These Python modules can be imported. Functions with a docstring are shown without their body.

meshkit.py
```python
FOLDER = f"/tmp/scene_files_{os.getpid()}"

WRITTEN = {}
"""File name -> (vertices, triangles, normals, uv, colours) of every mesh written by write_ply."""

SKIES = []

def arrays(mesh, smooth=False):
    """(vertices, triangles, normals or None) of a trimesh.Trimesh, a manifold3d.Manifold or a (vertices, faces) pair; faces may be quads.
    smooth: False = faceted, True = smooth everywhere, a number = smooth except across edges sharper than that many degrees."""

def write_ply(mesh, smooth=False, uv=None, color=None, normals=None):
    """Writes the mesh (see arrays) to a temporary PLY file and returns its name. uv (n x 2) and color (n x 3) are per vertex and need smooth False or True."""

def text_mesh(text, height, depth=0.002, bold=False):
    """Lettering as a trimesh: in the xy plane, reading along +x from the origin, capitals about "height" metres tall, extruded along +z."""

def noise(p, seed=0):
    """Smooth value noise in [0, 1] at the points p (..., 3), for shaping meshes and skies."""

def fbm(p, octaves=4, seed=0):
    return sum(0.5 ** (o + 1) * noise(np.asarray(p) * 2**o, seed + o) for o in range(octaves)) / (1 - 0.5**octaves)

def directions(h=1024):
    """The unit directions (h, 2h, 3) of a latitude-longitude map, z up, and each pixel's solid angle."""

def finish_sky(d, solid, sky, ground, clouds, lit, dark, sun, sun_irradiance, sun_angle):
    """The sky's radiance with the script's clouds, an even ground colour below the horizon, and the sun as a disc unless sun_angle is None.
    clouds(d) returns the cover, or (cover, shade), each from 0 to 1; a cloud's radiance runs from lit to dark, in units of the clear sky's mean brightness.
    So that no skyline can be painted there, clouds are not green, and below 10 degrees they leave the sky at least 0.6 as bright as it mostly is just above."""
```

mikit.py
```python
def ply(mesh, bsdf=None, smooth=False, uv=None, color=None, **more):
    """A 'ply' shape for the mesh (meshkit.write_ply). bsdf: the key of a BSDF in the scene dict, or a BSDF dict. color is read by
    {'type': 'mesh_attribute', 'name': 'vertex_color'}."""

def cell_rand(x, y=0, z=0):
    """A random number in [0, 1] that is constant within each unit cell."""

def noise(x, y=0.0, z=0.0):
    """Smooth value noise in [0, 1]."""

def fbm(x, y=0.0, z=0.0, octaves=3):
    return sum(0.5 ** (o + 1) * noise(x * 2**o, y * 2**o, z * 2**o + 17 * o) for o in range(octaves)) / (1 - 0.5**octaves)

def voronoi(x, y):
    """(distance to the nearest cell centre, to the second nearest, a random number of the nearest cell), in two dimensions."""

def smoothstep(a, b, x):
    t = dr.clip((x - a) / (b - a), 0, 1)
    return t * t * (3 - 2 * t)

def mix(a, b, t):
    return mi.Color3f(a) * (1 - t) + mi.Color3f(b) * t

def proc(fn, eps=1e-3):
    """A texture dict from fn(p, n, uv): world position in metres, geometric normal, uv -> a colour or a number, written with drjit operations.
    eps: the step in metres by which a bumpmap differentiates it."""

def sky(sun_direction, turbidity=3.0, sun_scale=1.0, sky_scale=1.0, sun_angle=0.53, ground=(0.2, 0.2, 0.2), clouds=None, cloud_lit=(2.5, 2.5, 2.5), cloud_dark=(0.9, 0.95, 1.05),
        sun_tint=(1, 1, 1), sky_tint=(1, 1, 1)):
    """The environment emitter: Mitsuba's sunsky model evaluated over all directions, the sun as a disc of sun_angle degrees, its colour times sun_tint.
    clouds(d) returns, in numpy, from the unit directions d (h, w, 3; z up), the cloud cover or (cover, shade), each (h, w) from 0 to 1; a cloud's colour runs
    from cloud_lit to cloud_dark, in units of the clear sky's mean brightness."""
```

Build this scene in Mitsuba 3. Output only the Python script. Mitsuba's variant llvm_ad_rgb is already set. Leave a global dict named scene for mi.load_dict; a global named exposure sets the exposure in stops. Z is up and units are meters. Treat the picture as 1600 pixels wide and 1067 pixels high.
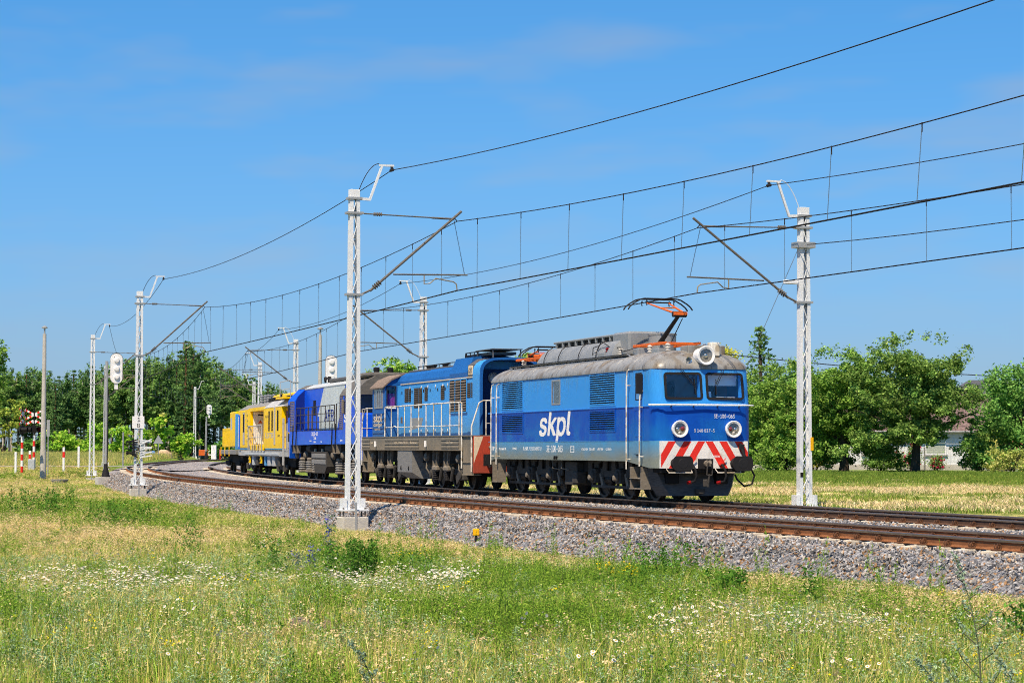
import math, random
import numpy as np, trimesh, mitsuba as mi, mikit, meshkit, drjit as dr
from scipy.spatial import cKDTree
from mikit import proc, noise, fbm, voronoi, smoothstep, mix
T = mi.ScalarTransform4f
scene, labels = {}, {}
R = np.random.default_rng(7)
PI = math.pi

# ---------------------------------------------------------------- camera, sky, exposure
CAM_H, PITCH, ROLL = 1.4033, 0.0475, 0.00206
scene['camera'] = {'type': 'perspective', 'fov': 2 * math.degrees(math.atan(800 / 3500)), 'fov_axis': 'x', 'near_clip': 0.5, 'far_clip': 6000.0,
                   'to_world': T().look_at(origin=[0, 0, CAM_H], target=[0, math.cos(PITCH), CAM_H + math.sin(PITCH)], up=[-math.sin(ROLL), 0, math.cos(ROLL)])}
SUN_EL, SUN_AZ = math.radians(55), math.radians(23)     # azimuth: degrees left of straight behind the camera
SUN = [-math.sin(SUN_AZ) * math.cos(SUN_EL), -math.cos(SUN_AZ) * math.cos(SUN_EL), math.sin(SUN_EL)]
def cirrus(d):
    az, el = np.arctan2(d[..., 0], d[..., 1]), np.arcsin(np.clip(d[..., 2], -1, 1))
    q = np.stack([az * 7 + el * 9, el * 46 - az * 5, az * 0], -1)
    n = meshkit.fbm(q, 5, 3) * 0.62 + meshkit.fbm(q * 2.7 + 11, 4, 9) * 0.38
    wisp = np.clip((n - 0.52) * 2.6, 0, 1) * 0.40 * np.clip(el * 9, 0, 1)
    veil = np.minimum(0.6, 0.9 * np.exp(-np.degrees(el) / 3.7))
    return 1 - (1 - wisp) * (1 - veil)
scene['sky'] = mikit.sky(SUN, turbidity=2.0, ground=(0.16, 0.17, 0.09), clouds=cirrus, cloud_lit=(1.75, 1.75, 1.75), cloud_dark=(1.5, 1.5, 1.5), sky_tint=(0.278, 0.71, 1.046), sun_tint=(1.0, 0.985, 0.95))
exposure = 2.05

# ---------------------------------------------------------------- names and meshes
def numbered(name):
    if name not in USED:
        USED[name] = 0
        return name
    USED[name] += 1
    return f'{name}_{USED[name]:03d}'
USED = {}
def thing(name, label, cat, group=None):
    key = numbered(name)
    labels[key] = {'label': label, 'category': cat}
    if group: labels[key]['group'] = group
    return key
def struct(name, shape, label=None):
    key = numbered(name)
    scene[key] = shape
    labels[key] = {'kind': 'structure'}
    if label: labels[key]['label'] = label
    return key
def stuff(name, label, cat):
    key = numbered(name)
    labels[key] = {'label': label, 'category': cat, 'kind': 'stuff'}
    return key
def lin(r, g, b): return [(c / 255 / 12.92) if c < 11 else ((c / 255 + 0.055) / 1.055) ** 2.4 for c in (r, g, b)]

class MB:
    """Collects pieces of one mesh."""
    def __init__(s): s.v, s.f, s.n = [], [], 0
    def add(s, v, f):
        v, f = np.asarray(v, float), np.asarray(f, int)
        if f.shape[1] == 4: f = np.vstack([f[:, [0, 1, 2]], f[:, [0, 2, 3]]])
        s.v.append(v); s.f.append(f + s.n); s.n += len(v)
        return s
    def mesh(s, m): return s.add(m.vertices, m.faces)
    def box(s, x0, x1, y0, y1, z0, z1, b=0.0, M=None):
        lo, hi = np.array([min(x0, x1), min(y0, y1), min(z0, z1)], float), np.array([max(x0, x1), max(y0, y1), max(z0, z1)], float)
        c, h = (lo + hi) / 2, (hi - lo) / 2
        if b <= 0:
            v = np.array([[x, y, z] for x in (-1, 1) for y in (-1, 1) for z in (-1, 1)]) * h
            f = BOXF
        else:
            b = min(b, h.min() * 0.9)
            v = np.concatenate([np.array([[x, y, z] for x in (-1, 1) for y in (-1, 1) for z in (-1, 1)]) * (h - b * (1 - np.eye(3)[k])) for k in range(3)])
            f = BEVF
        v = v + c
        if M is not None: v = v @ M[:3, :3].T + M[:3, 3]
        return s.add(v, f)
    def beam(s, p0, p1, w, h, up=(0, 0, 1)):
        p0, p1 = np.asarray(p0, float), np.asarray(p1, float)
        d = p1 - p0; L = np.linalg.norm(d); d = d / L
        u = np.asarray(up, float)
        if abs(d @ u) > 0.98: u = np.array([1., 0, 0])
        a = np.cross(u, d); a /= np.linalg.norm(a); c = np.cross(d, a)
        M = np.eye(4); M[:3, 0], M[:3, 1], M[:3, 2], M[:3, 3] = d, a, c, (p0 + p1) / 2
        return s.box(-L / 2, L / 2, -w / 2, w / 2, -h / 2, h / 2, M=M)
    def tube(s, pts, r, n=6):
        p = np.asarray(pts, float); k = len(p)
        r = np.broadcast_to(r, (k,))
        t = np.gradient(p, axis=0) if k > 2 else np.repeat((p[1] - p[0])[None], 2, 0)
        t = t / (np.linalg.norm(t, axis=1, keepdims=True) + 1e-12)
        ref = np.array([0, 0, 1.]) if abs(t[0][2]) < 0.9 else np.array([1., 0, 0])
        A = []
        for i in range(k):
            a = np.cross(ref, t[i]); 
            if np.linalg.norm(a) < 1e-3: a = np.cross([0.3, 1, 0.2], t[i])
            a /= np.linalg.norm(a); A.append(a); ref = np.cross(t[i], a)
        A = np.array(A); Bv = np.cross(t, A)
        an = np.arange(n) * 2 * PI / n
        v = p[:, None] + r[:, None, None] * (np.cos(an)[None, :, None] * A[:, None] + np.sin(an)[None, :, None] * Bv[:, None])
        i, j = np.meshgrid(np.arange(k - 1), np.arange(n), indexing='ij')
        q = np.stack([i * n + j, i * n + (j + 1) % n, (i + 1) * n + (j + 1) % n, (i + 1) * n + j], -1).reshape(-1, 4)
        f = np.vstack([q[:, [0, 1, 2]], q[:, [0, 2, 3]]])
        v = np.vstack([v.reshape(-1, 3), p[:1], p[-1:]])
        m = k * n
        caps = [[m, (j + 1) % n, j] for j in range(n)] + [[m + 1, (k - 1) * n + j, (k - 1) * n + (j + 1) % n] for j in range(n)]
        return s.add(v, np.vstack([f, caps]))
    def cyl(s, p0, p1, r, n=12, r1=None): return s.tube([p0, p1], [r, r if r1 is None else r1], n)
    def lathe(s, prof, o, axis, n=20):
        """prof: (radius, height) pairs along the axis from o."""
        o, w = np.asarray(o, float), np.asarray(axis, float); w = w / np.linalg.norm(w)
        a = np.cross(w, [0, 0, 1.] if abs(w[2]) < 0.9 else [1., 0, 0]); a /= np.linalg.norm(a); c = np.cross(w, a)
        an = np.arange(n) * 2 * PI / n
        P = np.array(prof, float); k = len(P)
        v = o + P[:, 1][:, None, None] * w + P[:, 0][:, None, None] * (np.cos(an)[None, :, None] * a + np.sin(an)[None, :, None] * c)
        i, j = np.meshgrid(np.arange(k - 1), np.arange(n), indexing='ij')
        q = np.stack([i * n + j, i * n + (j + 1) % n, (i + 1) * n + (j + 1) % n, (i + 1) * n + j], -1).reshape(-1, 4)
        return s.add(v.reshape(-1, 3), q)
    def prism(s, poly, depth, M):
        """polygon in the local xy plane, extruded 'depth' along local z, placed by M."""
        from shapely.geometry import Polygon
        g = poly if hasattr(poly, 'geom_type') else Polygon(poly)
        m = trimesh.creation.extrude_polygon(g, depth, engine='earcut')
        return s.add(m.vertices @ M[:3, :3].T + M[:3, 3], m.faces)
    def out(s, M=None):
        v, f = np.vstack(s.v), np.vstack(s.f)
        if M is not None: v = v @ M[:3, :3].T + M[:3, 3]
        return trimesh.Trimesh(v, f, process=False)
BOXF = np.array([[0, 1, 3], [0, 3, 2], [4, 6, 7], [4, 7, 5], [0, 4, 5], [0, 5, 1], [2, 3, 7], [2, 7, 6], [0, 2, 6], [0, 6, 4], [1, 5, 7], [1, 7, 3]])
def _bev():
    v = np.concatenate([np.array([[x, y, z] for x in (-1, 1) for y in (-1, 1) for z in (-1, 1)]) * (1 - 0.3 * (1 - np.eye(3)[k])) for k in range(3)])
    h = trimesh.Trimesh(v, trimesh.convex.convex_hull(v).faces, process=False) if False else None
    from scipy.spatial import ConvexHull
    f = ConvexHull(v).simplices.copy()
    n = np.cross(v[f[:, 1]] - v[f[:, 0]], v[f[:, 2]] - v[f[:, 0]])
    flip = (n * v[f].mean(1)).sum(1) < 0
    f[flip] = f[flip][:, ::-1]
    return f
BEVF = _bev()
def frame(o, x, y):
    x, y = np.asarray(x, float), np.asarray(y, float)
    M = np.eye(4); M[:3, 0], M[:3, 1], M[:3, 2], M[:3, 3] = x, y, np.cross(x, y), o
    return M
SIDE = lambda x, y, z: frame([x, y, z], [1, 0, 0], [0, 0, 1])        # polygon (x, z), extruded towards -y (the side the camera sees)
FRONT = lambda x, y, z: frame([x, y, z], [0, 1, 0], [0, 0, 1])       # polygon (y, z), extruded towards +x
FLAT = lambda x, y, z: frame([x, y, z], [1, 0, 0], [0, 1, 0])

class Veh:
    """One thing whose parts are built in its own frame (x forward, y left, z up) and baked into the world."""
    def __init__(s, key, M): s.key, s.M = key, M
    def part(s, name, mb, m, smooth=False, label=None, kind=None, **kw):
        key = numbered(s.key + '__' + name)
        mesh = mb.out(s.M) if isinstance(mb, MB) else trimesh.Trimesh(np.asarray(mb.vertices) @ s.M[:3, :3].T + s.M[:3, 3], mb.faces, process=False)
        scene[key] = mikit.ply(mesh, m, smooth=smooth, **kw)
        if label or kind:
            labels[key] = {}
            if label: labels[key]['label'] = label
            if kind: labels[key]['kind'] = kind
        return Veh(key, s.M)
    def at(s, p): return s.M[:3, :3] @ np.asarray(p, float) + s.M[:3, 3]
def text(t, h, M, bold=False, width=None, squeeze=1.0):
    m = meshkit.text_mesh(t, h, 0.004, bold)
    v = np.array(m.vertices)
    if width: v[:, 0] = (v[:, 0] - v[:, 0].min()) * width / np.ptp(v[:, 0])
    v[:, 0] *= squeeze
    return MB().add(v @ M[:3, :3].T + M[:3, 3], m.faces)

# ---------------------------------------------------------------- materials
def pbr(key, rgb, rough=0.5, metal=0.0, spec=0.5, two=True, bump=None, **kw):
    b = {'type': 'principled', 'base_color': rgb if isinstance(rgb, dict) else {'type': 'rgb', 'value': list(map(float, rgb))},
         'roughness': rough, 'metallic': metal, 'specular': spec * 0.25, **kw}
    if bump: b = {'type': 'bumpmap', 'nested': b, 'arbitrary': bump[0], 'scale': bump[1]}
    scene[key] = {'type': 'twosided', 'nested': b} if two else b
    return key
def grime(base, dirt, z0, z1, amount=0.6, fr=3.0):
    """Paint that is dirtier towards its lower edge and streaked: the wear of the thing itself."""
    def fn(p, n, uv):
        t = 1 - smoothstep(z0, z1, p.z + (fbm(p.x * fr, p.y * fr, p.z * 0.6) - 0.5) * 0.5)
        st = smoothstep(0.50, 0.8, noise(p.x * 14, p.y * 14, p.z * 1.1)) * 0.22
        return mix(mix(base, dirt, dr.clip(t * amount + st * amount, 0, 1)), mi.Color3f(base) * 0.82, smoothstep(0.45, 0.75, fbm(p.x * 1.3, p.y * 1.3, p.z * 1.5)) * 0.5)
    return proc(fn)
# ---------------------------------------------------------------- the line's geometry: s along the near track, d to the right of its near rail
KN = np.array([-60, -20, 20, 60, 100, 140, 190, 260, 420.])
KV = np.array([0.0006, 0.00065, 0.001697, 0.001503, 0.00188, 0.001537, 0.00119, 0.001162, 0.001162])
SS = np.arange(-60, 420, 0.5)
def _line():
    k = np.interp(SS, KN, KV); a = np.concatenate([[0], np.cumsum((k[1:] + k[:-1]) / 2 * 0.5)]); a += -0.37745 - np.interp(0, SS, a)
    x = np.concatenate([[0], np.cumsum(np.sin((a[1:] + a[:-1]) / 2) * 0.5)]); y = np.concatenate([[0], np.cumsum(np.cos((a[1:] + a[:-1]) / 2) * 0.5)])
    return x + 7.9006 - np.interp(0, SS, x), y + 34.3457 - np.interp(0, SS, y), a
LX, LY, LA = _line()
def gap(s): return 6.4024 - 0.2857 * (np.asarray(s, float) - 20) / 100
def tp(s, d, z=None):
    s = np.asarray(s, float); a = np.interp(s, SS, LA)
    x, y = np.interp(s, SS, LX) + d * np.cos(a), np.interp(s, SS, LY) - d * np.sin(a)
    return np.stack([x, y] if z is None else [x, y, np.broadcast_to(z, x.shape)], -1)
def head(s): return np.interp(s, SS, LA)
TREE = cKDTree(np.stack([LX, LY], 1))
def sd(x, y):
    x, y = np.asarray(x, float), np.asarray(y, float)
    _, i = TREE.query(np.stack([x, y], -1))
    return SS[i], (x - LX[i]) * np.cos(LA[i]) - (y - LY[i]) * np.sin(LA[i])
ZF = -0.055          # the far track lies a little lower
def sst(a, b, x):
    t = np.clip((x - a) / (b - a), 0, 1); return t * t * (3 - 2 * t)
def ground_z(x, y):
    s, d = sd(x, y)
    x, y = np.asarray(x, float), np.asarray(y, float)
    n = meshkit.fbm(np.stack([x * 0.35, y * 0.35, x * 0], -1), 3) - 0.5
    n2 = meshkit.fbm(np.stack([x * 1.7, y * 1.7, x * 0], -1), 3, 5) - 0.5
    left = -0.86 + 0.16 * sst(12, -2, s) + 0.78 * sst(141, 160, y) + 0.35 * sst(190, 290, y) * (x < 0)
    right = -0.24 + 0.14 * sst(80, 140, y) + 0.3 * sst(170, 400, y)
    w = sst(1.0, 7.0, d)
    near = sst(3, 12, np.abs(d - 3))
    return left * (1 - w) + right * w + (n * 0.22 + n2 * 0.07) * (0.35 + 0.65 * near) * np.where(np.abs(y - 163) < 9, 0.1, 1)
G = lambda x, y: float(ground_z(np.array([x]), np.array([y]))[0])

# ---------------------------------------------------------------- ground
def ground_col(p, n, uv):
    f1, f2, f3 = fbm(p.x * 0.5, p.y * 0.28, 3.0, 4), fbm(p.x * 3.1, p.y * 2.2, 7.0, 3), noise(p.x * 23, p.y * 23)
    grass = mix((0.085, 0.115, 0.026), (0.15, 0.17, 0.05), f2)
    dry = mix((0.30, 0.255, 0.10), (0.42, 0.35, 0.15), f3)
    soil = mix((0.16, 0.115, 0.075), (0.24, 0.18, 0.12), f3)
    c = mix(grass, dry, smoothstep(0.42, 0.62, f1 * 0.6 + f2 * 0.4))
    hay = smoothstep(0.50, 0.60, fbm(p.x * 0.22 + p.y * 0.05, p.y * 0.62, 1.0, 4))
    far = smoothstep(60., 75., p.y) * smoothstep(-2., 4., p.x + (p.y - 60.) * 0.28)
    lawn = mix(mix((0.14, 0.20, 0.04), (0.24, 0.27, 0.07), f2), mix((0.50, 0.40, 0.19), (0.60, 0.49, 0.26), f3), hay * 0.9)
    lawn = mix(lawn, (0.105, 0.155, 0.032), smoothstep(112., 126., p.y))  # greener, darker ground near the trees, their shade painted in
    c = mix(c, soil, smoothstep(0.60, 0.72, fbm(p.x * 1.1, p.y * 0.9, 11.0, 3)) * 0.7)
    return mix(c, lawn, far)
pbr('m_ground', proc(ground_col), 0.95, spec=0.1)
def grid(xs, ys, zf):
    X, Y = np.meshgrid(xs, ys)
    v = np.stack([X.ravel(), Y.ravel(), zf(X.ravel(), Y.ravel())], 1)
    n, m = len(xs), len(ys)
    i, j = np.meshgrid(np.arange(m - 1), np.arange(n - 1), indexing='ij')
    a = (i * n + j).ravel()
    return v, np.stack([a, a + 1, a + n + 1, a + n], 1)
def ground_sheet(x, y):
    s, d = sd(x, y)
    z = ground_z(x, y)
    inside = sst(-2.6, -1.4, d) * (1 - sst(gap(s) + 2.9, gap(s) + 4.0, d)) * sst(-50, -40, s)
    return z - 0.45 * inside
xs = np.unique(np.concatenate([np.linspace(-1800, -90, 24), np.linspace(-90, -14, 110), np.linspace(-14, 14, 113), np.linspace(14, 60, 70), np.linspace(60, 1800, 24)]))
ys = np.unique(np.concatenate([np.linspace(-200, 14, 20), np.linspace(14, 60, 150), np.linspace(60, 180, 170), np.linspace(180, 320, 50), np.linspace(320, 4200, 24)]))
struct('ground', mikit.ply(grid(xs, ys, ground_sheet), 'm_ground', smooth=True))

# ballast bed: one strip along both tracks
def ballast_col(p, n, uv):
    a, b, r = voronoi(p.x * 17, p.y * 17)
    g = mix((0.10, 0.105, 0.12), (0.30, 0.31, 0.34), r)
    g = mix(g, (0.30, 0.19, 0.11), smoothstep(0.72, 0.8, noise(p.x * 16 + 50, p.y * 16)))
    return g * (0.35 + 0.65 * smoothstep(0.0, 0.25, b - a))
pbr('m_ballast', proc(ballast_col), 0.9, spec=0.2)
def bed_profile(s):
    g = float(gap(s))
    return np.array([(-2.75, -1.25), (-1.95, -0.82), (-1.10, -0.30), (-0.8, -0.245), (2.3, -0.25), (3.2, -0.33), (g - 1.6, -0.33), (g - 0.9, -0.27), (g + 2.5, -0.285), (g + 3.4, -0.75)])
def strip(profile, sv, jitter=0.0):
    V = []
    for s in sv:
        pr = profile(s)
        V.append(tp(np.full(len(pr), s), pr[:, 0], pr[:, 1]))
    V = np.array(V); n = V.shape[1]
    if jitter:
        V[..., 2] += (meshkit.fbm(V * [2.5, 2.5, 0], 3) - 0.5) * jitter
    i, j = np.meshgrid(np.arange(len(sv) - 1), np.arange(n - 1), indexing='ij'); a = (i * n + j).ravel()
    return V.reshape(-1, 3), np.stack([a, a + 1, a + n + 1, a + n], 1)
def dense(prof, k=5):
    t = np.linspace(0, len(prof) - 1, (len(prof) - 1) * k + 1)
    return np.stack([np.interp(t, np.arange(len(prof)), prof[:, c]) for c in (0, 1)], 1)
struct('ballast_bed', mikit.ply(strip(lambda s: dense(bed_profile(s)), np.arange(-45, 400, 0.8), 0.10), 'm_ballast', smooth=True))

# loose stones lying on the bed: six patches of hulls, laid out many times
def stone_patch(seed, size=0.8, n=125):
    r = np.random.default_rng(seed); V, F, Cc, k = [], [], [], 0
    from scipy.spatial import ConvexHull
    hulls = []
    for _ in range(14):
        q = r.normal(size=(9, 3)); q /= np.linalg.norm(q, axis=1, keepdims=True); q *= [1, 0.75, 0.6]
        h = ConvexHull(q); f = h.simplices.copy(); nn = np.cross(q[f[:, 1]] - q[f[:, 0]], q[f[:, 2]] - q[f[:, 0]])
        fl = (nn * q[f].mean(1)).sum(1) < 0; f[fl] = f[fl][:, ::-1]; hulls.append((q, f))
    for _ in range(n):
        q, f = hulls[r.integers(14)]
        A = np.linalg.qr(r.normal(size=(3, 3)))[0]
        if np.linalg.det(A) < 0: A[:, 0] *= -1
        rad = r.uniform(0.024, 0.048) * (1.25 if r.random() < 0.1 else 1)
        c = np.array([r.uniform(-size / 2, size / 2), r.uniform(-size / 2, size / 2), r.uniform(-0.012, 0.040)])
        v = (q * rad) @ A.T + c
        t = r.random()
        col = np.array([0.285, 0.284, 0.290]) * r.uniform(0.38, 1.85)
        if t < 0.10: col = np.array([0.34, 0.20, 0.10]) * r.uniform(0.7, 1.3)
        elif t < 0.20: col = np.array([0.40, 0.36, 0.31]) * r.uniform(0.8, 1.25)
        elif t < 0.40: col = np.array([0.16, 0.165, 0.18]) * r.uniform(0.7, 1.2)
        V.append(v); F.append(f + k); Cc.append(np.tile(col, (len(v), 1))); k += len(v)
    return np.vstack(V), np.vstack(F), np.vstack(Cc)
scene['m_stone'] = {'type': 'twosided', 'nested': {'type': 'principled', 'base_color': {'type': 'mesh_attribute', 'name': 'vertex_color'}, 'roughness': 0.8, 'specular': 0.3}}
for k in range(6):
    v, f, c = stone_patch(100 + k)
    scene[f'stone_patch_{k}'] = {'type': 'shapegroup', 'patch': mikit.ply((v, f), 'm_stone', color=c)}
key_st = stuff('ballast_stones', 'grey and rust tinged crushed ballast stones covering the railway bed', 'ballast')
r = np.random.default_rng(5)
NST = 0
def lay_stones(s, d, prof):
    global NST
    z = np.interp(d, prof[:, 0], prof[:, 1]); sl = (np.interp(d + 0.1, prof[:, 0], prof[:, 1]) - np.interp(d - 0.1, prof[:, 0], prof[:, 1])) / 0.2
    a = float(head(s)); P = tp(s, d)
    ri, al = np.array([math.cos(a), -math.sin(a), 0]), np.array([math.sin(a), math.cos(a), 0])
    u = ri + np.array([0, 0, sl]); u /= np.linalg.norm(u); w = np.cross(u, al)
    th = r.integers(4) * PI / 2 + r.normal() * 0.2
    M = np.eye(4); M[:3, 0] = u * math.cos(th) + al * math.sin(th); M[:3, 1] = -u * math.sin(th) + al * math.cos(th); M[:3, 2] = w
    M[:3, 3] = [P[0], P[1], z + (meshkit.fbm(np.array([[P[0] * 2.5, P[1] * 2.5, 0]]), 3)[0] - 0.5) * 0.10 - 0.008]
    NST += 1
    scene[f'{key_st}__{NST:04d}'] = {'type': 'instance', 'group': {'type': 'ref', 'id': f'stone_patch_{r.integers(6)}'}, 'to_world': T(M)}
for s in np.arange(-3, 112, 0.62):
    pr = bed_profile(s)
    g = float(gap(s))
    for d in [-2.2, -1.62, -1.02, 2.3, 2.95, 3.6, 4.25, 4.9] + ([g - 0.75] if s < 60 else []):
        if d < -0.3 or s < 75: lay_stones(s + r.normal() * 0.08, d + r.normal() * 0.06, pr)

# ---------------------------------------------------------------- tracks
def rust(base, hi):
    def fn(p, n, uv):
        t = fbm(p.x * 9, p.y * 9, p.z * 30, 3)
        return mix(base, hi, t)
    return proc(fn)
pbr('m_rail', rust((0.13, 0.052, 0.026), (0.30, 0.135, 0.062)), 0.75, spec=0.3)
pbr('m_rail_head', rust((0.20, 0.155, 0.12), (0.34, 0.28, 0.23)), 0.32, metal=0.75)
pbr('m_rail_far', rust((0.055, 0.033, 0.026), (0.13, 0.075, 0.05)), 0.75, spec=0.3)
pbr('m_sleeper', proc(lambda p, n, uv: mix((0.33, 0.30, 0.25), (0.50, 0.45, 0.37), fbm(p.x * 4, p.y * 4, p.z * 9, 3))), 0.9, spec=0.2)
pbr('m_clip', rust((0.07, 0.035, 0.022), (0.18, 0.085, 0.045)), 0.6)
RAIL = np.array([(-0.072, -0.172), (-0.072, -0.160), (-0.02, -0.145), (-0.009, -0.13), (-0.009, -0.055), (-0.034, -0.042), (-0.036, -0.012), (-0.028, -0.001)])
RAIL = np.vstack([RAIL, RAIL[::-1] * [-1, 1]])
def rail_mesh(d, z0, s0, s1, part):
    sv = np.concatenate([np.arange(s0, 60, 1.0), np.arange(60, s1, 2.0)])
    ring = RAIL[:7] if part == 'L' else None
    V = np.array([tp(np.full(16, s), (d(s) if callable(d) else d) + RAIL[:, 0], RAIL[:, 1] + z0) for s in sv])
    i, j = np.meshgrid(np.arange(len(sv) - 1), np.arange(16), indexing='ij')
    q = np.stack([i * 16 + j, (i + 1) * 16 + j, (i + 1) * 16 + (j + 1) % 16, i * 16 + (j + 1) % 16], -1)
    keep = np.isin(np.arange(16), [5, 6, 7, 8, 9, 10]) if part == 'head' else ~np.isin(np.arange(16), [5, 6, 7, 8, 9, 10])
    return V.reshape(-1, 3), q[:, keep].reshape(-1, 4)
def sleeper_mesh():
    m = MB()
    pts = [(-1.25, 0.0), (-1.25, -0.02), (-0.98, 0.0), (-0.52, 0.0), (-0.35, -0.055), (0.35, -0.055), (0.52, 0.0), (0.98, 0.0), (1.25, -0.02), (1.25, -0.16), (-1.25, -0.16)]
    top = [(-1.25, -0.02), (-1.0, 0), (-0.5, 0), (-0.35, -0.05), (0.35, -0.05), (0.5, 0), (1.0, 0), (1.25, -0.02)]
    V, F = [], []
    for k, (x, z) in enumerate(top):
        V += [(x, -0.15, -0.17), (x, -0.105, z - 0.02), (x, -0.085, z), (x, 0.085, z), (x, 0.105, z - 0.02), (x, 0.15, -0.17)]
        if k:
            a, b = (k - 1) * 6, k * 6
            for j in range(5): F.append((a + j, b + j, b + j + 1, a + j + 1))
    e = (len(top) - 1) * 6
    m.add(V, F)
    m.add([V[i] for i in range(6)], [(0, 1, 4, 5), (1, 2, 3, 4)]); m.add([V[e + i] for i in range(6)], [(5, 4, 1, 0), (4, 3, 2, 1)])
    return m.out()
def clip_mesh():
    m = MB()
    m.box(-0.10, 0.05, -0.08, 0.08, -0.005, 0.022, 0.006)
    for sg in (-1, 1):
        an = np.linspace(0.2, 5.6, 13)
        m.tube(np.stack([-0.015 + 0.044 * np.sin(an), sg * (0.020 + 0.008 * an / 5.6 * 2.4), 0.06 + 0.044 * np.cos(an)], 1), 0.011, 5)
    m.lathe([(0.024, 0.02), (0.024, 0.045), (0.012, 0.046), (0.012, 0.085), (0.0, 0.086)], [-0.03, 0, 0], [0, 0, 1], 6)
    return m.out()
SLP, CLP = mikit.ply(sleeper_mesh(), 'm_sleeper'), mikit.ply(clip_mesh(), 'm_clip')
def track(label, d0, z0, m_rail, s_first, step, s_last):
    k = thing('railway_track', label, 'railway track')
    for dd in (0.0, 1.5):
        dfun = (lambda s, dd=dd: d0(s) + dd)
        rk = numbered(k + '__rail'); scene[rk] = mikit.ply(rail_mesh(dfun, z0, -45, 395, 'web'), m_rail, smooth=30)
        scene[rk + '__running_surface'] = mikit.ply(rail_mesh(dfun, z0, -45, 395, 'head'), 'm_rail_head', smooth=30)
    s = s_first
    while s < s_last:
        P, a = tp(s, d0(s) + 0.75), float(head(s))
        M = np.eye(4); M[:3, 0], M[:3, 1], M[:3, 3] = [math.cos(a), -math.sin(a), 0], [math.sin(a), math.cos(a), 0], [P[0], P[1], z0 - 0.178]
        sk = numbered(k + '__sleeper'); scene[sk] = {**SLP, 'to_world': T(M)}
        if s < 100:
            for off, fl in ((-0.75 - 0.055, 1), (0.75 - 0.055, 1)):
                P2 = tp(s, d0(s) + 0.75 + off); M2 = M.copy(); M2[:3, 3] = [P2[0], P2[1], z0 - 0.172]
                scene[numbered(sk + '__rail_clip')] = {**CLP, 'to_world': T(M2)}
        s += step
    return k
track('empty nearer railway track with rust brown rails on concrete sleepers', lambda s: 0.0 * s, 0.0, 'm_rail', -30 * 0.7177, 0.7177, 150)
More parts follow.
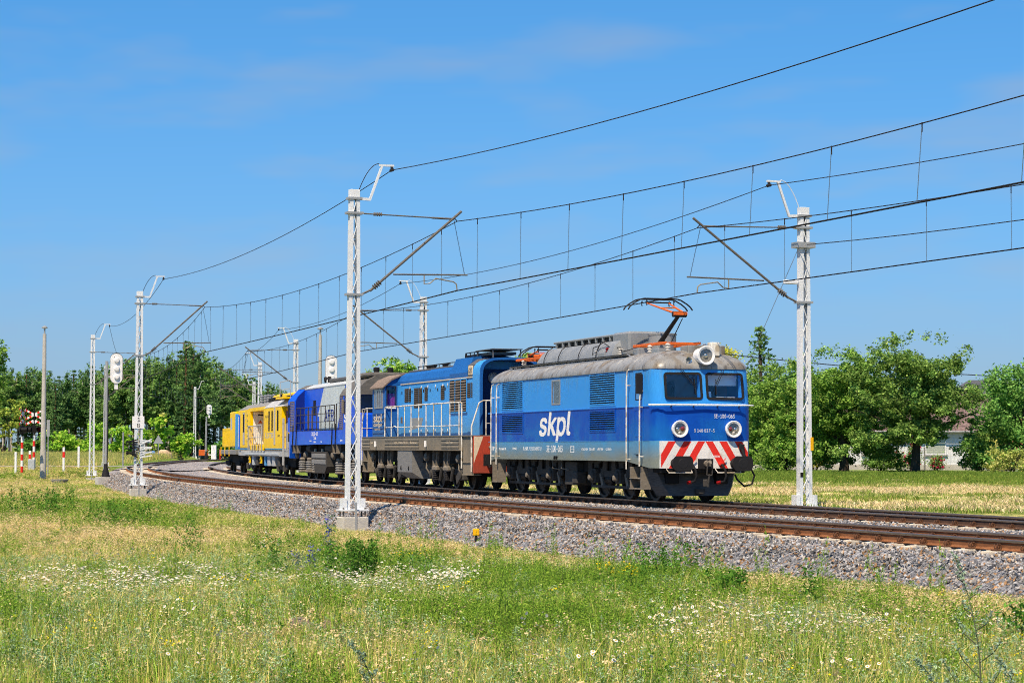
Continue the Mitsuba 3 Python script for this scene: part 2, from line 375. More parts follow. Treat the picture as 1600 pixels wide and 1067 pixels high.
track('farther railway track with dark rails on which the train stands', lambda s: gap(s), ZF, 'm_rail_far', 9.987 - 40 * 0.7177, 0.7177, 150)

# ---------------------------------------------------------------- the level crossing
pbr('m_asphalt', proc(lambda p, n, uv: mix((0.13, 0.13, 0.135), (0.21, 0.205, 0.20), fbm(p.x * 3, p.y * 3, 0, 4))), 0.9, spec=0.2)
m = MB(); xs_ = np.linspace(-95, 70, 67); yc = 163.5
V = np.array([[(x, yc - 3.2 + 0.02 * (x + 30), ground_z(np.array([x]), np.array([yc]))[0] * (0 if -45 < x < -12 else 1) + 0.0), (x, yc + 3.2 + 0.02 * (x + 30), ground_z(np.array([x]), np.array([yc]))[0] * (0 if -45 < x < -12 else 1))] for x in xs_]).reshape(-1, 3)
V[:, 2] = np.maximum(V[:, 2], -0.07) + 0.03
struct('road', mikit.ply((V, np.array([(2 * i, 2 * i + 2, 2 * i + 3, 2 * i + 1) for i in range(len(xs_) - 1)])), 'm_asphalt', smooth=True))
# ---------------------------------------------------------------- vehicle materials
import manifold3d as m3
pbr('m_dark', (0.012, 0.012, 0.013), 0.6)
pbr('m_black', (0.02, 0.02, 0.022), 0.5)
pbr('m_rubber', (0.018, 0.018, 0.02), 0.75)
pbr('m_white', (0.78, 0.79, 0.80), 0.4)
pbr('m_letter', (0.80, 0.81, 0.80), 0.5)
pbr('m_red', (0.70, 0.035, 0.025), 0.45)
pbr('m_redlamp', (0.22, 0.006, 0.008), 0.15)
pbr('m_orange', (0.62, 0.13, 0.03), 0.6)
pbr('m_steel', (0.36, 0.37, 0.38), 0.4, metal=0.5)
pbr('m_chrome', (0.75, 0.75, 0.72), 0.15, metal=1.0)
pbr('m_ceramic', (0.60, 0.58, 0.55), 0.3)
pbr('m_wheel', rust((0.025, 0.021, 0.018), (0.06, 0.05, 0.042)), 0.55, metal=0.4)
pbr('m_bogie', rust((0.032, 0.031, 0.030), (0.085, 0.08, 0.073)), 0.8)
pbr('m_bogie_pale', rust((0.12, 0.108, 0.09), (0.25, 0.22, 0.18)), 0.8)
pbr('m_underframe', (0.02, 0.02, 0.02), 0.9)
pbr('m_interior', (0.26, 0.38, 0.46), 0.8)
pbr('m_rail_white', proc(lambda p, n, uv: mix((0.70, 0.68, 0.62), (0.42, 0.36, 0.27), smoothstep(0.5, 0.75, noise(p.x * 6, p.y * 6, p.z * 6)))), 0.5)
pbr('m_tank', rust((0.13, 0.135, 0.14), (0.27, 0.265, 0.25)), 0.6)
scene['m_pane'] = {'type': 'thindielectric', 'int_ior': 1.55}
scene['m_lens'] = {'type': 'thindielectric', 'int_ior': 1.5}
def e1_paint(p, n, uv):
    z = p.z - ZF
    st = fbm(p.x * 2.2, p.y * 2.2, p.z * 1.6, 3)
    run = smoothstep(0.45, 0.85, noise(p.x * 16, p.y * 16, p.z * 0.9))
    up, mid, low = mi.Color3f(0.028, 0.27, 0.78), mi.Color3f(0.005, 0.072, 0.43), mi.Color3f(0.06, 0.28, 0.53)
    up = mix(up, (0.05, 0.29, 0.68), st * 0.7)
    mid = mix(mid, (0.010, 0.145, 0.47), smoothstep(0.35, 0.7, st) * 0.75 * smoothstep(2.7, 1.7, z) + run * 0.15)
    low = mix(low, (0.20, 0.215, 0.17), dr.clip(smoothstep(1.75, 0.95, z) * 1.0 + (st - 0.4) * 0.6, 0, 0.92))
    up = mix(up, (0.10, 0.24, 0.40), smoothstep(3.25, 3.68, z + (run - 0.3) * 0.4) * 0.35)
    c = dr.select(z > 2.605, up, dr.select(z > 1.665, mid, low))
    return c
pbr('m_e1', proc(e1_paint), 0.42, spec=0.4)
def roof_col(p, n, uv):
    a = fbm(p.x * 1.5, p.y * 1.5, p.z * 2, 3)
    s = smoothstep(0.42, 0.75, noise(p.x * 5.5 - p.y * 1.7, p.y * 5.5 + p.x * 1.7, p.z * 1.2))
    c = mix((0.36, 0.37, 0.37), (0.24, 0.235, 0.22), a)
    c = mix(c, (0.19, 0.15, 0.10), s * 0.75 * smoothstep(0.25, 0.7, a + 0.15))
    return mix(c, (0.05, 0.045, 0.04), smoothstep(0.68, 0.9, noise(p.x * 17, p.y * 17, p.z * 2.5)) * 0.55)
pbr('m_roof', proc(roof_col), 0.42, metal=0.25)
pbr('m_roofbox', proc(lambda p, n, uv: mix((0.20, 0.225, 0.25), (0.31, 0.33, 0.35), fbm(p.x * 2, p.y * 2, p.z * 2, 4))), 0.5, metal=0.2)

def vmat(ox, oy, oz, h):
    M = np.eye(4); f = np.array([-math.sin(h), -math.cos(h), 0])
    M[:3, 0], M[:3, 1], M[:3, 3] = f, [-f[1], f[0], 0], [ox, oy, oz]
    return M
def chord(s0, L):
    c = lambda s: tp(s, float(gap(s)) + 0.75)
    p1, p2 = c(s0 + 0.25 * L), c(s0 + 0.75 * L)
    d = (p2 - p1) / np.linalg.norm(p2 - p1); o = p1 - d * 0.25 * L
    return vmat(o[0], o[1], ZF, math.atan2(d[0], d[1]))
def solid(poly, z0, z1, div=0, warp=None):
    cs = m3.CrossSection([np.array(poly, float)])
    if cs.area() < 0.01: cs = m3.CrossSection([np.array(poly[::-1], float)])
    m = cs.extrude(z1 - z0, n_divisions=div).translate([0, 0, z0])
    return m.warp_batch(warp) if warp else m
def cube(x0, x1, y0, y1, z0, z1): return m3.Manifold.cube([abs(x1 - x0), abs(y1 - y0), abs(z1 - z0)]).translate([min(x0, x1), min(y0, y1), min(z0, z1)])
def sprism(poly, y0, y1):
    """(x, z) polygon extruded along y."""
    cs = m3.CrossSection([np.array(poly, float)], m3.FillRule.NonZero)
    if cs.area() < 1e-4: cs = m3.CrossSection([np.array(poly[::-1], float)])
    return cs.extrude(y1 - y0).rotate([90, 0, 0]).translate([0, y1, 0])
def xprism(poly, x0, x1):
    """(y, z) polygon extruded along x."""
    cs = m3.CrossSection([np.array(poly, float)], m3.FillRule.NonZero)
    if cs.area() < 1e-4: cs = m3.CrossSection([np.array(poly[::-1], float)])
    m = cs.extrude(x1 - x0)
    return m.transform(np.array([[0, 0, 1, x0], [1, 0, 0, 0], [0, 1, 0, 0]], float))
def tm(man):
    q = man.to_mesh(); return trimesh.Trimesh(np.asarray(q.vert_properties)[:, :3].astype(float), np.asarray(q.tri_verts), process=False)
def rrect(x0, x1, y0, y1, r, n=5):
    p = []
    for cx, cy, a in ((x1 - r, y1 - r, 0), (x0 + r, y1 - r, 1), (x0 + r, y0 + r, 2), (x1 - r, y0 + r, 3)):
        for t in np.linspace(0, PI / 2, n): p.append((cx + r * math.cos(a * PI / 2 + t), cy + r * math.sin(a * PI / 2 + t)))
    return p
def ring_poly(o, i):
    from shapely.geometry import Polygon
    return Polygon(o, [i])
def wheelset(v, x, r=0.625, yt=0.75, n=28):
    w = v.part('wheelset', MB().cyl([x, -0.7, r], [x, 0.7, r], 0.09, 10), 'm_wheel', smooth=30)
    for sg in (-1, 1):
        pr = [(0.0, 0.03), (0.13, 0.03), (0.16, -0.01), (r - 0.10, -0.015), (r - 0.07, 0.045), (r, 0.05), (r + 0.002, -0.07), (r + 0.028, -0.075), (r + 0.028, -0.10), (r - 0.08, -0.10), (0.15, -0.09), (0.0, -0.09)]
        w.part('wheel', MB().lathe(pr, [x, sg * yt, r], [0, sg, 0], n), 'm_wheel', smooth=30)
def buffer_pair(v, x, dirn, z=1.05, w=0.58, h=0.37, mat='m_rubber', L=0.62):
    for sg in (-1, 1):
        m = MB().cyl([x - dirn * L, sg * 0.875, z], [x - dirn * 0.05, sg * 0.875, z], 0.11, 14)
        m.cyl([x - dirn * L, sg * 0.875, z], [x - dirn * (L - 0.28), sg * 0.875, z], 0.15, 14)
        m.box(x - dirn * L, x - dirn * (L - 0.03), sg * 0.875 - 0.2, sg * 0.875 + 0.2, z - 0.2, z + 0.2)
        b = v.part('buffer', m, mat, smooth=30)
        pts = rrect(-w / 2, w / 2, -h / 2, h / 2, 0.09)
        pts = [(a * (1 - 0.10 * (c / h * 2) ** 2), c + 0.035 * (1 - (a / w * 2) ** 2) * np.sign(c)) for a, c in pts]
        M = frame([x - dirn * 0.055, sg * 0.875, z], [0, dirn, 0], [0, 0, 1])
        b.part('buffer_head', MB().prism(pts, 0.05, M), mat)
        b.part('buffer_face', MB().lathe([(0.0, 0.012), (0.03, 0.011), (0.033, 0.004), (0.13, 0.006), (0.14, 0.002), (0.15, -0.01)], [x - dirn * 0.004, sg * 0.875, z], [dirn, 0, 0], 16), 'm_black', smooth=30)
def window(v, name, poly, M, fr=0.05, depth=0.03, glass=True, fmat='m_rubber', back=None, backmat='m_dark'):
    """A framed pane: polygon in the local plane of M, frame standing 'depth' proud; back: how deep the dark room behind it is."""
    from shapely.geometry import Polygon
    g = Polygon(poly); inner = g.buffer(-fr, join_style=1)
    w = v.part(name, MB().prism(g.difference(inner), depth, M), fmat)
    M2 = M.copy(); M2[:3, 3] = M[:3, 3] + M[:3, 2] * depth * 0.35
    tri = trimesh.creation.triangulate_polygon(inner, engine='earcut')
    vv = np.column_stack([tri[0], np.zeros(len(tri[0]))])
    if glass: w.part('pane', MB().add(vv @ M2[:3, :3].T + M2[:3, 3], tri[1]), 'm_pane')
    if back is not None:
        M3 = M.copy(); M3[:3, 3] = M[:3, 3] + M[:3, 2] * back
        w.part('backing', MB().add(vv @ M3[:3, :3].T + M3[:3, 3], tri[1]), backmat)
    return w
def louvre(v, x0, x1, z0, z1, y, n, mat, back='m_dark', frame_w=0.04):
    o = [(x0, z0), (x1, z0), (x1, z1), (x0, z1)]; i = [(x0 + frame_w, z0 + frame_w), (x1 - frame_w, z0 + frame_w), (x1 - frame_w, z1 - frame_w), (x0 + frame_w, z1 - frame_w)]
    m = MB().prism(ring_poly(o, i), 0.02, SIDE(0, y, 0))
    L = v.part('louvre', m, mat)
    L.part('backing', MB().box(x0 + frame_w, x1 - frame_w, y + 0.004, y + 0.012, z0 + frame_w, z1 - frame_w), back)
    st = (z1 - z0 - 2 * frame_w) / n
    for k in range(n):
        z = z0 + frame_w + (k + 0.5) * st
        L.part('slat', MB().add([(x0 + frame_w, y - 0.002, z + st * 0.14), (x1 - frame_w, y - 0.002, z + st * 0.14), (x1 - frame_w, y - 0.028, z - st * 0.16), (x0 + frame_w, y - 0.028, z - st * 0.16), (x1 - frame_w, y - 0.026, z - st * 0.24), (x0 + frame_w, y - 0.026, z - st * 0.24)], [(0, 3, 2, 1), (3, 5, 4, 2)]), mat)
    return L
def rail_bar(pts, r=0.018, n=6): return MB().tube(pts, r, n)
def insulator(m, p, h, r=0.07, n=4):
    pr = [(0.0, 0)]
    for k in range(n): pr += [(r * 0.55, h * k / n), (r, h * (k + 0.45) / n), (r * 0.55, h * (k + 0.7) / n)]
    pr += [(r * 0.5, h), (0, h)]
    return m.lathe(pr, p, [0, 0, 1], 12)

# ---------------------------------------------------------------- electric locomotive
v = Veh(thing('electric_locomotive', 'two tone blue electric locomotive leading the train with raised orange current collector', 'locomotive'), vmat(5.4488, 60.5521, ZF, -0.30741))
XF, XR, W = -0.60, -16.22, 1.46
def plan(w=W, xf=XF, xr=XR):
    q = [(xf + 0.02, 0.0), (xf, 0.6), (xf - 0.015, 1.06), (xf - 0.05, 1.22), (xf - 0.14, 1.34), (xf - 0.28, 1.42), (xf - 0.5, w)]
    half = q + [(xr - (a - xf), b) for a, b in q[::-1]]
    return half + [(a, -b) for a, b in half[::-1][1:-1]]
def rake(P):
    P = np.array(P); f = np.clip(P[:, 2] - 2.62, 0, None) * 0.165
    mid = (XF + XR) / 2
    P[:, 0] -= f * sst(-3.0, -1.0, P[:, 0]); P[:, 0] += f * sst(-3.0, -1.0, 2 * mid - P[:, 0])
    return P
body = solid(plan(), 0.91, 3.69, 40, rake)
body -= sprism([(-16.6, 0.5), (-16.6, 0.94), (-16.0, 0.97), (-15.33, 1.10), (-2.82, 1.10), (-1.0, 0.92), (-0.2, 0.92), (-0.2, 0.5)], -2, 2)
body -= cube(-2.30, -0.95, -1.36, 1.36, 2.05, 3.62)                       # the cab's room
for sg in (-1, 1):
    a, b = sorted((sg * 0.09, sg * 1.13))
    body -= cube(-1.3, -0.2, a, b, 2.82, 3.49)                            # windscreens
body -= cube(-2.06, -1.57, -1.6, 0, 2.78, 3.54)                           # cab side window
body -= cube(-9.34, -8.52, -1.6, -1.36, 2.78, 3.55)
for x0, x1, z0, z1 in ((-14.46, -12.19, 2.68, 3.67), (-14.46, -12.19, 1.92, 2.59), (-5.86, -3.67, 2.68, 3.66), (-5.86, -3.67, 1.92, 2.57)): body -= cube(x0 + 0.03, x1 - 0.03, -1.6, -1.425, z0 + 0.03, z1 - 0.03)
bd = v.part('body', tm(body), 'm_e1', smooth=28)
for x0, x1, z0, z1, n in ((-14.46, -12.19, 2.66, 3.64, 14), (-14.46, -12.19, 1.92, 2.56, 9), (-5.86, -3.67, 2.66, 3.64, 14), (-5.86, -3.67, 1.92, 2.56, 9)):
    louvre(v, x0, x1, z0, z1, -W, n, 'm_e1')
    louvre_y = 0
v.part('belt_moulding', MB().box(-16.0, -1.05, -W - 0.022, -W + 0.01, 2.585, 2.625).box(-16.0, -1.05, -W - 0.012, -W + 0.01, 1.655, 1.675), 'm_e1')
window(v, 'side_window', [(-9.34, 2.78), (-8.52, 2.78), (-8.52, 3.55), (-9.34, 3.55)], SIDE(0, -W + 0.01, 0), 0.05, 0.025, True, 'm_steel', -0.05)
# roof dome
pl = np.array(plan(W + 0.035, XF + 0.04, XR - 0.04)); mid = (XF + XR) / 2
def resample(P, n):
    Q = np.vstack([P, P[:1]]); L = np.concatenate([[0], np.cumsum(np.linalg.norm(np.diff(Q, axis=0), axis=1))]); t = np.linspace(0, L[-1], n, endpoint=False)
    return np.stack([np.interp(t, L, Q[:, k]) for k in (0, 1)], 1)
# more points at the ends
o = resample(pl, 420); o = rake(np.column_stack([o, np.full(len(o), 3.67)]))[:, :2]
S = np.stack([np.clip(o[:, 0], -14.6, -2.25), o[:, 1] * 0], 1)
rings = []
for q in [0, 0.0, 0.012, 0.04, 0.09, 0.16, 0.25, 0.36, 0.5, 0.65, 0.82, 1.0]:
    z = 3.655 + 0.53 * (1 - (1 - q) ** 2.5) ** 0.58
    rings.append(np.column_stack([o + (S - o) * q, np.full(len(o), z)]))
rings[0][:, 2] = 3.625; rings[1][:, 2] = 3.665
V = np.array(rings); n = V.shape[1]; i, j = np.meshgrid(np.arange(len(V) - 1), np.arange(n), indexing='ij')
F = np.stack([i * n + j, i * n + (j + 1) % n, (i + 1) * n + (j + 1) % n, (i + 1) * n + j], -1).reshape(-1, 4)
rf = v.part('roof', trimesh.Trimesh(V.reshape(-1, 3), np.vstack([F[:, [0, 1, 2]], F[:, [0, 2, 3]]]), process=False), 'm_roof', smooth=40)
for x in np.arange(-14.2, -2.4, 1.31):        # seams of the roof sheets
    yy = np.linspace(-1, 1, 25); q = 1 - np.abs(yy)
    rf.part('seam', MB().tube(np.stack([np.full(25, x), yy * (W + 0.035), 3.657 + 0.53 * (1 - (1 - q) ** 2.5) ** 0.58], 1), 0.009, 4), 'm_roof')
# roof hatch with its ridge
hp = [(-0.98, 4.02), (-0.92, 4.24), (-0.80, 4.46), (-0.60, 4.62), (0.60, 4.62), (0.82, 4.52), (0.93, 4.30), (0.98, 4.02)]
h = xprism(hp, -12.45, -5.35)
h = h.warp_batch(lambda P: np.column_stack([P[:, 0] + np.where(P[:, 0] < -9, 1, -1) * np.clip(P[:, 2] - 4.05, 0, None) * 0.45, P[:, 1], P[:, 2]]))
ht = v.part('roof_hatch', tm(h), 'm_roofbox', smooth=28)
ht.part('ridge_cover', MB().box(-11.9, -6.1, -0.55, 0.55, 4.775, 4.84, 0.02), 'm_roofbox')
ht.part('ridge_vent', MB().box(-11.8, -6.2, -0.47, 0.47, 4.60, 4.775), 'm_dark')
for x in np.arange(-11.7, -6.2, 0.62): ht.part('ridge_bracket', MB().box(x, x + 0.09, -0.54, -0.45, 4.65, 4.78), 'm_roofbox')
for x in (-11.6, -10.2, -8.3, -6.7): ht.part('hatch_strap', MB().tube([(x, -1.0, 4.02), (x, -0.95, 4.31), (x, -0.84, 4.53), (x, -0.63, 4.675)], 0.014, 4), 'm_black')
v.part('roof_air_box', MB().box(-6.3, -4.9, -0.6, 0.6, 4.1, 4.86, 0.06), 'm_roofbox', smooth=28)
for x, y, r_, z1 in ((-4.4, 0.25, 0.40, 4.72), (-5.2, 0.2, 0.36, 4.6)):
    v.part('resistor_drum', MB().lathe([(r_, 0), (r_, z1 - 4.1), (r_ + 0.02, z1 - 4.1), (r_ + 0.02, z1 - 4.05), (0, z1 - 4.05)], [x, y, 4.1], [0, 0, 1], 20), 'm_roofbox', smooth=30)
for y, z in ((-1.02, 4.10), (-1.12, 4.0)):
    v.part('roof_pipe', MB().tube([(-15.0, y, z), (-14.6, y, z + 0.02), (-3.8, y, z + 0.02), (-3.5, y, z - 0.08)], 0.022, 6), 'm_steel', smooth=30)
wk = MB().box(-14.9, -3.9, -1.06, -0.80, 4.12, 4.15)
for x in np.arange(-14.8, -3.9, 0.9): wk.box(x, x + 0.03, -1.0, -0.95, 3.95, 4.12)
v.part('roof_walkway', wk, 'm_black')
for x, y in ((-6.9, -0.85), (-6.3, -0.8), (-5.3, -0.7), (-15.0, -0.55), (-14.85, 0.4), (-3.2, -0.6), (-3.2, 0.6), (-1.95, -0.55), (-1.95, 0.55), (-15.5, -0.35)):
    v.part('insulator', insulator(MB(), [x, y, 4.08], 0.30, 0.085), 'm_ceramic', smooth=30)
v.part('insulator', insulator(MB(), [-6.0, -0.85, 4.12], 0.30, 0.08), 'm_redlamp', smooth=30, label='red brown insulator beside the roof hatch')
for P in ([(-6.9, -0.85, 4.4), (-6.4, -0.9, 4.62), (-5.9, -0.8, 4.42), (-5.3, -0.7, 4.4)], [(-5.3, -0.7, 4.4), (-4.7, -0.9, 4.25), (-4.2, -0.75, 4.3)], [(-7.2, -0.9, 4.1), (-7.0, -0.95, 4.45), (-6.6, -0.9, 4.5)], [(-15.4, -0.35, 4.38), (-14.6, -0.7, 4.3), (-13.9, -0.9, 4.2)]):
    t = np.linspace(0, 1, 12); P = np.array(P); tt = np.linspace(0, 1, len(P))
    v.part('roof_cable', MB().tube(np.stack([np.interp(t, tt, P[:, k]) for k in range(3)], 1), 0.014, 5), 'm_black')
for x0, x1, y0, y1, z0, z1, mm in ((-6.6, -6.0, -0.95, -0.7, 4.1, 4.28, 'm_steel'), (-5.0, -4.6, -0.8, -0.5, 4.1, 4.3, 'm_roofbox'), (-4.3, -3.9, -0.7, -0.3, 4.1, 4.32, 'm_steel'), (-1.9, -1.3, -0.2, 0.9, 4.05, 4.30, 'm_roof'), (-2.7, -2.2, -0.75, -0.5, 4.05, 4.25, 'm_steel'), (-1.30, -1.0, 0.36, 0.62, 4.0, 4.38, 'm_rail_white'), (-15.4, -15.0, -0.2, 0.3, 4.1, 4.25, 'm_steel')):
    v.part('roof_box', MB().box(x0, x1, y0, y1, z0, z1, 0.02), mm)
# current collectors
def pantograph(x0, dirn, up):
    """dirn: where the knee points; up: raised."""
    k = v.part('current_collector', MB().box(x0 - 1.25, x0 + 1.25, -0.55, -0.47, 4.36, 4.44, 0.01).box(x0 - 1.25, x0 + 1.25, 0.47, 0.55, 4.36, 4.44, 0.01).box(x0 - 0.9, x0 - 0.8, -0.5, 0.5, 4.36, 4.44, 0.01).box(x0 + 0.8, x0 + 0.9, -0.5, 0.5, 4.36, 4.44, 0.01), 'm_orange', label='raised orange current collector' if up else 'folded orange current collector')
    if up:
        foot, knee, top = np.array([x0 - dirn * 0.5, 0, 4.48]), np.array([x0 + dirn * 1.0, 0, 5.22]), np.array([x0 - dirn * 0.65, 0, 5.68])
    else:
        foot, knee, top = np.array([x0 - dirn * 0.8, 0, 4.48]), np.array([x0 + dirn * 0.95, 0, 4.55]), np.array([x0 - dirn * 0.6, 0, 4.72])
    k.part('lower_arm', MB().tube([foot, knee], [0.075, 0.05], 10), 'm_black' if up else 'm_orange', smooth=30)
    k.part('control_rod', MB().cyl(foot + [0.55 * dirn, 0.1, -0.06], knee + [0.10 * dirn, 0.05, -0.12], 0.016, 6), 'm_black')
    u = MB()
    for sg in (-1, 1): u.tube([knee + [0.05 * dirn, sg * 0.14, 0.02], top + [0, sg * 0.34, -0.05]], [0.035, 0.02], 8)
    u.beam(knee + [0.06 * dirn, -0.2, 0.02], knee + [0.06 * dirn, 0.2, 0.02], 0.09, 0.09); u.beam(knee * 0.5 + top * 0.5 + [0, -0.24, 0], knee * 0.5 + top * 0.5 + [0, 0.24, 0], 0.03, 0.03)
    k.part('upper_arm', u, 'm_orange', smooth=30)
    k.part('knee_joint', MB().cyl(knee + [0, -0.2, 0], knee + [0, 0.2, 0], 0.085, 10), 'm_black', smooth=30)
    hd = k.part('head', MB().beam(top + [0, -0.4, -0.03], top + [0, 0.4, -0.03], 0.04, 0.04), 'm_black')
    for dx in (-0.19, 0.19):
        yy = np.array([-0.99, -0.93, -0.80, -0.62, -0.5, 0.5, 0.62, 0.80, 0.93, 0.99]); zz = np.array([-0.30, -0.21, -0.11, -0.01, 0.02, 0.02, -0.01, -0.11, -0.21, -0.30])
        hd.part('collector_bow', MB().tube(np.stack([top[0] + dx + yy * 0, yy, top[2] + 0.05 + zz], 1), 0.022, 6), 'm_black', smooth=30)
        for y in (-0.42, 0.42): hd.part('spring_loop', MB().tube([(top[0] + dx + 0.05 * math.cos(t), y, top[2] - 0.05 + 0.07 * math.sin(t)) for t in np.linspace(0, 5.5, 12)], 0.012, 5), 'm_black')
pantograph(-3.45, 1, True)
pantograph(-14.6, -1, False)
# lamps
def lamp(x, y, z, r, deep, inner, label=None):
    k = v.part('headlight', MB().lathe([(r * 0.80, -deep), (r * 0.92, -0.04), (r, 0.0), (r, 0.035), (r * 0.93, 0.055), (r * 0.72, 0.035), (r * 0.70, 0.0), (r * 0.66, -0.05), (0, -0.07)], [x, y, z], [1, 0, 0], 28), 'm_white', smooth=35, label=label)
    k.part('reflector', MB().lathe([(r * 0.66, -0.005), (r * 0.5, -0.035), (0, -0.05)], [x, y, z], [1, 0, 0], 20), 'm_tank', smooth=True)
    for dy, dz, rr, mm in inner:
        k.part('bulb', MB().lathe([(rr, -0.04), (rr * 0.98, -0.012), (rr * 0.8, 0.004), (rr * 0.45, 0.016), (0, 0.02)], [x, y + dy, z + dz], [1, 0, 0], 16), mm, smooth=True)
    k.part('lens', MB().lathe([(r * 0.70, 0.020), (r * 0.4, 0.028), (0, 0.031)], [x, y, z], [1, 0, 0], 24), 'm_lens', smooth=True)
lamp(-0.47, -0.785, 1.985, 0.235, 0.18, [(-0.06, 0.0, 0.06, 'm_chrome'), (0.085, 0.01, 0.062, 'm_redlamp'), (-0.01, -0.1, 0.04, 'm_ceramic')], 'round white headlight at the left of the front')
lamp(-0.47, 0.785, 1.985, 0.235, 0.18, [(0.06, 0.0, 0.06, 'm_chrome'), (-0.085, 0.01, 0.062, 'm_redlamp'), (0.01, -0.1, 0.04, 'm_ceramic')], 'round white headlight at the right of the front')
lamp(-0.60, 0.03, 3.99, 0.265, 0.42, [(0, 0, 0.06, 'm_chrome')], 'big round white headlight on top of the cab roof')
v.part('lamp_bracket', MB().box(-1.3, -0.85, -0.12, 0.18, 3.85, 4.1, 0.02), 'm_roof')
v.part('horn', MB().lathe([(0.03, -0.3), (0.045, -0.15), (0.085, 0.0), (0.09, 0.01), (0.07, 0.0), (0.03, -0.1)], [-0.78, -0.40, 3.87], [1, 0, 0], 14), 'm_chrome', smooth=30)
# windscreens (leaning back), their wipers, the cab's contents
th = math.atan(0.165)
for sg in (-1, 1):
    Mw = frame([XF + 0.012 - 0.165 * 0.2, 0, 2.82], [0, 1, 0], [-math.sin(th), 0, math.cos(th)])
    a, b = sorted((sg * 0.09, sg * 1.13))
    window(v, 'windscreen', rrect(a - 0.035, b + 0.035, -0.04, 0.715, 0.10), Mw, 0.065, 0.03, True)
    q = lambda y, z, o=0.05: Mw[:3, 3] + Mw[:3, 1] * (z - 2.82) + Mw[:3, 0] * y + Mw[:3, 2] * o
    y0 = sg * 0.60 - 0.05
    wp = MB()
    for dy in (-0.035, 0.035): wp.tube([q(y0 + dy, 3.62, 0.03), q(y0 + dy * 0.9 - sg * 0.0, 3.58, 0.08), q(y0 + (0.34 if sg < 0 else -0.2) + dy * 0.6, 3.18, 0.06)], 0.010, 5)
    wp.tube([q(y0 + (0.36 if sg < 0 else -0.20), 3.36, 0.045), q(y0 + (0.38 if sg < 0 else -0.22), 2.92, 0.045)], 0.014, 5)
    v.part('wiper', wp, 'm_black')
v.part('cab_bulkhead', MB().box(-2.29, -2.24, -1.34, 1.34, 2.06, 3.6), 'm_interior')
v.part('control_desk', MB().box(-1.45, -0.97, -1.3, 1.3, 2.06, 2.82, 0.05).box(-1.25, -1.15, 0.12, 0.24, 2.82, 3.1, 0.01), 'm_interior')
v.part('driver_seat', MB().box(-1.95, -1.75, -0.85, -0.4, 2.4, 3.3, 0.06).box(-1.95, -1.75, 0.35, 0.85, 2.4, 3.25, 0.06), 'm_dark')
v.part('sun_blind', MB().box(-1.02, -1.01, 0.13, 1.1, 3.18, 3.50), 'm_white')
v.part('paper_sheets', MB().box(-1.06, -0.98, 0.2, 0.34, 2.83, 3.02).box(-1.06, -0.98, 0.5, 1.05, 2.83, 2.87).box(-1.06, -0.98, -1.08, -0.98, 3.36, 3.46), 'm_white')
v.part('notice', MB().box(-1.0, -0.99, -1.08, -0.96, 3.36, 3.42), 'm_orange')
# the front: rail under the windscreens, striped panel, numbers
yy = np.linspace(-1, 1, 31)
pts = np.stack([XF + 0.11 - 0.0 * yy - 0.62 * np.clip(np.abs(yy) - 0.74, 0, None) ** 2 * 9, yy * 1.54, 2.64 + 0 * yy], 1)
fr_ = v.part('front_handrail', MB().tube(pts, 0.024, 8), 'm_white', smooth=30)
for y in (-1.0, -0.35, 0.35, 1.0): fr_.part('bracket', MB().beam([XF + 0.1, y, 2.63], [XF - 0.02, y, 2.58], 0.025, 0.025), 'm_black')
pn = v.part('warning_panel', MB().box(XF - 0.09, XF + 0.026, -1.30, 1.26, 0.915, 1.655, 0.004), 'm_panelwhite')
pbr('m_panelwhite', proc(lambda p, n, uv: mix((0.74, 0.73, 0.70), (0.42, 0.33, 0.22), smoothstep(0.55, 0.85, fbm(p.x * 5, p.y * 5, p.z * 2.5, 3)) * 0.8)), 0.5)
from shapely.geometry import Polygon, box as sbox
for sg in (-1, 1):
    for a, b in ((-1.08, -0.86), (-0.63, -0.41), (-0.22, -0.005)):
        g = Polygon([(a, 1.65), (b, 1.65), (b - 0.6 * 0.74, 0.92), (a - 0.6 * 0.74, 0.92)])
        if sg > 0: g = Polygon([(-x, z) for x, z in g.exterior.coords])
        g = g.intersection(sbox(-1.296, 0.92, 1.256, 1.65))
        pn.part('red_stripe', MB().prism(g, 0.004, FRONT(XF + 0.0262, 0, 0)), 'm_red')
pn.part('red_plate', MB().box(XF + 0.03, XF + 0.036, 0.22, 0.43, 1.20, 1.28, 0).mesh(text('6000 kW', 0.05, FRONT(XF + 0.036, 0.235, 1.215), width=0.18).out()), 'm_red') if False else None
v.part('lettering', text('3E-100-063', 0.105, FRONT(XF + 0.03, 0.25, 2.285), width=0.61), 'm_letter', label='white number on the right of the front')
v.part('lettering', text('3 140 037-5', 0.085, FRONT(XF + 0.022, -0.33, 1.90), width=0.60), 'm_letter', label='white number between the lower headlights')
pn.part('lettering', text('450 kN', 0.055, FRONT(XF + 0.032, 0.235, 1.215), True, width=0.18), 'm_letter')
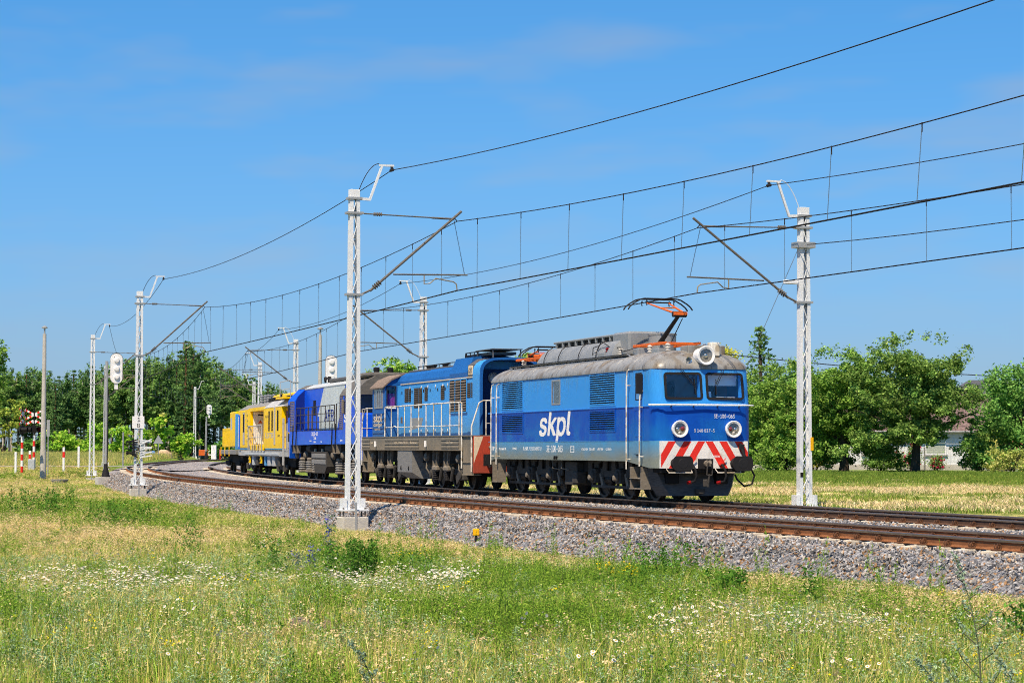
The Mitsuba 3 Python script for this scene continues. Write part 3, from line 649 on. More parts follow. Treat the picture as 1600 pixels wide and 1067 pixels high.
# lettering along the side
lg = meshkit.text_mesh('skpl', 0.70, 0.006, True); V = np.array(lg.vertices); V[:, 0] += V[:, 1] * 0.16 ; V[:, 0] = (V[:, 0] - V[:, 0].min()) / np.ptp(V[:, 0]) * 3.0 - 10.58; V[:, 1] += 1.86
Mx = SIDE(0, -W, 0); v.part('lettering', MB().add(V @ Mx[:3, :3].T + Mx[:3, 3], lg.faces), 'm_letter', label='big white slanted company name on the side')
v.part('lettering', text('3E-100-063', 0.20, SIDE(-9.84, -W - 0.001, 1.34), width=1.53), 'm_letter')
v.part('lettering', text('PL-SKPL  91 51 3 140 037-5', 0.11, SIDE(-12.2, -W - 0.001, 1.39), width=1.85), 'm_letter')
for x, t, w, z in ((-15.6, 'Hamulec', 0.3, 1.45), (-15.6, 'ręczny', 0.24, 1.38), (-14.8, 'Przewód EN', 0.75, 1.40), (-13.3, 'Postój', 0.4, 1.41), (-6.6, '<16.8 m>', 0.6, 1.40), (-5.9, '114.0 t', 0.5, 1.40), (-5.2, '<8.9 m>', 0.5, 1.40), (-4.5, '<3.5 m>', 0.5, 1.40)):
    v.part('lettering', text(t, 0.075, SIDE(x, -W - 0.001, z), width=w), 'm_letter')
v.part('data_panel', MB().prism(ring_poly([(-7.6, 1.33), (-7.25, 1.33), (-7.25, 1.52), (-7.6, 1.52)], [(-7.57, 1.35), (-7.28, 1.35), (-7.28, 1.50), (-7.57, 1.50)]), 0.003, SIDE(0, -W - 0.001, 0)).box(-7.56, -7.29, -W - 0.004, -W - 0.001, 1.42, 1.43), 'm_letter')
# door, handrails, steps
dr_ = v.part('door', MB().prism(ring_poly([(-2.22, 1.30), (-1.46, 1.30), (-1.46, 3.62), (-2.22, 3.62)], [(-2.06, 2.78), (-1.57, 2.78), (-1.57, 3.54), (-2.06, 3.54)]), 0.014, SIDE(0, -W, 0)), 'm_e1')
dr_.part('lower_panel', MB().prism(ring_poly([(-2.12, 1.78), (-1.55, 1.78), (-1.55, 2.52), (-2.12, 2.52)], [(-2.09, 1.81), (-1.58, 1.81), (-1.58, 2.49), (-2.09, 2.49)]), 0.012, SIDE(0, -W - 0.014, 0)), 'm_e1')
window(dr_, 'window', [(-2.06, 2.78), (-1.57, 2.78), (-1.57, 3.54), (-2.06, 3.54)], SIDE(0, -W - 0.002, 0), 0.03, 0.015, True, 'm_rubber')
dr_.part('mirror', MB().box(-1.48, -1.44, -W - 0.22, -W - 0.03, 2.95, 3.5, 0.01), 'm_black')
v.part('step_recess', MB().box(-2.0, -1.72, -W - 0.004, -W + 0.02, 1.28, 1.48, 0).box(-2.0, -1.72, -W - 0.03, -W, 1.265, 1.28), 'm_dark')
for x, z0, z1 in ((-2.50, 0.88, 3.66), (-1.48, 0.96, 3.04), (-15.35, 0.92, 3.58), (-14.75, 0.92, 3.58)):
    m = MB().tube([(x, -W, z1), (x, -W - 0.09, z1 - 0.05), (x, -W - 0.11, z1 - 0.3), (x - 0.02, -W - 0.11, z0 + 0.2), (x - 0.02, -W - 0.11, z0)], 0.02, 8)
    hr_ = v.part('handrail', m, 'm_rail_white', smooth=30)
    for z in (z0 + 0.28, z1 - 0.45): hr_.part('bracket', MB().beam([x, -W, z], [x, -W - 0.11, z], 0.03, 0.03), 'm_rail_white')
st = MB()
for x0 in (-2.42, -1.62): st.box(x0, x0 + 0.04, -1.5, -1.2, 0.33, 0.95)
st.box(-2.42, -1.58, -1.52, -1.2, 0.33, 0.36).box(-2.42, -1.58, -1.52, -1.25, 0.62, 0.645)
v.part('step', st, 'm_bogie_pale')
st = MB()
for x0 in (-15.4, -14.9): st.box(x0, x0 + 0.04, -1.5, -1.2, 0.33, 1.0)
v.part('step', st.box(-15.4, -14.86, -1.52, -1.2, 0.33, 0.36), 'm_bogie_pale')
# beam, buffers, coupling, hoses, plough
buffer_pair(v, 0.0, 1); buffer_pair(v, -16.82, -1)
v.part('underframe', MB().box(-15.6, -1.3, -0.95, 0.95, 0.75, 1.12), 'm_underframe')
v.part('front_beam', MB().box(-1.3, -0.66, -1.25, 1.2, 0.80, 0.915), 'm_underframe')
cp = v.part('coupling', MB().box(XF + 0.028, XF + 0.05, -0.22, 0.22, 0.90, 1.18, 0.005), 'm_black')
cp.part('draw_hook', MB().tube([(XF, 0.02, 1.05), (XF + 0.2, 0.02, 1.05), (XF + 0.32, 0.02, 1.10), (XF + 0.36, 0.02, 1.05), (XF + 0.33, 0.02, 0.98)], [0.05, 0.05, 0.045, 0.035, 0.025], 8).cyl([XF + 0.05, 0.02, 1.05], [XF + 0.17, 0.02, 1.05], 0.085, 12), 'm_bogie_pale', smooth=30)
cp.part('screw_link', MB().tube([(XF + 0.3, 0.09, 1.03), (XF + 0.27, 0.10, 0.75), (XF + 0.25, 0.02, 0.72), (XF + 0.27, -0.06, 0.75), (XF + 0.3, -0.05, 1.03)], 0.02, 6).cyl([XF + 0.25, 0.02, 0.76], [XF + 0.2, 0.0, 0.42], 0.03, 8).box(XF + 0.12, XF + 0.2, -0.12, 0.05, 0.42, 0.62, 0.02), 'm_bogie', smooth=30)
for y, sg in ((-0.42, 1), (0.45, 1)):
    hs = v.part('brake_hose', MB().tube([(XF + 0.02, y, 1.0), (XF + 0.13, y, 1.02), (XF + 0.2, y + 0.06, 0.88), (XF + 0.2, y + 0.09, 0.7), (XF + 0.15, y + 0.05, 0.56), (XF + 0.1, y - 0.03, 0.55)], 0.032, 8), 'm_rubber', smooth=30)
    hs.part('cock', MB().cyl([XF, y - 0.03, 1.03], [XF + 0.08, y - 0.03, 1.05], 0.05, 8).beam([XF + 0.08, y, 1.05], [XF + 0.1, y + 0.12, 1.2], 0.02, 0.02), 'm_red')
    hs.part('hose_end', MB().cyl([XF + 0.1, y - 0.03, 0.55], [XF + 0.05, y - 0.13, 0.52], 0.045, 8), 'm_redlamp')
for y in (-0.75, 0.68): v.part('shunter_grip', MB().tube([(XF + 0.0, y - 0.38, 0.90), (XF + 0.14, y - 0.36, 0.80), (XF + 0.14, y + 0.32, 0.80), (XF + 0.0, y + 0.34, 0.90)], 0.014, 6), 'm_rail_white', smooth=30)
v.part('heating_socket', MB().box(XF + 0.03, XF + 0.13, 0.98, 1.12, 1.42, 1.58, 0.02).tube([(XF + 0.1, 1.05, 1.45), (XF + 0.16, 1.1, 1.25), (XF + 0.1, 1.08, 1.15)], 0.045, 8).box(XF + 0.03, XF + 0.1, 1.0, 1.14, 1.1, 1.2), 'm_black')
v.part('heating_cable', MB().tube([(XF + 0.1, 1.12, 0.92), (XF + 0.06, 1.34, 0.90), (XF, 1.46, 0.72), (XF - 0.05, 1.40, 0.48), (XF - 0.1, 1.2, 0.43), (XF - 0.15, 1.0, 0.62), (XF - 0.15, 0.95, 0.75)], 0.028, 8), 'm_rubber', smooth=30)
pw = MB()
top, midl, bot = (-1.30, 1.34, 0.90), (-1.12, 1.16, 0.42), (-1.02, 1.0, 0.165)
V = []
for x, hw, z in (top, midl, bot):
    V += [(x - 0.45, -hw - 0.06, z), (x, -hw + 0.16, z), (x, hw - 0.16, z), (x - 0.45, hw + 0.06, z)]
    V += [(x - 0.47, -hw - 0.04, z), (x - 0.02, -hw + 0.16, z), (x - 0.02, hw - 0.16, z), (x - 0.47, hw + 0.04, z)]
F = []
for rr in (0, 8):
    for cc in range(3): F += [(rr + cc, rr + 8 + cc, rr + 9 + cc, rr + cc + 1), (rr + 4 + cc, rr + 5 + cc, rr + 13 + cc, rr + 12 + cc)]
F += [(16 + c, 20 + c, 21 + c, 17 + c) for c in range(3)]
pbr('m_plough', rust((0.05, 0.05, 0.053), (0.15, 0.145, 0.14)), 0.55, metal=0.2)
pw.add(V, F)
pl_ = v.part('snow_plough', pw, 'm_plough')
for y in (-0.95, 0.5): pl_.part('brace', MB().box(-1.35, -1.0, y, y + 0.35, 0.5, 0.8, 0.01), 'm_dark')
pl_.part('foot_plate', MB().box(-1.05, -0.93, -0.12, 0.14, 0.22, 0.36, 0.01), 'm_bogie')
# running gear
def bogie_e(xa):
    c = xa[1]
    P = sbox(xa[0] - 0.75, 0.62, xa[2] + 0.75, 1.16) if xa[0] < xa[2] else sbox(xa[2] - 0.75, 0.62, xa[0] + 0.75, 1.16)
    for x in xa: P = P.difference(sbox(x - 0.24, 0.5, x + 0.24, 0.88))
    for x in xa[:2]:
        for dx in (0.42, 1.05, 1.68):
            hole = Polygon(rrect(x + dx - 0.10, x + dx + 0.10, 0.86, 1.12, 0.095)) if dx != 1.05 else Polygon(rrect(x + dx - 0.2, x + dx + 0.2, 0.80, 1.10, 0.04))
            P = P.difference(hole)
    b = v.part('bogie', MB().prism(P, 0.05, SIDE(0, -0.98, 0)).prism(P, 0.05, SIDE(0, 1.03, 0)).box(min(xa) - 0.7, max(xa) + 0.7, -0.9, -0.86, 0.85, 1.1), 'm_bogie')
    for x in xa:
        b.part('axle_box', MB().box(x - 0.20, x + 0.20, -1.16, -0.92, 0.44, 0.86, 0.03).lathe([(0.17, -0.02), (0.17, 0.06), (0.13, 0.085), (0, 0.09)], [x, -1.14, 0.64], [0, -1, 0], 16), 'm_bogie', smooth=30)
        b.part('axle_cap', MB().lathe([(0.085, 0.0), (0.085, 0.05), (0.06, 0.07), (0, 0.07)], [x - 0.02, -1.22, 0.60], [0, -1, 0], 12), 'm_bogie_pale', smooth=30)
        for dx in (-0.30, 0.30):
            b.part('brake_hanger', MB().beam([x + dx, -1.0, 0.72], [x + dx * 1.5, -0.98, 0.34], 0.07, 0.12), 'm_bogie' if dx < 0 else 'm_bogie_pale')
            b.part('spring', MB().lathe([(0.07, z) if k % 2 else (0.05, z) for k, z in enumerate(np.linspace(0, 0.28, 11))], [x + dx * 0.95, -1.02, 0.74], [0, 0, 1], 8), 'm_dark')
        b.part('sand_pipe', MB().tube([(x + 0.55, -1.0, 0.95), (x + 0.58, -1.04, 0.6), (x + 0.66, -0.85, 0.12)], 0.02, 5), 'm_bogie')
        wheelset(v, x)
    b.part('tie_bar', MB().box(min(xa) - 0.5, max(xa) + 0.5, -1.02, -0.97, 0.30, 0.38), 'm_bogie')
    for x in (xa[0] + 1.05, xa[1] + 1.05):
        b.part('brake_cylinder', MB().cyl([x - 0.25, -0.93, 0.55], [x + 0.25, -0.93, 0.55], 0.13, 12).box(x - 0.12, x + 0.12, -1.0, -0.8, 0.42, 0.68), 'm_dark', smooth=30)
bogie_e([-14.55, -12.45, -10.35]); bogie_e([-6.45, -4.35, -2.25])
v.part('equipment_box', MB().box(-9.0, -7.9, -1.15, -0.5, 0.35, 1.05, 0.02).box(-8.2, -7.75, -1.2, -0.9, 0.4, 0.75, 0.02), 'm_bogie')
for x in (-9.7, -8.9): v.part('cable_loop', MB().tube([(x, -1.3, 1.1), (x + 0.15, -1.35, 0.85), (x + 0.4, -1.2, 0.8)], 0.016, 5), 'm_bogie_pale')
for x in (-9.0, -8.8): v.part('drain_spout', MB().beam([x, -W - 0.02, 1.22], [x - 0.03, -W - 0.03, 1.12], 0.05, 0.04), 'm_black')
# ---------------------------------------------------------------- hood diesel locomotive behind the electric one
pbr('m_hood', grime((0.05, 0.31, 0.76), (0.09, 0.26, 0.46), 1.9, 2.7, 0.7), 0.4)
pbr('m_hood_dark', grime((0.014, 0.11, 0.38), (0.035, 0.11, 0.27), 1.9, 3.2, 0.6), 0.45)
pbr('m_sill', grime((0.155, 0.15, 0.13), (0.24, 0.20, 0.145), 1.2, 1.9, 0.8), 0.75)
pbr('m_caproof', rust((0.13, 0.10, 0.085), (0.235, 0.185, 0.15)), 0.7)
pbr('m_louvre_brown', rust((0.06, 0.05, 0.045), (0.20, 0.165, 0.13)), 0.7)
pbr('m_hoodroof', rust((0.055, 0.06, 0.07), (0.13, 0.13, 0.13)), 0.6)
pbr('m_cream', (0.62, 0.52, 0.38), 0.6)
pbr('m_brick_red', grime((0.40, 0.055, 0.03), (0.22, 0.06, 0.04), 0.5, 1.3, 0.6), 0.6)
pbr('m_tank', rust((0.13, 0.135, 0.14), (0.27, 0.265, 0.25)), 0.6)
pbr('m_purple', (0.20, 0.03, 0.30), 0.8)
v = Veh(thing('diesel_locomotive', 'light blue hood diesel locomotive with grey brown frame and long white side railing', 'locomotive'), chord(42.42, 17.24))
W = 1.46
v.part('frame', MB().box(-16.75, -0.65, -1.40, 1.40, 1.37, 1.86).box(-16.75, -0.65, -W - 0.02, W + 0.02, 1.86, 1.895), 'm_sill')
sl = v.part('frame_side', MB().box(-16.85, -1.95, -W, -1.40, 1.36, 1.86, 0.01), 'm_sill')
for x0, x1 in ((-16.7, -15.4), (-12.9, -7.7), (-4.6, -2.3)):
    for k in range(3): sl.part('rib', MB().box(x0, x1, -W - 0.025, -W, 1.44 + k * 0.135, 1.53 + k * 0.135, 0.012), 'm_sill')
for x in (-14.3, -6.6): sl.part('lubricator', MB().cyl([x, -W - 0.05, 1.5], [x, -W - 0.05, 1.72], 0.05, 10).box(x - 0.02, x + 0.02, -W - 0.05, -W, 1.56, 1.6), 'm_white', smooth=30)
for x, t, w in ((-11.3, '620-1 SKPL 92 51', 2.0), (-8.9, 'Dessau', 0.9), (-3.9, '<16.7 m>', 0.9), (-15.2, 'Ham', 0.4)): sl.part('lettering', text(t, 0.08, SIDE(x, -W - 0.027, 1.62), width=w), 'm_cream')
# long hood
hd_prof = [(-0.95, 1.89), (-0.95, 3.93), (-0.80, 4.24), (-0.55, 4.40), (0.55, 4.40), (0.80, 4.24), (0.95, 3.93), (0.95, 1.89)]
low_prof = [(-0.95, 1.89), (-0.95, 3.94), (0.95, 3.94), (0.95, 1.89)]
v.part('hood', tm(xprism(low_prof, -12.95, -2.0)), 'm_hood')
for x0, x1, dz in ((-12.95, -12.35, -0.03), (-12.33, -9.05, -0.02), (-9.03, -5.25, 0.0)):
    pr = [(-0.97, 3.935), (-0.96, 4.05), (-0.82, 4.30 + dz), (-0.62, 4.42 + dz), (0, 4.46 + dz), (0.62, 4.42 + dz), (0.82, 4.30 + dz), (0.96, 4.05), (0.97, 3.935)]
    v.part('hood_roof', tm(xprism(pr, x0, x1)), 'm_hood_dark', smooth=20)
v.part('roof_top', MB().box(-12.6, -5.3, -0.60, 0.60, 4.39, 4.475, 0.02), 'm_hoodroof')
pr = [(-0.98, 3.935), (-0.985, 4.12), (-0.74, 4.66), (-0.5, 4.70), (0.5, 4.70), (0.74, 4.66), (0.985, 4.12), (0.98, 3.935)]
v.part('fan_housing', tm(xprism(pr, -5.23, -2.95)), 'm_hood_dark', smooth=20)
v.part('number_lamp', MB().box(-2.86, -2.30, -0.975, -0.93, 4.02, 4.33, 0.02), 'm_cream').part('lettering', text('620', 0.17, SIDE(-2.78, -0.977, 4.08), True, width=0.40), 'm_black')
pr2 = [(-0.96, 3.935), (-0.95, 4.36), (-0.62, 4.58), (0.62, 4.58), (0.95, 4.36), (0.96, 3.935)]
v.part('hood_roof', tm(xprism(pr2, -2.94, -2.0)), 'm_hoodroof', smooth=20)
fan = v.part('fan_cowl', MB().box(-4.9, -1.7, -0.45, 0.45, 4.70, 4.80, 0.02).box(-3.4, -1.3, -0.55, 0.55, 4.87, 4.90), 'm_hoodroof')
for x in (-3.3, -1.4):
    for y in (-0.5, 0.5): fan.part('post', MB().box(x, x + 0.04, y - 0.02, y + 0.02, 4.58, 4.87), 'm_hoodroof')
# radiator end: an open arch
an = np.linspace(0, PI, 15)
arch_o = [(-1.06, 1.9)] + [(-1.06 * math.copysign(abs(math.cos(t)) ** 0.55, math.cos(t)), 3.90 + 0.66 * math.sin(t) ** 0.6) for t in an] + [(1.06, 1.9)]
arch_i = [(-1.0, 1.9)] + [(-1.0 * math.copysign(abs(math.cos(t)) ** 0.55, math.cos(t)), 3.86 + 0.64 * math.sin(t) ** 0.6) for t in an] + [(1.0, 1.9)]
v.part('end_shroud', tm(xprism(arch_o, -2.0, -1.0) - xprism(arch_i, -1.92, -0.9)), 'm_hood', smooth=25)
v.part('shroud_shade_sheet', tm(xprism([(a * 0.995, c - 0.004) for a, c in arch_i], -1.90, -1.04) - xprism([(a * 0.97, c - 0.03) for a, c in arch_i], -1.95, -0.9)), 'm_navy2', smooth=25); pbr('m_navy2', (0.012, 0.045, 0.14), 0.6)  # inner sheet added to darken the arch; shade put into its blue
v.part('shroud_rim', tm(xprism([(a * 1.03, c + 0.02) for a, c in arch_o], -1.02, -0.94) - xprism(arch_i, -1.1, -0.9)), 'm_hood_dark', smooth=25)
v.part('end_wall', MB().box(-1.93, -1.86, -0.98, 0.98, 1.95, 4.2), 'm_navy2')
v.part('end_lamp', MB().lathe([(0.2, -0.1), (0.2, 0.05), (0.16, 0.07), (0.12, 0.02), (0, 0.0)], [-1.85, -0.35, 3.9], [1, 0, 0], 16), 'm_steel', smooth=30)
# doors, vents and grilles of the hood
for k, (x0, x1) in enumerate(((-12.25, -10.72), (-10.68, -9.02), (-8.98, -8.05), (-8.02, -7.0), (-6.97, -5.95), (-5.92, -5.3), (-2.95, -2.05))):
    d = v.part('hood_door', MB().box(x0, x1, -0.968, -0.945, 1.98, 3.86, 0.008), 'm_hood')
    d.part('hinge', MB().box(x0 + 0.05, x0 + 0.13, -0.985, -0.965, 3.55, 3.66, 0), 'm_black')
    for z in (3.8, 2.15): d.part('latch', MB().tube([(x1 - 0.2, -0.97, z), (x1 - 0.14, -1.0, z - 0.09), (x1 - 0.2, -0.97, z - 0.17)], 0.012, 5), 'm_rail_white')
for x0, x1, z0, z1 in ((-11.68, -11.22, 3.22, 3.75), (-11.12, -10.78, 3.22, 3.75), (-10.25, -9.68, 2.98, 3.74), (-9.58, -9.12, 2.98, 3.74), (-8.70, -8.30, 3.22, 3.74), (-6.40, -5.95, 3.22, 3.74), (-2.92, -2.55, 3.22, 3.74), (-2.42, -2.06, 3.22, 3.74)):
    g = v.part('vent', MB().box(x0, x1, -0.985, -0.966, z0, z1), 'm_dark')
    for z in np.arange(z0 + 0.03, z1, 0.075): g.part('slat', MB().box(x0, x1, -1.0, -0.985, z, z + 0.03), 'm_louvre_brown')
for x0, x1 in ((-5.16, -4.50), (-4.42, -3.78), (-3.70, -3.02)):
    g = v.part('radiator_grille', MB().box(x0, x1, -0.978, -0.955, 2.74, 3.88), 'm_dark')
    for z in np.arange(2.77, 3.86, 0.092): g.part('slat', MB().add([(x0, -0.98, z + 0.065), (x1, -0.98, z + 0.065), (x1, -1.02, z), (x0, -1.02, z), (x1, -1.015, z - 0.012), (x0, -1.015, z - 0.012)], [(0, 3, 2, 1), (3, 5, 4, 2)]), 'm_louvre_brown')
    g.part('edge', MB().box(x0 - 0.03, x0, -1.0, -0.955, 2.72, 3.9).box(x1, x1 + 0.03, -1.0, -0.955, 2.72, 3.9).box(x0, x1, -1.0, -0.955, 2.70, 2.74).box(x0, x1, -1.0, -0.955, 3.88, 3.92), 'm_hood')
v.part('patch_panel', MB().prism([(-10.9, 2.6), (-8.95, 2.6), (-9.2, 2.25), (-10.9, 2.12)], 0.003, SIDE(0, -0.969, 0)), 'm_steel')
v.part('number_plate', MB().box(-12.28, -12.05, -0.99, -0.966, 2.42, 2.66), 'm_louvre_brown')
v.part('gutter', MB().box(-12.3, -2.05, -1.0, -0.955, 3.915, 3.95), 'm_cream')
# roof rails
for y in (-0.5,):
    m = MB()
    for x in np.arange(-11.4, -5.4, 0.75): m.tube([(x, y, 4.45), (x, y, 4.60)], 0.018, 5)
    v.part('roof_rail', m.tube([(-11.5, y, 4.6), (-5.4, y, 4.6)], 0.02, 5), 'm_black')
    m = MB()
    for x in np.arange(-4.7, -3.0, 0.5): m.tube([(x, y, 4.7), (x, y, 4.86)], 0.018, 5)
    v.part('roof_rail', m.tube([(-4.85, y, 4.68), (-4.8, y, 4.86), (-2.9, y, 4.86)], 0.02, 5), 'm_black')
for x in (-10.9, -10.3, -8.6): v.part('exhaust_stub', MB().lathe([(0.12, 0), (0.12, 0.12), (0.15, 0.13), (0.15, 0.18), (0, 0.18)], [x, -0.2, 4.46], [0, 0, 1], 12), 'm_black', smooth=30)
# cab
cab = xprism([(-W, 1.89), (-W, 3.84), (-1.2, 4.12), (-0.75, 4.32), (0, 4.40), (0.75, 4.32), (1.2, 4.12), (W, 3.84), (W, 1.89)], -15.0, -12.97)
cab -= cube(-14.9, -13.07, -1.38, 1.38, 2.5, 3.8)
cab -= cube(-14.62, -13.25, -1.6, -1.2, 3.02, 3.78)
cab -= cube(-13.2, -12.8, -1.36, -1.02, 3.08, 3.86)
v.part('cab', tm(cab), 'm_hood_dark', smooth=20)
rp = [(-W - 0.10, 3.80), (-W - 0.10, 3.85), (-1.22, 4.17), (-0.76, 4.365), (0, 4.45), (0.76, 4.365), (1.22, 4.17), (W + 0.10, 3.85), (W + 0.10, 3.80), (1.2, 4.11), (0.75, 4.315), (0, 4.40), (-0.75, 4.315), (-1.2, 4.11)]
v.part('cab_roof', tm(xprism(rp, -15.1, -12.88)), 'm_caproof', smooth=25)
wv = window(v, 'cab_window', [(-14.62, 3.02), (-13.25, 3.02), (-13.25, 3.78), (-14.62, 3.78)], SIDE(0, -W + 0.004, 0), 0.05, 0.03, True, 'm_steel')
for x in (-14.2, -13.9, -13.5): wv.part('bar', MB().box(x, x + 0.05, -W - 0.03, -W + 0.0, 3.05, 3.76), 'm_steel')
window(v, 'cab_end_window', rrect(-1.40, -0.99, 3.05, 3.90, 0.05), FRONT(-12.985, 0, 0), 0.04, 0.03, True, 'm_rubber')
v.part('curtain', MB().box(-13.20, -13.18, -1.37, -1.0, 3.06, 3.6), 'm_purple')
v.part('curtain', MB().box(-14.0, -13.3, -1.33, -1.31, 3.1, 3.7), 'm_purple')
v.part('paper', MB().box(-12.95, -12.90, -1.40, -1.02, 3.0, 3.09), 'm_white')
for k in range(5): v.part('cab_rib', MB().box(-14.9, -13.1, -W - 0.03, -W, 2.02 + k * 0.19, 2.12 + k * 0.19, 0.02), 'm_hood_dark')
v.part('lettering', text('skpl', 0.30, SIDE(-14.65, -W - 0.034, 2.48), True, width=1.35), 'm_cream')
v.part('lettering', text('cargo', 0.13, SIDE(-14.65, -W - 0.034, 2.31), True, width=1.35), 'm_cream')
v.part('lettering', text('skpl-1201', 0.07, SIDE(-14.45, -W - 0.034, 2.16), width=0.9), 'm_cream')
# railings
m = MB().tube([(-12.95, -W, 1.9), (-12.92, -W, 3.03), (-12.85, -W, 3.05), (-2.05, -W, 3.05), (-1.95, -W, 3.0), (-1.95, -W, 0.75)], 0.026, 8)
rl = v.part('railing', m, 'm_rail_white', smooth=30)
rl.part('mid_rail', MB().tube([(-12.94, -W, 2.25), (-11.7, -W, 2.25), (-11.4, -W, 2.30), (-11.1, -W, 2.25), (-2.2, -W, 2.24)], 0.018, 6), 'm_rail_white')
for x in (-11.89, -10.86, -9.85, -8.86, -7.76, -6.70, -5.65, -4.58, -3.47, -2.28): rl.part('post', MB().cyl([x, -W, 1.9], [x, -W, 3.05], 0.022, 6), 'm_rail_white')
m = MB().tube([(-16.8, -W, 0.75), (-16.8, -W, 2.5), (-16.3, -W, 3.0), (-16.1, -W, 3.05), (-15.05, -W, 3.05)], 0.026, 8).cyl([-16.75, -W, 1.9], [-16.75, -W, 3.04], 0.022, 6).cyl([-15.9, -W, 1.9], [-15.9, -W, 3.05], 0.022, 6).tube([(-16.75, -W, 2.25), (-15.0, -W, 2.25)], 0.018, 6).tube([(-16.75, -W, 3.04), (-15.0, -W, 3.04)], 0.02, 6)
v.part('railing', m, 'm_rail_white', smooth=30)
m = MB().tube([(-0.72, -W, 0.65), (-0.72, -W, 2.2), (-0.70, -1.2, 3.0), (-0.70, -1.05, 3.08), (-0.70, -0.55, 3.08)], 0.026, 8).cyl([-0.70, -0.95, 1.9], [-0.70, -0.95, 3.08], 0.02, 6).cyl([-0.70, -0.55, 0.9], [-0.70, -0.55, 3.25], 0.026, 6).cyl([-0.70, -0.95, 2.3], [-0.70, -0.55, 2.3], 0.018, 6)
v.part('end_railing', m, 'm_rail_white', smooth=30)
v.part('headstock', MB().box(-0.70, -0.60, -1.42, 1.42, 0.60, 1.86, 0.01), 'm_brick_red')
v.part('headstock_stripe', MB().prism([(-1.41, 1.85), (-1.08, 1.85), (-1.41, 0.95)], 0.003, FRONT(-0.599, 0, 0)), 'm_cream')
for y in (-0.85, 0.5): v.part('hanging_hose', MB().tube([(-0.6, y, 1.5), (-0.45, y, 1.45), (-0.42, y + 0.03, 1.0), (-0.5, y - 0.02, 0.8)], 0.04, 7), 'm_bogie_pale', smooth=30)
v.part('step_well', MB().box(-1.9, -0.75, -1.42, -1.36, 0.55, 1.86).box(-1.9, -0.75, -1.46, -1.1, 0.52, 0.56).box(-1.9, -0.75, -1.46, -1.2, 0.95, 0.98), 'm_sill')
for x0 in (-16.7, -15.9): v.part('step_plate', MB().box(x0, x0 + 0.06, -1.44, -1.1, 0.5, 1.36), 'm_sill')
v.part('step_plate', MB().box(-16.7, -15.84, -1.46, -1.1, 0.48, 0.52).box(-16.7, -15.84, -1.46, -1.1, 0.9, 0.93), 'm_sill')
buffer_pair(v, 0.0, 1); buffer_pair(v, -17.24, -1)
tk = sprism([(-11.0, 1.35), (-8.83, 1.35), (-8.83, 0.52), (-8.83, 0.30), (-11.0, 0.30)], -1.43, 1.43)
tk -= xprism([(-1.6, 0.55), (-1.44, 0.55), (-1.0, 0.28), (-1.6, 0.2)], -12, -8) + xprism([(1.6, 0.55), (1.44, 0.55), (1.0, 0.28), (1.6, 0.2)], -12, -8)
tkp = v.part('fuel_tank', tm(tk), 'm_tank', smooth=20)
for x in (-10.45, -9.3): tkp.part('tank_handle', MB().tube([(x, -1.44, 0.62), (x + 0.06, -1.47, 0.68), (x, -1.44, 0.76)], 0.02, 5), 'm_black')
v.part('underframe', MB().box(-16.4, -0.9, -1.0, 1.0, 0.9, 1.37), 'm_underframe')
for c in (-13.2, -4.9):
    b = v.part('bogie', MB().box(c - 2.7, c + 2.7, -1.05, -0.98, 0.5, 0.72, 0.02).box(c - 2.7, c + 2.7, 0.98, 1.05, 0.5, 0.72, 0.02).box(c - 2.75, c - 2.6, -1, 1, 0.4, 0.7), 'm_bogie')
    for dx in (-2.0, 0.0, 2.0):
        wheelset(v, c + dx, 0.525)
        b.part('axle_box', MB().box(c + dx - 0.22, c + dx + 0.22, -1.2, -0.95, 0.32, 0.68, 0.04).lathe([(0.13, 0), (0.13, 0.05), (0, 0.06)], [c + dx, -1.2, 0.5], [0, -1, 0], 12), 'm_bogie', smooth=30)
    for dx in (-1.25, 0.25):
        h = MB()
        for e in (-0.18, 0.18): h.beam([c + dx + e * 1.5, -1.22, 1.36], [c + dx + e, -1.25, 0.75], 0.10, 0.06)
        b.part('hanger', h.box(c + dx - 0.30, c + dx + 0.30, -1.32, -1.12, 0.62, 0.82, 0.05), 'm_bogie_pale')
        b.part('spring', MB().lathe([(0.13, z) if k % 2 else (0.10, z) for k, z in enumerate(np.linspace(0, 0.34, 11))], [c + dx, -1.22, 0.28], [0, 0, 1], 10), 'm_black')
        b.part('damper', MB().cyl([c + dx + 0.5, -1.2, 0.3], [c + dx + 0.75, -1.2, 0.75], 0.07, 8), 'm_bogie')
    for dx, zz in ((-2.6, 1.12), (1.75, 1.08)):
        b.part('sandbox_cap', MB().lathe([(0.16, 0), (0.16, 0.12), (0.10, 0.16), (0, 0.17)], [c + dx, -1.15, zz], [0, -1, 0.2], 12).tube([(c + dx, -1.2, zz), (c + dx + 0.1, -1.25, 0.7), (c + dx + 0.2, -0.95, 0.2)], 0.03, 6), 'm_bogie_pale', smooth=30)
    b.part('brake_arm', MB().beam([c + 2.5, -1.15, 0.95], [c + 1.1, -1.1, 0.3], 0.06, 0.3), 'm_bogie')

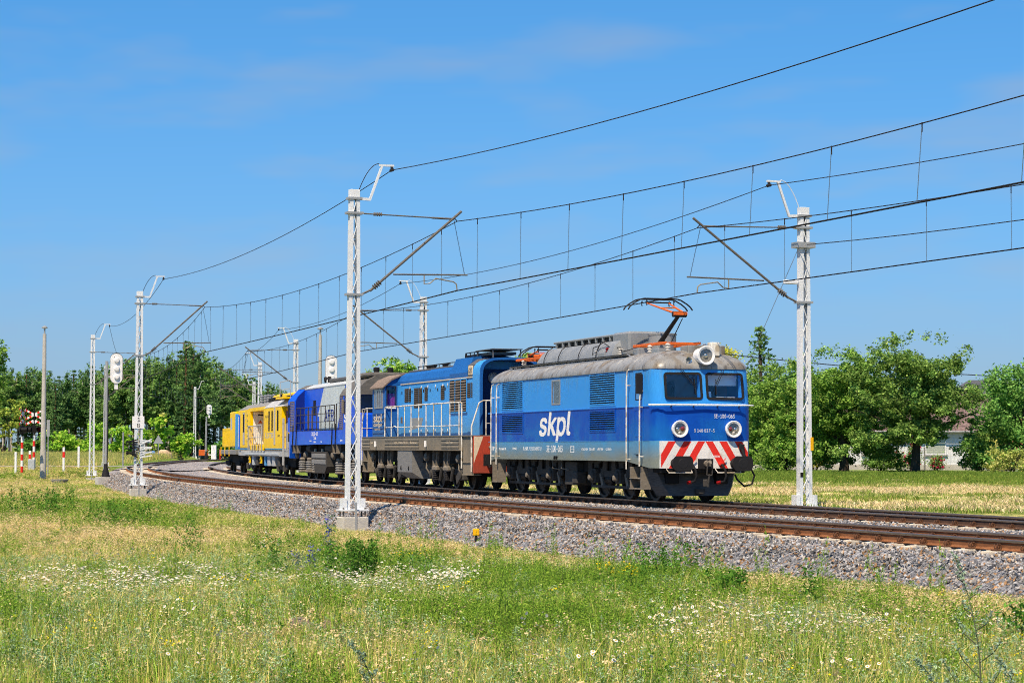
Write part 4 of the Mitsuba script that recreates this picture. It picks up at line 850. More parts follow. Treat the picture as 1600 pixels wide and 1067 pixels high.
# ---------------------------------------------------------------- blue and white rebuilt diesel locomotive
pbr('m_royal', grime((0.004, 0.080, 0.70), (0.014, 0.165, 0.70), 1.5, 2.3, 0.5), 0.35)
pbr('m_panel_pale', grime((0.52, 0.60, 0.64), (0.40, 0.45, 0.46), 2.2, 3.0, 0.5), 0.45)
pbr('m_greyroof', rust((0.075, 0.072, 0.068), (0.16, 0.152, 0.14)), 0.6)
pbr('m_palegrey', rust((0.32, 0.36, 0.40), (0.46, 0.50, 0.53)), 0.5)
pbr('m_navy', (0.006, 0.022, 0.20), 0.5)
v = Veh(thing('diesel_locomotive', 'deep blue diesel locomotive with slanted white panel on its hood behind grey railing', 'locomotive'), chord(59.72, 16.97))
v.part('section_wall', MB().prism([(-1.45, 2.3), (-1.02, 2.3), (-1.02, 4.18), (-1.34, 3.88), (-1.45, 3.64)], 0.01, FRONT(-14.898, 0, 0)), 'm_navy')
fr_ = sprism([(-16.3, 2.22), (-16.3, 1.0), (-16.15, 0.95), (-15.95, 1.58), (-2.6, 1.62), (-0.75, 1.60), (-0.6, 0.95), (-0.45, 0.95), (-0.45, 2.22)], -1.5, 1.5)
v.part('frame', tm(fr_), 'm_royal')
v.part('deck', MB().box(-16.3, -0.5, -1.48, 1.48, 2.222, 2.25), 'm_dark')
end_prof = [(-1.5, 2.2), (-1.5, 3.66), (-1.36, 3.90), (-1.0, 4.24), (-0.6, 4.44), (0, 4.5), (0.6, 4.44), (1.0, 4.24), (1.36, 3.90), (1.5, 3.66), (1.5, 2.2)]
v.part('rear_section', tm(xprism(end_prof, -16.75, -14.9)), 'm_royal', smooth=20)
v.part('rear_roof', tm(xprism([(a * 1.015, c + 0.012) for a, c in end_prof if c > 4.2], -16.76, -14.88)), 'm_greyroof', smooth=20)
hp = [(-1.0, 2.2), (-1.0, 4.22), (-0.6, 4.42), (0, 4.48), (0.6, 4.42), (1.0, 4.22), (1.0, 2.2)]
v.part('hood', tm(xprism(hp, -14.9, -3.9)), 'm_royal', smooth=20)
hr = v.part('hood_roof', tm(xprism([(-1.03, 4.20), (-1.03, 4.24), (-0.6, 4.44), (0, 4.50), (0.6, 4.44), (1.03, 4.24), (1.03, 4.20)], -14.88, -4.0)), 'm_palegrey', smooth=20)
hr.part('upper_roof', MB().box(-10.5, -3.95, -0.72, 0.72, 4.42, 4.60, 0.05), 'm_hoodroof')
for x in (-13.5, -12.6): hr.part('horn', MB().tube([(x, -0.3, 4.5), (x, -0.3, 4.62), (x + 0.12, -0.3, 4.72)], [0.04, 0.06, 0.10], 8), 'm_black', smooth=30)
wp_ = v.part('white_panel', MB().prism([(-12.35, 2.26), (-7.1, 2.26), (-5.3, 4.20), (-10.2, 4.20)], 0.006, SIDE(0, -1.0, 0)), 'm_panel_pale', label='pale slanted panel on the hood side')
for x in np.arange(-11.8, -5.8, 0.62): wp_.part('seam', MB().box(x, x + 0.012, -1.012, -1.006, 2.3 if x < -7.4 else 2.9, 4.18 if x > -10.2 else 3.1), 'm_palegrey')
wp_.part('lettering', text('AFR', 0.50, SIDE(-10.1, -1.0065, 2.66), True, width=2.3), 'm_navy')
for x0, x1, z0, z1, mm in ((-12.75, -12.15, 2.95, 3.65, 'm_dark'), (-14.2, -13.7, 2.3, 3.2, 'm_louvre_brown'), (-13.2, -12.9, 2.3, 3.2, 'm_louvre_brown')): v.part('hood_vent', MB().box(x0, x1, -1.015, -1.0, z0, z1), mm)
for x0 in (-14.7, -13.55, -12.4): v.part('hood_door', MB().box(x0, x0 + 1.08, -1.012, -0.995, 2.3, 4.0 if x0 < -12.5 else 2.9, 0.005), 'm_royal')
for x0, x1 in ((-16.05, -14.97), (-4.02, -3.38)):
    louvre(v, x0, x1, 2.24, 3.66, -1.5, 17, 'm_louvre_brown')
v.part('rear_window', MB().box(-16.65, -16.2, -1.515, -1.49, 2.9, 3.5), 'm_dark')
cabp = xprism(end_prof, -4.05, -0.85)
cabp -= cube(-3.2, -0.95, -1.4, 1.4, 2.4, 3.7)
cabp -= cube(-2.9, -1.9, -1.7, -1.2, 2.9, 3.6)
for sg in (-1, 1):
    a, b = sorted((sg * 0.08, sg * 1.36)); cabp -= cube(-1.3, -0.6, a, b, 2.95, 3.92)
v.part('cab', tm(cabp), 'm_royal', smooth=20)
v.part('cab_roof', tm(xprism([(a * 1.015, c + 0.012) for a, c in end_prof if c > 3.6] , -4.06, -0.80) - cube(-1.4, -0.85, -1.36, 1.36, 3.0, 3.93)), 'm_greyroof', smooth=20)
v.part('roof_dome', MB().box(-3.6, -1.2, -0.9, 0.9, 4.4, 4.62, 0.08), 'm_greyroof', smooth=30)
for y in (-0.3, 0.3): v.part('roof_lamp', MB().lathe([(0.10, 0), (0.14, 0.1), (0.14, 0.22), (0, 0.24)], [-2.2, y, 4.62], [0, 0, 1], 12), 'm_black', smooth=30)
for sg in (-1, 1):
    a, b = sorted((sg * 0.06, sg * 1.40)); window(v, 'windscreen', rrect(a, b, 2.92, 3.95, 0.08), FRONT(-0.862, 0, 0), 0.06, 0.03, True, 'm_black')
window(v, 'cab_window', rrect(-2.95, -1.85, 2.86, 3.64, 0.06), SIDE(0, -1.49, 0), 0.06, 0.03, True, 'm_black')
v.part('mirror', MB().box(-3.1, -3.0, -1.62, -1.52, 2.9, 3.5, 0.02), 'm_bogie_pale')
v.part('cab_bulkhead', MB().box(-3.19, -3.15, -1.38, 1.38, 2.42, 3.68).box(-1.6, -1.0, -1.3, 1.3, 2.42, 2.9), 'm_interior')
v.part('front_skirt', MB().box(-0.47, -0.42, -1.46, 1.46, 0.95, 2.2), 'm_royal')
v.part('nose', MB().box(-0.9, -0.45, -1.46, 1.46, 2.22, 2.9, 0.06), 'm_royal', smooth=30)
m = MB().tube([(-14.8, -1.46, 2.25), (-14.75, -1.46, 3.30), (-5.4, -1.46, 3.32), (-5.35, -1.46, 2.25)], 0.022, 6)
rl = v.part('railing', m, 'm_bogie')
for z in (2.62, 2.97): rl.part('mid_rail', MB().cyl([-14.7, -1.46, z], [-5.4, -1.46, z], 0.016, 5), 'm_bogie')
for x in np.arange(-13.6, -5.5, 1.02): rl.part('post', MB().cyl([x, -1.46, 2.25], [x, -1.46, 3.31], 0.02, 5), 'm_bogie')
m = MB().tube([(-5.0, -1.46, 2.25), (-4.95, -1.46, 3.36), (-4.15, -1.46, 3.38), (-4.1, -1.46, 2.25)], 0.022, 6)
v.part('railing', m, 'm_bogie')
for x in (-15.2, -14.3, -5.6, -4.8): v.part('ladder_rail', MB().tube([(x, -1.52, 2.5), (x, -1.55, 1.5), (x, -1.52, 1.25)], 0.025, 6), 'm_black')
for x in (-14.75, -5.2): v.part('step', MB().box(x - 0.5, x + 0.5, -1.55, -1.25, 1.20, 1.24).box(x - 0.5, x - 0.44, -1.5, -1.3, 1.2, 1.6).box(x + 0.44, x + 0.5, -1.5, -1.3, 1.2, 1.6), 'm_bogie_pale')
for t, h, x, z, w in (('311D-02', 0.16, -10.5, 2.0, 1.5), ('16', 0.13, -10.0, 1.83, 0.6), ('Ham', 0.06, -11.0, 1.74, 0.5), ('88 t', 0.07, -10.0, 1.68, 0.6), ('Po', 0.07, -8.3, 1.68, 0.3), ('Rev', 0.07, -3.9, 1.74, 0.5), ('S', 0.34, -3.1, 2.55, 0.5)):
    v.part('lettering', text(t, h, SIDE(x, -1.503, z), True, width=w), 'm_letter')
v.part('underframe', MB().box(-15.9, -0.8, -1.0, 1.0, 0.9, 1.6), 'm_underframe')
for x0, x1 in ((-15.4, -14.4), (-12.6, -11.6), (-8.0, -6.6)): v.part('air_tank', MB().cyl([x0, -1.2, 1.42], [x1, -1.2, 1.42], 0.18, 12), 'm_bogie', smooth=30)
bx = sprism([(-11.1, 1.28), (-7.4, 1.28), (-7.4, 0.62), (-7.9, 0.32), (-10.6, 0.32), (-11.1, 0.62)], -1.4, 1.4)
bxp = v.part('fuel_tank', tm(bx), 'm_bogie', smooth=20)
for k in range(2): bxp.part('rib', MB().box(-10.9, -7.6, -1.425, -1.4, 0.72 + 0.27 * k, 0.92 + 0.27 * k, 0.02), 'm_tank')
for x in (-10.6, -8.9): bxp.part('filler_cap', MB().cyl([x, -1.3, 1.28], [x, -1.3, 1.4], 0.06, 8), 'm_cream')
for c in (-13.0, -4.2):
    b = v.part('bogie', MB().box(c - 2.5, c + 2.5, -1.05, -0.98, 0.5, 0.75, 0.02).box(c - 2.5, c + 2.5, 0.98, 1.05, 0.5, 0.75, 0.02), 'm_bogie')
    for dx in (-1.85, 0.0, 1.85):
        wheelset(v, c + dx, 0.525)
        b.part('axle_box', MB().box(c + dx - 0.2, c + dx + 0.2, -1.2, -0.98, 0.3, 0.7, 0.05), 'm_bogie')
    for dx in (-0.9, 0.95, 2.5): 
        b.part('spring', MB().lathe([(0.20, z) if k % 2 else (0.15, z) for k, z in enumerate(np.linspace(0, 0.42, 9))], [c + dx, -1.28, 0.42], [0, 0, 1], 10), 'm_tank')
        b.part('spring_seat', MB().box(c + dx - 0.24, c + dx + 0.24, -1.45, -1.1, 0.3, 0.42, 0.04), 'm_bogie_pale'); b.part('spring_cap', MB().box(c + dx - 0.18, c + dx + 0.18, -1.4, -1.15, 0.84, 1.0, 0.05), 'm_bogie_pale')
    for dx in (-2.4, -0.2): b.part('cap', MB().lathe([(0.18, 0), (0.17, 0.1), (0.10, 0.16), (0, 0.17)], [c + dx, -1.2, 1.12], [0, -1, 0], 12), 'm_bogie_pale', smooth=30)
buffer_pair(v, 0.0, 1); buffer_pair(v, -16.97, -1)

# ---------------------------------------------------------------- yellow overhead line maintenance vehicle and the flat wagon behind it
pbr('m_yellow', grime((0.88, 0.57, 0.001), (0.66, 0.42, 0.01), 1.2, 2.0, 0.5), 0.4)
pbr('m_greymetal', rust((0.30, 0.31, 0.32), (0.46, 0.47, 0.47)), 0.5)
v = Veh(thing('maintenance_vehicle', 'yellow rail maintenance vehicle with open white work bay and roof crane', 'rail vehicle'), chord(76.75, 21.0))
v.part('frame', MB().box(-20.2, -0.7, -1.35, 1.35, 1.0, 1.3, 0.02), 'm_greymetal')
v.part('underframe', MB().box(-19.5, -1.0, -0.9, 0.9, 0.5, 1.0), 'm_underframe')
cb = cube(-8.9, -2.35, -1.42, 1.42, 1.42, 3.5) - cube(-3.0, -2.0, -1.3, 1.3, 2.1, 3.3)
v.part('cab', tm(cb), 'm_yellow')
sh = xprism([(-1.44, 3.5), (-0.98, 3.86), (0.98, 3.86), (1.44, 3.5)], -8.95, -1.6); v.part('cab_roof', tm(sh), 'm_greymetal')
v.part('roof_trim', MB().box(-4.2, -1.5, -1.46, 1.46, 3.865, 3.95), 'm_yellow')
v.part('cab_door_post', MB().box(-4.95, -4.6, -1.45, -1.42, 1.6, 3.5), 'm_greymetal')
for x0 in (-7.1, -5.95, -3.9):
    window(v, 'slit_window', [(x0, 2.35), (x0 + 0.42, 2.35), (x0 + 0.42, 3.32), (x0, 3.32)], SIDE(0, -1.42, 0), 0.03, 0.02, True, 'm_black', -0.0, 'm_dark') if False else v.part('slit_window', MB().box(x0, x0 + 0.45, -1.435, -1.42, 2.3, 3.32), 'm_dark')
v.part('windscreen_frame', MB().prism(ring_poly([(-1.42, 2.0), (1.42, 2.0), (1.42, 3.5), (-1.42, 3.5)], [(-1.22, 2.3), (1.22, 2.3), (1.22, 3.35), (-1.22, 3.35)]), 0.04, FRONT(-2.35, 0, 0)), 'm_yellow')
v.part('windscreen', MB().box(-2.42, -2.40, -1.25, 1.25, 2.25, 3.4), 'm_pane')
v.part('front_platform', MB().box(-2.35, -0.7, -1.38, 1.38, 1.3, 1.42).box(-2.3, -2.0, -1.2, -0.4, 1.42, 2.0, 0.03), 'm_greymetal')
v.part('front_lamp_box', MB().box(-1.0, -0.75, -1.35, -0.7, 1.75, 2.15, 0.03), 'm_bogie').part('lamp', MB().lathe([(0.11, 0), (0.10, 0.03), (0, 0.04)], [-0.75, -1.0, 1.95], [1, 0, 0], 12), 'm_palegrey')
v.part('ladder', MB().tube([(-1.9, -1.42, 0.6), (-1.9, -1.42, 2.9)], 0.03, 5).tube([(-1.5, -1.42, 0.6), (-1.5, -1.42, 2.9)], 0.03, 5).tube([(-1.9, -1.42, 1.1), (-1.5, -1.42, 1.1)], 0.02, 5).tube([(-1.9, -1.42, 1.9), (-1.5, -1.42, 1.9)], 0.02, 5).tube([(-1.9, -1.42, 2.7), (-1.5, -1.42, 2.7)], 0.02, 5), 'm_greymetal')
v.part('lettering', text('LOTB', 0.26, SIDE(-8.3, -1.424, 1.95), True, width=2.9), 'm_greymetal')
v.part('lettering', text('Dispo', 0.12, SIDE(-8.4, -1.424, 3.0), width=1.2), 'm_black')
v.part('lettering', text('H02', 0.10, SIDE(-3.7, -1.424, 2.0), True, width=0.8), 'm_black')
for x in (-0.75, -0.3): v.part('handrail', MB().tube([(x, -1.40, 1.2), (x, -1.42, 2.6), (x + 0.2, -1.3, 2.7)], 0.025, 6), 'm_greymetal')
v.part('tail_lamp', MB().lathe([(0.08, 0), (0.08, 0.05), (0, 0.07)], [-0.66, -1.1, 1.32], [1, 0, 0], 12), 'm_red')
# work bay
bay = cube(-15.3, -8.9, -1.42, 1.42, 1.55, 3.6) - cube(-14.55, -9.0, -1.6, 0.9, 1.62, 3.42)
v.part('work_bay', tm(bay), 'm_yellow')
v.part('bay_lining', MB().box(-14.5, -9.05, 0.82, 0.9, 1.65, 3.4).box(-14.54, -14.48, -1.25, 0.9, 1.65, 3.4).box(-9.08, -9.02, -1.40, 0.9, 1.65, 3.4), 'm_white')
v.part('warning_sign', MB().prism([(-1.0, 2.78), (-0.74, 2.78), (-0.87, 2.98)], 0.006, FRONT(-14.476, 0, 0)), 'm_orange')
for y, z in ((-1.0, 3.2), (-0.4, 3.3), (-0.2, 2.3)): v.part('bay_fitting', MB().box(-14.47, -14.40, y, y + 0.3, z, z + 0.07, 0.01), 'm_black')
v.part('machine', MB().box(-12.8, -11.2, -0.3, 0.7, 1.66, 2.5, 0.08).cyl([-10.8, 0.0, 1.66], [-10.8, 0.0, 2.6], 0.3, 12).box(-14.0, -13.1, -0.6, 0.4, 1.66, 2.2, 0.05), 'm_palegrey', smooth=30)
m = MB().tube([(-15.0, -1.46, 1.3), (-15.0, -1.46, 2.62), (-9.5, -1.46, 2.62), (-9.5, -1.46, 1.3)], 0.03, 6).cyl([-15.0, -1.46, 2.0], [-9.5, -1.46, 2.0], 0.02, 5)
rl = v.part('railing', m, 'm_greymetal')
for x in np.arange(-14.2, -9.6, 0.8): rl.part('post', MB().cyl([x, -1.46, 1.3], [x, -1.46, 2.62], 0.022, 5), 'm_greymetal')
for x in np.arange(-14.3, -9.2, 1.25): v.part('bay_foot', MB().box(x, x + 0.4, -1.46, -1.35, 1.3, 1.62, 0.03), 'm_yellow')
v.part('rear_cabin', MB().box(-19.8, -15.3, -1.42, 1.42, 1.42, 3.55, 0.05), 'm_yellow')
v.part('rear_door', MB().box(-17.6, -16.9, -1.44, -1.42, 1.6, 3.4, 0.01), 'm_greymetal').part('pane', MB().box(-17.5, -17.0, -1.45, -1.44, 2.3, 3.3), 'm_dark')
v.part('blue_panel', MB().box(-19.75, -19.0, -1.445, -1.425, 1.4, 3.3, 0), 'm_royal').part('white_band', MB().box(-19.7, -19.5, -1.45, -1.445, 1.5, 3.2), 'm_white')
v.part('roof_plate', tm(xprism([(-1.4, 3.55), (-0.9, 3.85), (0.9, 3.85), (1.4, 3.55)], -19.8, -9.0)), 'm_tank')
for k in range(6): v.part('ladder_rung', MB().cyl([-15.95, -1.47, 1.9 + k * 0.28], [-15.5, -1.47, 1.9 + k * 0.28], 0.018, 5), 'm_greymetal')
cr = v.part('roof_crane', MB().tube([(-12.9, -0.4, 3.95), (-11.6, -0.4, 4.12), (-9.0, -0.4, 4.15)], 0.15, 8).box(-9.0, -1.6, -0.6, -0.2, 4.0, 4.24, 0.05), 'm_yellow', smooth=30)
cr.part('crane_base', MB().cyl([-8.2, -0.3, 3.86], [-8.2, -0.3, 4.25], 0.4, 12).box(-6.0, -4.0, -0.7, 0.2, 3.86, 4.1, 0.05).box(-12.6, -10.5, -0.7, 0.5, 3.85, 4.12, 0.05), 'm_dark', smooth=30)
cr.part('platform_rail', MB().tube([(-4.5, -1.2, 3.93), (-4.5, -1.2, 4.75), (-0.9, -1.2, 4.75), (-0.9, -1.2, 3.93)], 0.02, 5).tube([(-4.5, -1.2, 4.35), (-0.9, -1.2, 4.35)], 0.015, 5), 'm_greymetal')
for k, x in enumerate(np.linspace(-18.2, -14.8, 6)): v.part('roof_insulator', insulator(MB(), [x, -0.3 + 0.2 * (k % 2), 3.85], 0.55, 0.12), 'm_steel')
v.part('measuring_boom', MB().box(-17.0, -3.6, -1.42, -1.30, 1.06, 1.18, 0.01), 'm_palegrey')
for x, w, mm in ((-15.9, 0.5, 'm_greymetal'), (-14.6, 0.7, 'm_palegrey'), (-13.0, 0.8, 'm_bogie'), (-9.6, 0.4, 'm_hood'), (-8.4, 1.0, 'm_palegrey'), (-6.6, 0.9, 'm_greymetal'), (-4.6, 0.7, 'm_bogie')):
    v.part('equipment_box', MB().box(x, x + w, -1.3, -0.9, 0.5, 1.02, 0.03), mm)
for x in (-15.3, -10.6):
    sp_ = v.part('striped_post', MB().box(x, x + 0.35, -1.40, -1.31, 0.62, 1.04), 'm_yellow')
    for k in range(2): sp_.part('stripe', MB().prism([(x, 0.66 + 0.2 * k), (x + 0.35, 0.76 + 0.2 * k), (x + 0.35, 0.86 + 0.2 * k), (x, 0.76 + 0.2 * k)], 0.004, SIDE(0, -1.401, 0)), 'm_black')
for x in (-17.6, -15.4, -5.4, -3.2): wheelset(v, x, 0.42)
for c in (-16.5, -4.3): v.part('bogie', MB().box(c - 1.7, c + 1.7, -1.1, -1.0, 0.35, 0.6, 0.03).box(c - 1.3, c - 0.9, -1.2, -1.0, 0.25, 0.62, 0.04).box(c + 0.9, c + 1.3, -1.2, -1.0, 0.25, 0.62, 0.04), 'm_bogie')
buffer_pair(v, 0.0, 1); buffer_pair(v, -21.0, -1)
v = Veh(thing('flat_wagon', 'flat wagon with yellow slatted cage and yellow cabin at the tail of the train', 'rail wagon'), chord(97.9, 13.0))
v.part('bed', MB().box(-12.3, -0.7, -1.4, 1.4, 1.05, 1.32, 0.02), 'm_tank')
v.part('underframe', MB().box(-11.5, -1.2, -0.9, 0.9, 0.55, 1.05), 'm_underframe')
v.part('cabin', MB().box(-5.2, -1.2, -1.35, 1.35, 1.5, 3.55, 0.04), 'm_yellow').part('window', MB().box(-4.6, -3.8, -1.365, -1.35, 2.5, 3.2), 'm_palegrey')
v.part('pillar', MB().box(-1.2, -0.9, -1.4, 1.4, 1.35, 3.4), 'm_hood')
cg = v.part('cage', MB().box(-10.5, -5.25, -1.35, -1.31, 1.5, 1.62).box(-10.5, -5.25, -1.35, -1.31, 2.5, 2.62).box(-10.5, -10.42, -1.35, 1.35, 1.5, 2.62).box(-10.4, -5.3, 1.2, 1.3, 1.5, 2.6), 'm_yellow')
for x in np.arange(-10.3, -5.3, 0.36): cg.part('slat', MB().box(x, x + 0.22, -1.345, -1.32, 1.55, 2.58), 'm_yellow')
for x in (-11.0, -8.2, -5.2): v.part('strap', MB().box(x, x + 0.18, -1.42, -1.38, 0.95, 1.5), 'm_yellow')
v.part('red_strap', MB().box(-11.6, -11.4, -1.43, -1.39, 0.7, 1.35), 'm_red')
for x in (-10.6, -8.8, -3.8, -2.0): wheelset(v, x, 0.45)
for c in (-9.7, -2.9): v.part('bogie', MB().box(c - 1.4, c + 1.4, -1.1, -1.0, 0.4, 0.65, 0.03), 'm_underframe')
buffer_pair(v, 0.0, 1); buffer_pair(v, -13.0, -1)
# ---------------------------------------------------------------- masts, wires, signals
pbr('m_mast', proc(lambda p, n, uv: mix((0.60, 0.64, 0.68), (0.73, 0.765, 0.80), fbm(p.x * 2, p.y * 2, p.z * 0.8, 3))), 0.45, spec=0.4)
pbr('m_galv', (0.40, 0.415, 0.42), 0.45, metal=0.4)
pbr('m_tube', rust((0.085, 0.08, 0.075), (0.19, 0.175, 0.155)), 0.6)
pbr('m_wire', (0.028, 0.028, 0.032), 0.6)
pbr('m_dropper', (0.10, 0.13, 0.15), 0.5)
pbr('m_bronze', (0.30, 0.25, 0.17), 0.5, metal=0.3)
pbr('m_concrete', proc(lambda p, n, uv: mix((0.42, 0.41, 0.38), (0.58, 0.56, 0.52), fbm(p.x * 3, p.y * 3, p.z * 3, 4)) * (0.8 + 0.2 * noise(p.x * 40, p.y * 40, p.z * 40))), 0.9, spec=0.2)
pbr('m_signwhite', (0.80, 0.81, 0.82), 0.4)
pbr('m_signyellow', (0.78, 0.42, 0.01), 0.5)
LREF = mikit.ply
def mast_frame(s, d, sgn, z):
    """local x: from the mast towards its track, y: along the line away from the camera, z up."""
    P, a = tp(s, d), float(head(s))
    M = np.eye(4); e = np.array([math.cos(a), -math.sin(a), 0]) * sgn
    M[:3, 0], M[:3, 1], M[:3, 3] = e, [math.sin(a) * 1, math.cos(a), 0], [P[0], P[1], z]
    return M
SUP = {'near': [], 'far': []}
def mast(label, s, d, which, zp, ztop, found=0.55, arm=2.95, detail=True, msg=7.52, con=5.72, tie=True, lat_shift=0.0):
    sgn = 1 if which == 'near' else -1
    k = thing('catenary_mast', label, 'mast', 'lattice masts along the line')
    M = mast_frame(s, d, sgn, 0.0)
    if lat_shift: M[0, 3] += lat_shift
    v = Veh(k, M)
    wb, wt = 0.195, 0.135
    for sg in (-1, 1):
        m = MB()
        # channel: web and two flanges
        def leg(y0, y1, x0, x1): 
            V = [(sg * wb + a, b, zp) for a, b in ((x0, y0), (x1, y0), (x1, y1), (x0, y1))] + [(sg * wt + a, b, ztop) for a, b in ((x0, y0), (x1, y0), (x1, y1), (x0, y1))]
            m.add(V, [(0, 1, 5, 4), (1, 2, 6, 5), (2, 3, 7, 6), (3, 0, 4, 7), (4, 5, 6, 7)])
        o, i_ = (0.0, -0.012) if sg > 0 else (0.0, 0.012)
        leg(-0.11, 0.11, min(o, i_), max(o, i_))
        f0, f1 = (-0.096, -0.012) if sg > 0 else (0.012, 0.096)
        leg(-0.11, -0.098, f0, f1); leg(0.098, 0.11, f0, f1)
        v.part('leg', m, 'm_mast')
    n = int((ztop - zp) / 0.36)
    for y in (-0.103, 0.103):
        zz = np.linspace(zp + 0.12, ztop - 0.25, n)
        m = MB()
        for q in range(n - 1):
            sg = 1 if (q % 2 == 0) == (y < 0) else -1
            w0, w1 = [(wb + (wt - wb) * (z - zp) / (ztop - zp)) - 0.09 for z in (zz[q], zz[q + 1])]
            m.beam([-sg * w0, y, zz[q]], [sg * w1, y, zz[q + 1]], 0.012, 0.045, up=(0, 1, 0)) if False else m.tube([(-sg * w0, y, zz[q]), (sg * w1, y, zz[q + 1])], 0.014, 4)
        v.part('lacing', m, 'm_mast')
    cp = v.part('cap', MB().box(-wt, wt, -0.115, 0.115, ztop - 0.22, ztop + 0.02, 0.004), 'm_mast')
    bp = v.part('base_plate', MB().box(-0.40, 0.40, -0.26, 0.26, zp - 0.04, zp, 0.004).box(-0.32, -0.2, -0.16, 0.16, zp, zp + 0.30).box(0.2, 0.32, -0.16, 0.16, zp, zp + 0.30), 'm_mast')
    if found:
        for x in (-0.3, 0.3):
            for y in (-0.18, 0.18): bp.part('bolt', MB().cyl([x, y, zp - 0.22], [x, y, zp + 0.05], 0.022, 6), 'm_tube')
        v.part('foundation', MB().box(-0.36, 0.36, -0.36, 0.36, zp - 0.2 - found - 0.5, zp - 0.2, 0.02), 'm_concrete')
        v.part('cable_duct', MB().box(-0.03, 0.02, -0.39, -0.36, zp - 0.2 - found, zp + 0.2), 'm_galv')
    # earth wire bracket
    hz = ztop - 0.22
    v.part('clamp', MB().box(-wt - 0.06, wt + 0.06, -0.15, 0.15, hz - 0.03, hz + 0.03), 'm_galv')
    hb = v.part('wire_bracket', MB().beam([wt, 0, hz], [0.46, 0, hz - 0.01], 0.06, 0.07).beam([0.44, 0, hz - 0.02], [0.78, 0, hz + 0.92], 0.06, 0.06).beam([0.70, 0, hz + 0.94], [1.12, 0, hz + 0.94], 0.06, 0.05), 'm_mast')
    hb.part('clip', MB().cyl([1.06, -0.1, hz + 0.82], [1.06, 0.1, hz + 0.82], 0.045, 8).box(1.03, 1.09, -0.03, 0.03, hz + 0.82, hz + 0.92), 'm_wire')
    an = np.linspace(0, 1, 14)
    hb.part('jumper', MB().tube(np.stack([wt * 0.6 + 0.62 * an ** 1.0 * (an > -1) - 0.0, 0 * an, hz + 0.05 + 0.93 * np.sin(an * PI / 2) ** 0.8], 1), 0.012, 5), 'm_wire' if which == 'near' else 'm_mast')
    # cantilever
    zt, zb = msg + 0.12, con - 0.18
    v.part('clamp', MB().box(-wb - 0.03, wb + 0.04, -0.15, 0.15, zt - 0.03, zt + 0.03), 'm_galv')
    v.part('clamp', MB().box(-wb - 0.03, wb + 0.04, -0.15, 0.15, zb - 0.03, zb + 0.03), 'm_galv')
    tip = np.array([arm + 0.12, 0, msg + 0.28])
    root = np.array([0.42, 0, zb + 0.08])
    dv = (tip - root) / np.linalg.norm(tip - root)
    ins = MB()
    for q in range(4): ins.lathe([(0.03, 0), (0.08, 0.02), (0.085, 0.035), (0.03, 0.055)], root + dv * (0.18 + q * 0.065), dv, 8)
    st = v.part('strut', MB().tube([root + dv * 0.05, tip], [0.036, 0.036], 8), 'm_tube', smooth=30)
    st.part('insulator', ins.cyl([wb, 0, zb], root + dv * 0.1, 0.03, 6), 'm_tube')
    u = (zt - 0.06 - root[2]) / dv[2]; hit = root + dv * u
    tr_ = v.part('tie_rod', MB().cyl([wb, 0, zt], [hit[0], 0, hit[2]], 0.02 if tie else 0.03, 6).cyl([hit[0] - 0.6, 0, zt - 0.05], [hit[0], 0, hit[2]], 0.03, 6), 'm_tube')
    im = MB()
    for q in range(5): im.lathe([(0.02, 0), (0.055, 0.015), (0.055, 0.03), (0.02, 0.045)], [wb + 0.35 + q * 0.05, 0, zt - 0.008], [1, 0, 0], 8)
    tr_.part('insulator', im, 'm_tube')
    zr = con + 0.42
    u = (zr - root[2]) / dv[2]; hit = root + dv * u
    v.part('registration_tube', MB().cyl([hit[0] + 0.1, 0, zr - 0.02], [arm + 0.30, 0, zr + 0.02], 0.024, 6), 'm_tube', smooth=30)
    v.part('steady_arm', MB().tube([(arm - 0.95, 0, zr), (arm - 0.95, 0, zr - 0.26), (arm - 0.78, 0, zr - 0.24), (arm - 0.62, 0, zr - 0.10), (arm - 0.1, 0, zr - 0.18), (arm - 0.02, 0, zr - 0.24), (arm, 0, con + 0.02)], 0.018, 6), 'm_bronze', smooth=30)
    v.part('stay_wire', MB().cyl(tip - dv * 0.3, [arm + 0.22, 0, zr], 0.008, 4), 'm_wire')
    v.part('messenger_clamp', MB().tube([tip - dv * 0.28, [arm, 0, msg]], 0.016, 5), 'm_wire')
    SUP[which].append((s, v.at([arm, 0, msg]), v.at([arm, 0, con]), v.at([1.06, 0, hz + 0.82])))
    return v
FD = lambda s: float(gap(s)) + 1.5 + 2.2
a_ = mast('white lattice mast on concrete footing in front of the train, second largest footing visible in the ballast edge', 29.0, -2.2, 'near', -0.26, 8.40, msg=7.66, con=5.74)
labels[a_.key]['label'] = 'tall white lattice mast standing on a concrete footing in front of the diesel locomotive'
b_ = mast('white lattice mast carrying the white number plate and black and white anti climb spikes', 71.5, -2.2, 'near', -0.28, 8.45, msg=7.80, con=5.74)
c_ = mast('white lattice mast just left of the large railway signal post', 118.0, -2.35, 'near', -0.42, 8.75)
i2 = mast('lattice mast directly behind the large railway signal post', 151.0, -2.2, 'near', -0.1, 7.9)
h_ = mast('slim far lattice mast at the bend in front of the forest, beside the small signal', 250.0, -2.2, 'near', 0.0, 8.9)
d_ = mast('white lattice mast right of the electric locomotive with a yellow label', 26.5, FD(26.5), 'far', -0.18, 8.12, found=0, msg=7.45, con=5.66, arm=3.25, lat_shift=0.043)
e_ = mast('white lattice mast rising behind the light blue diesel locomotive', 67.0, FD(67), 'far', -0.2, 8.15, found=0, msg=7.45, con=5.66, arm=3.1)
f_ = mast('white lattice mast rising behind the tail of the blue and white locomotive', 106.5, FD(106.5), 'far', -0.15, 8.05, found=0, msg=7.3, con=5.6, arm=3.0)
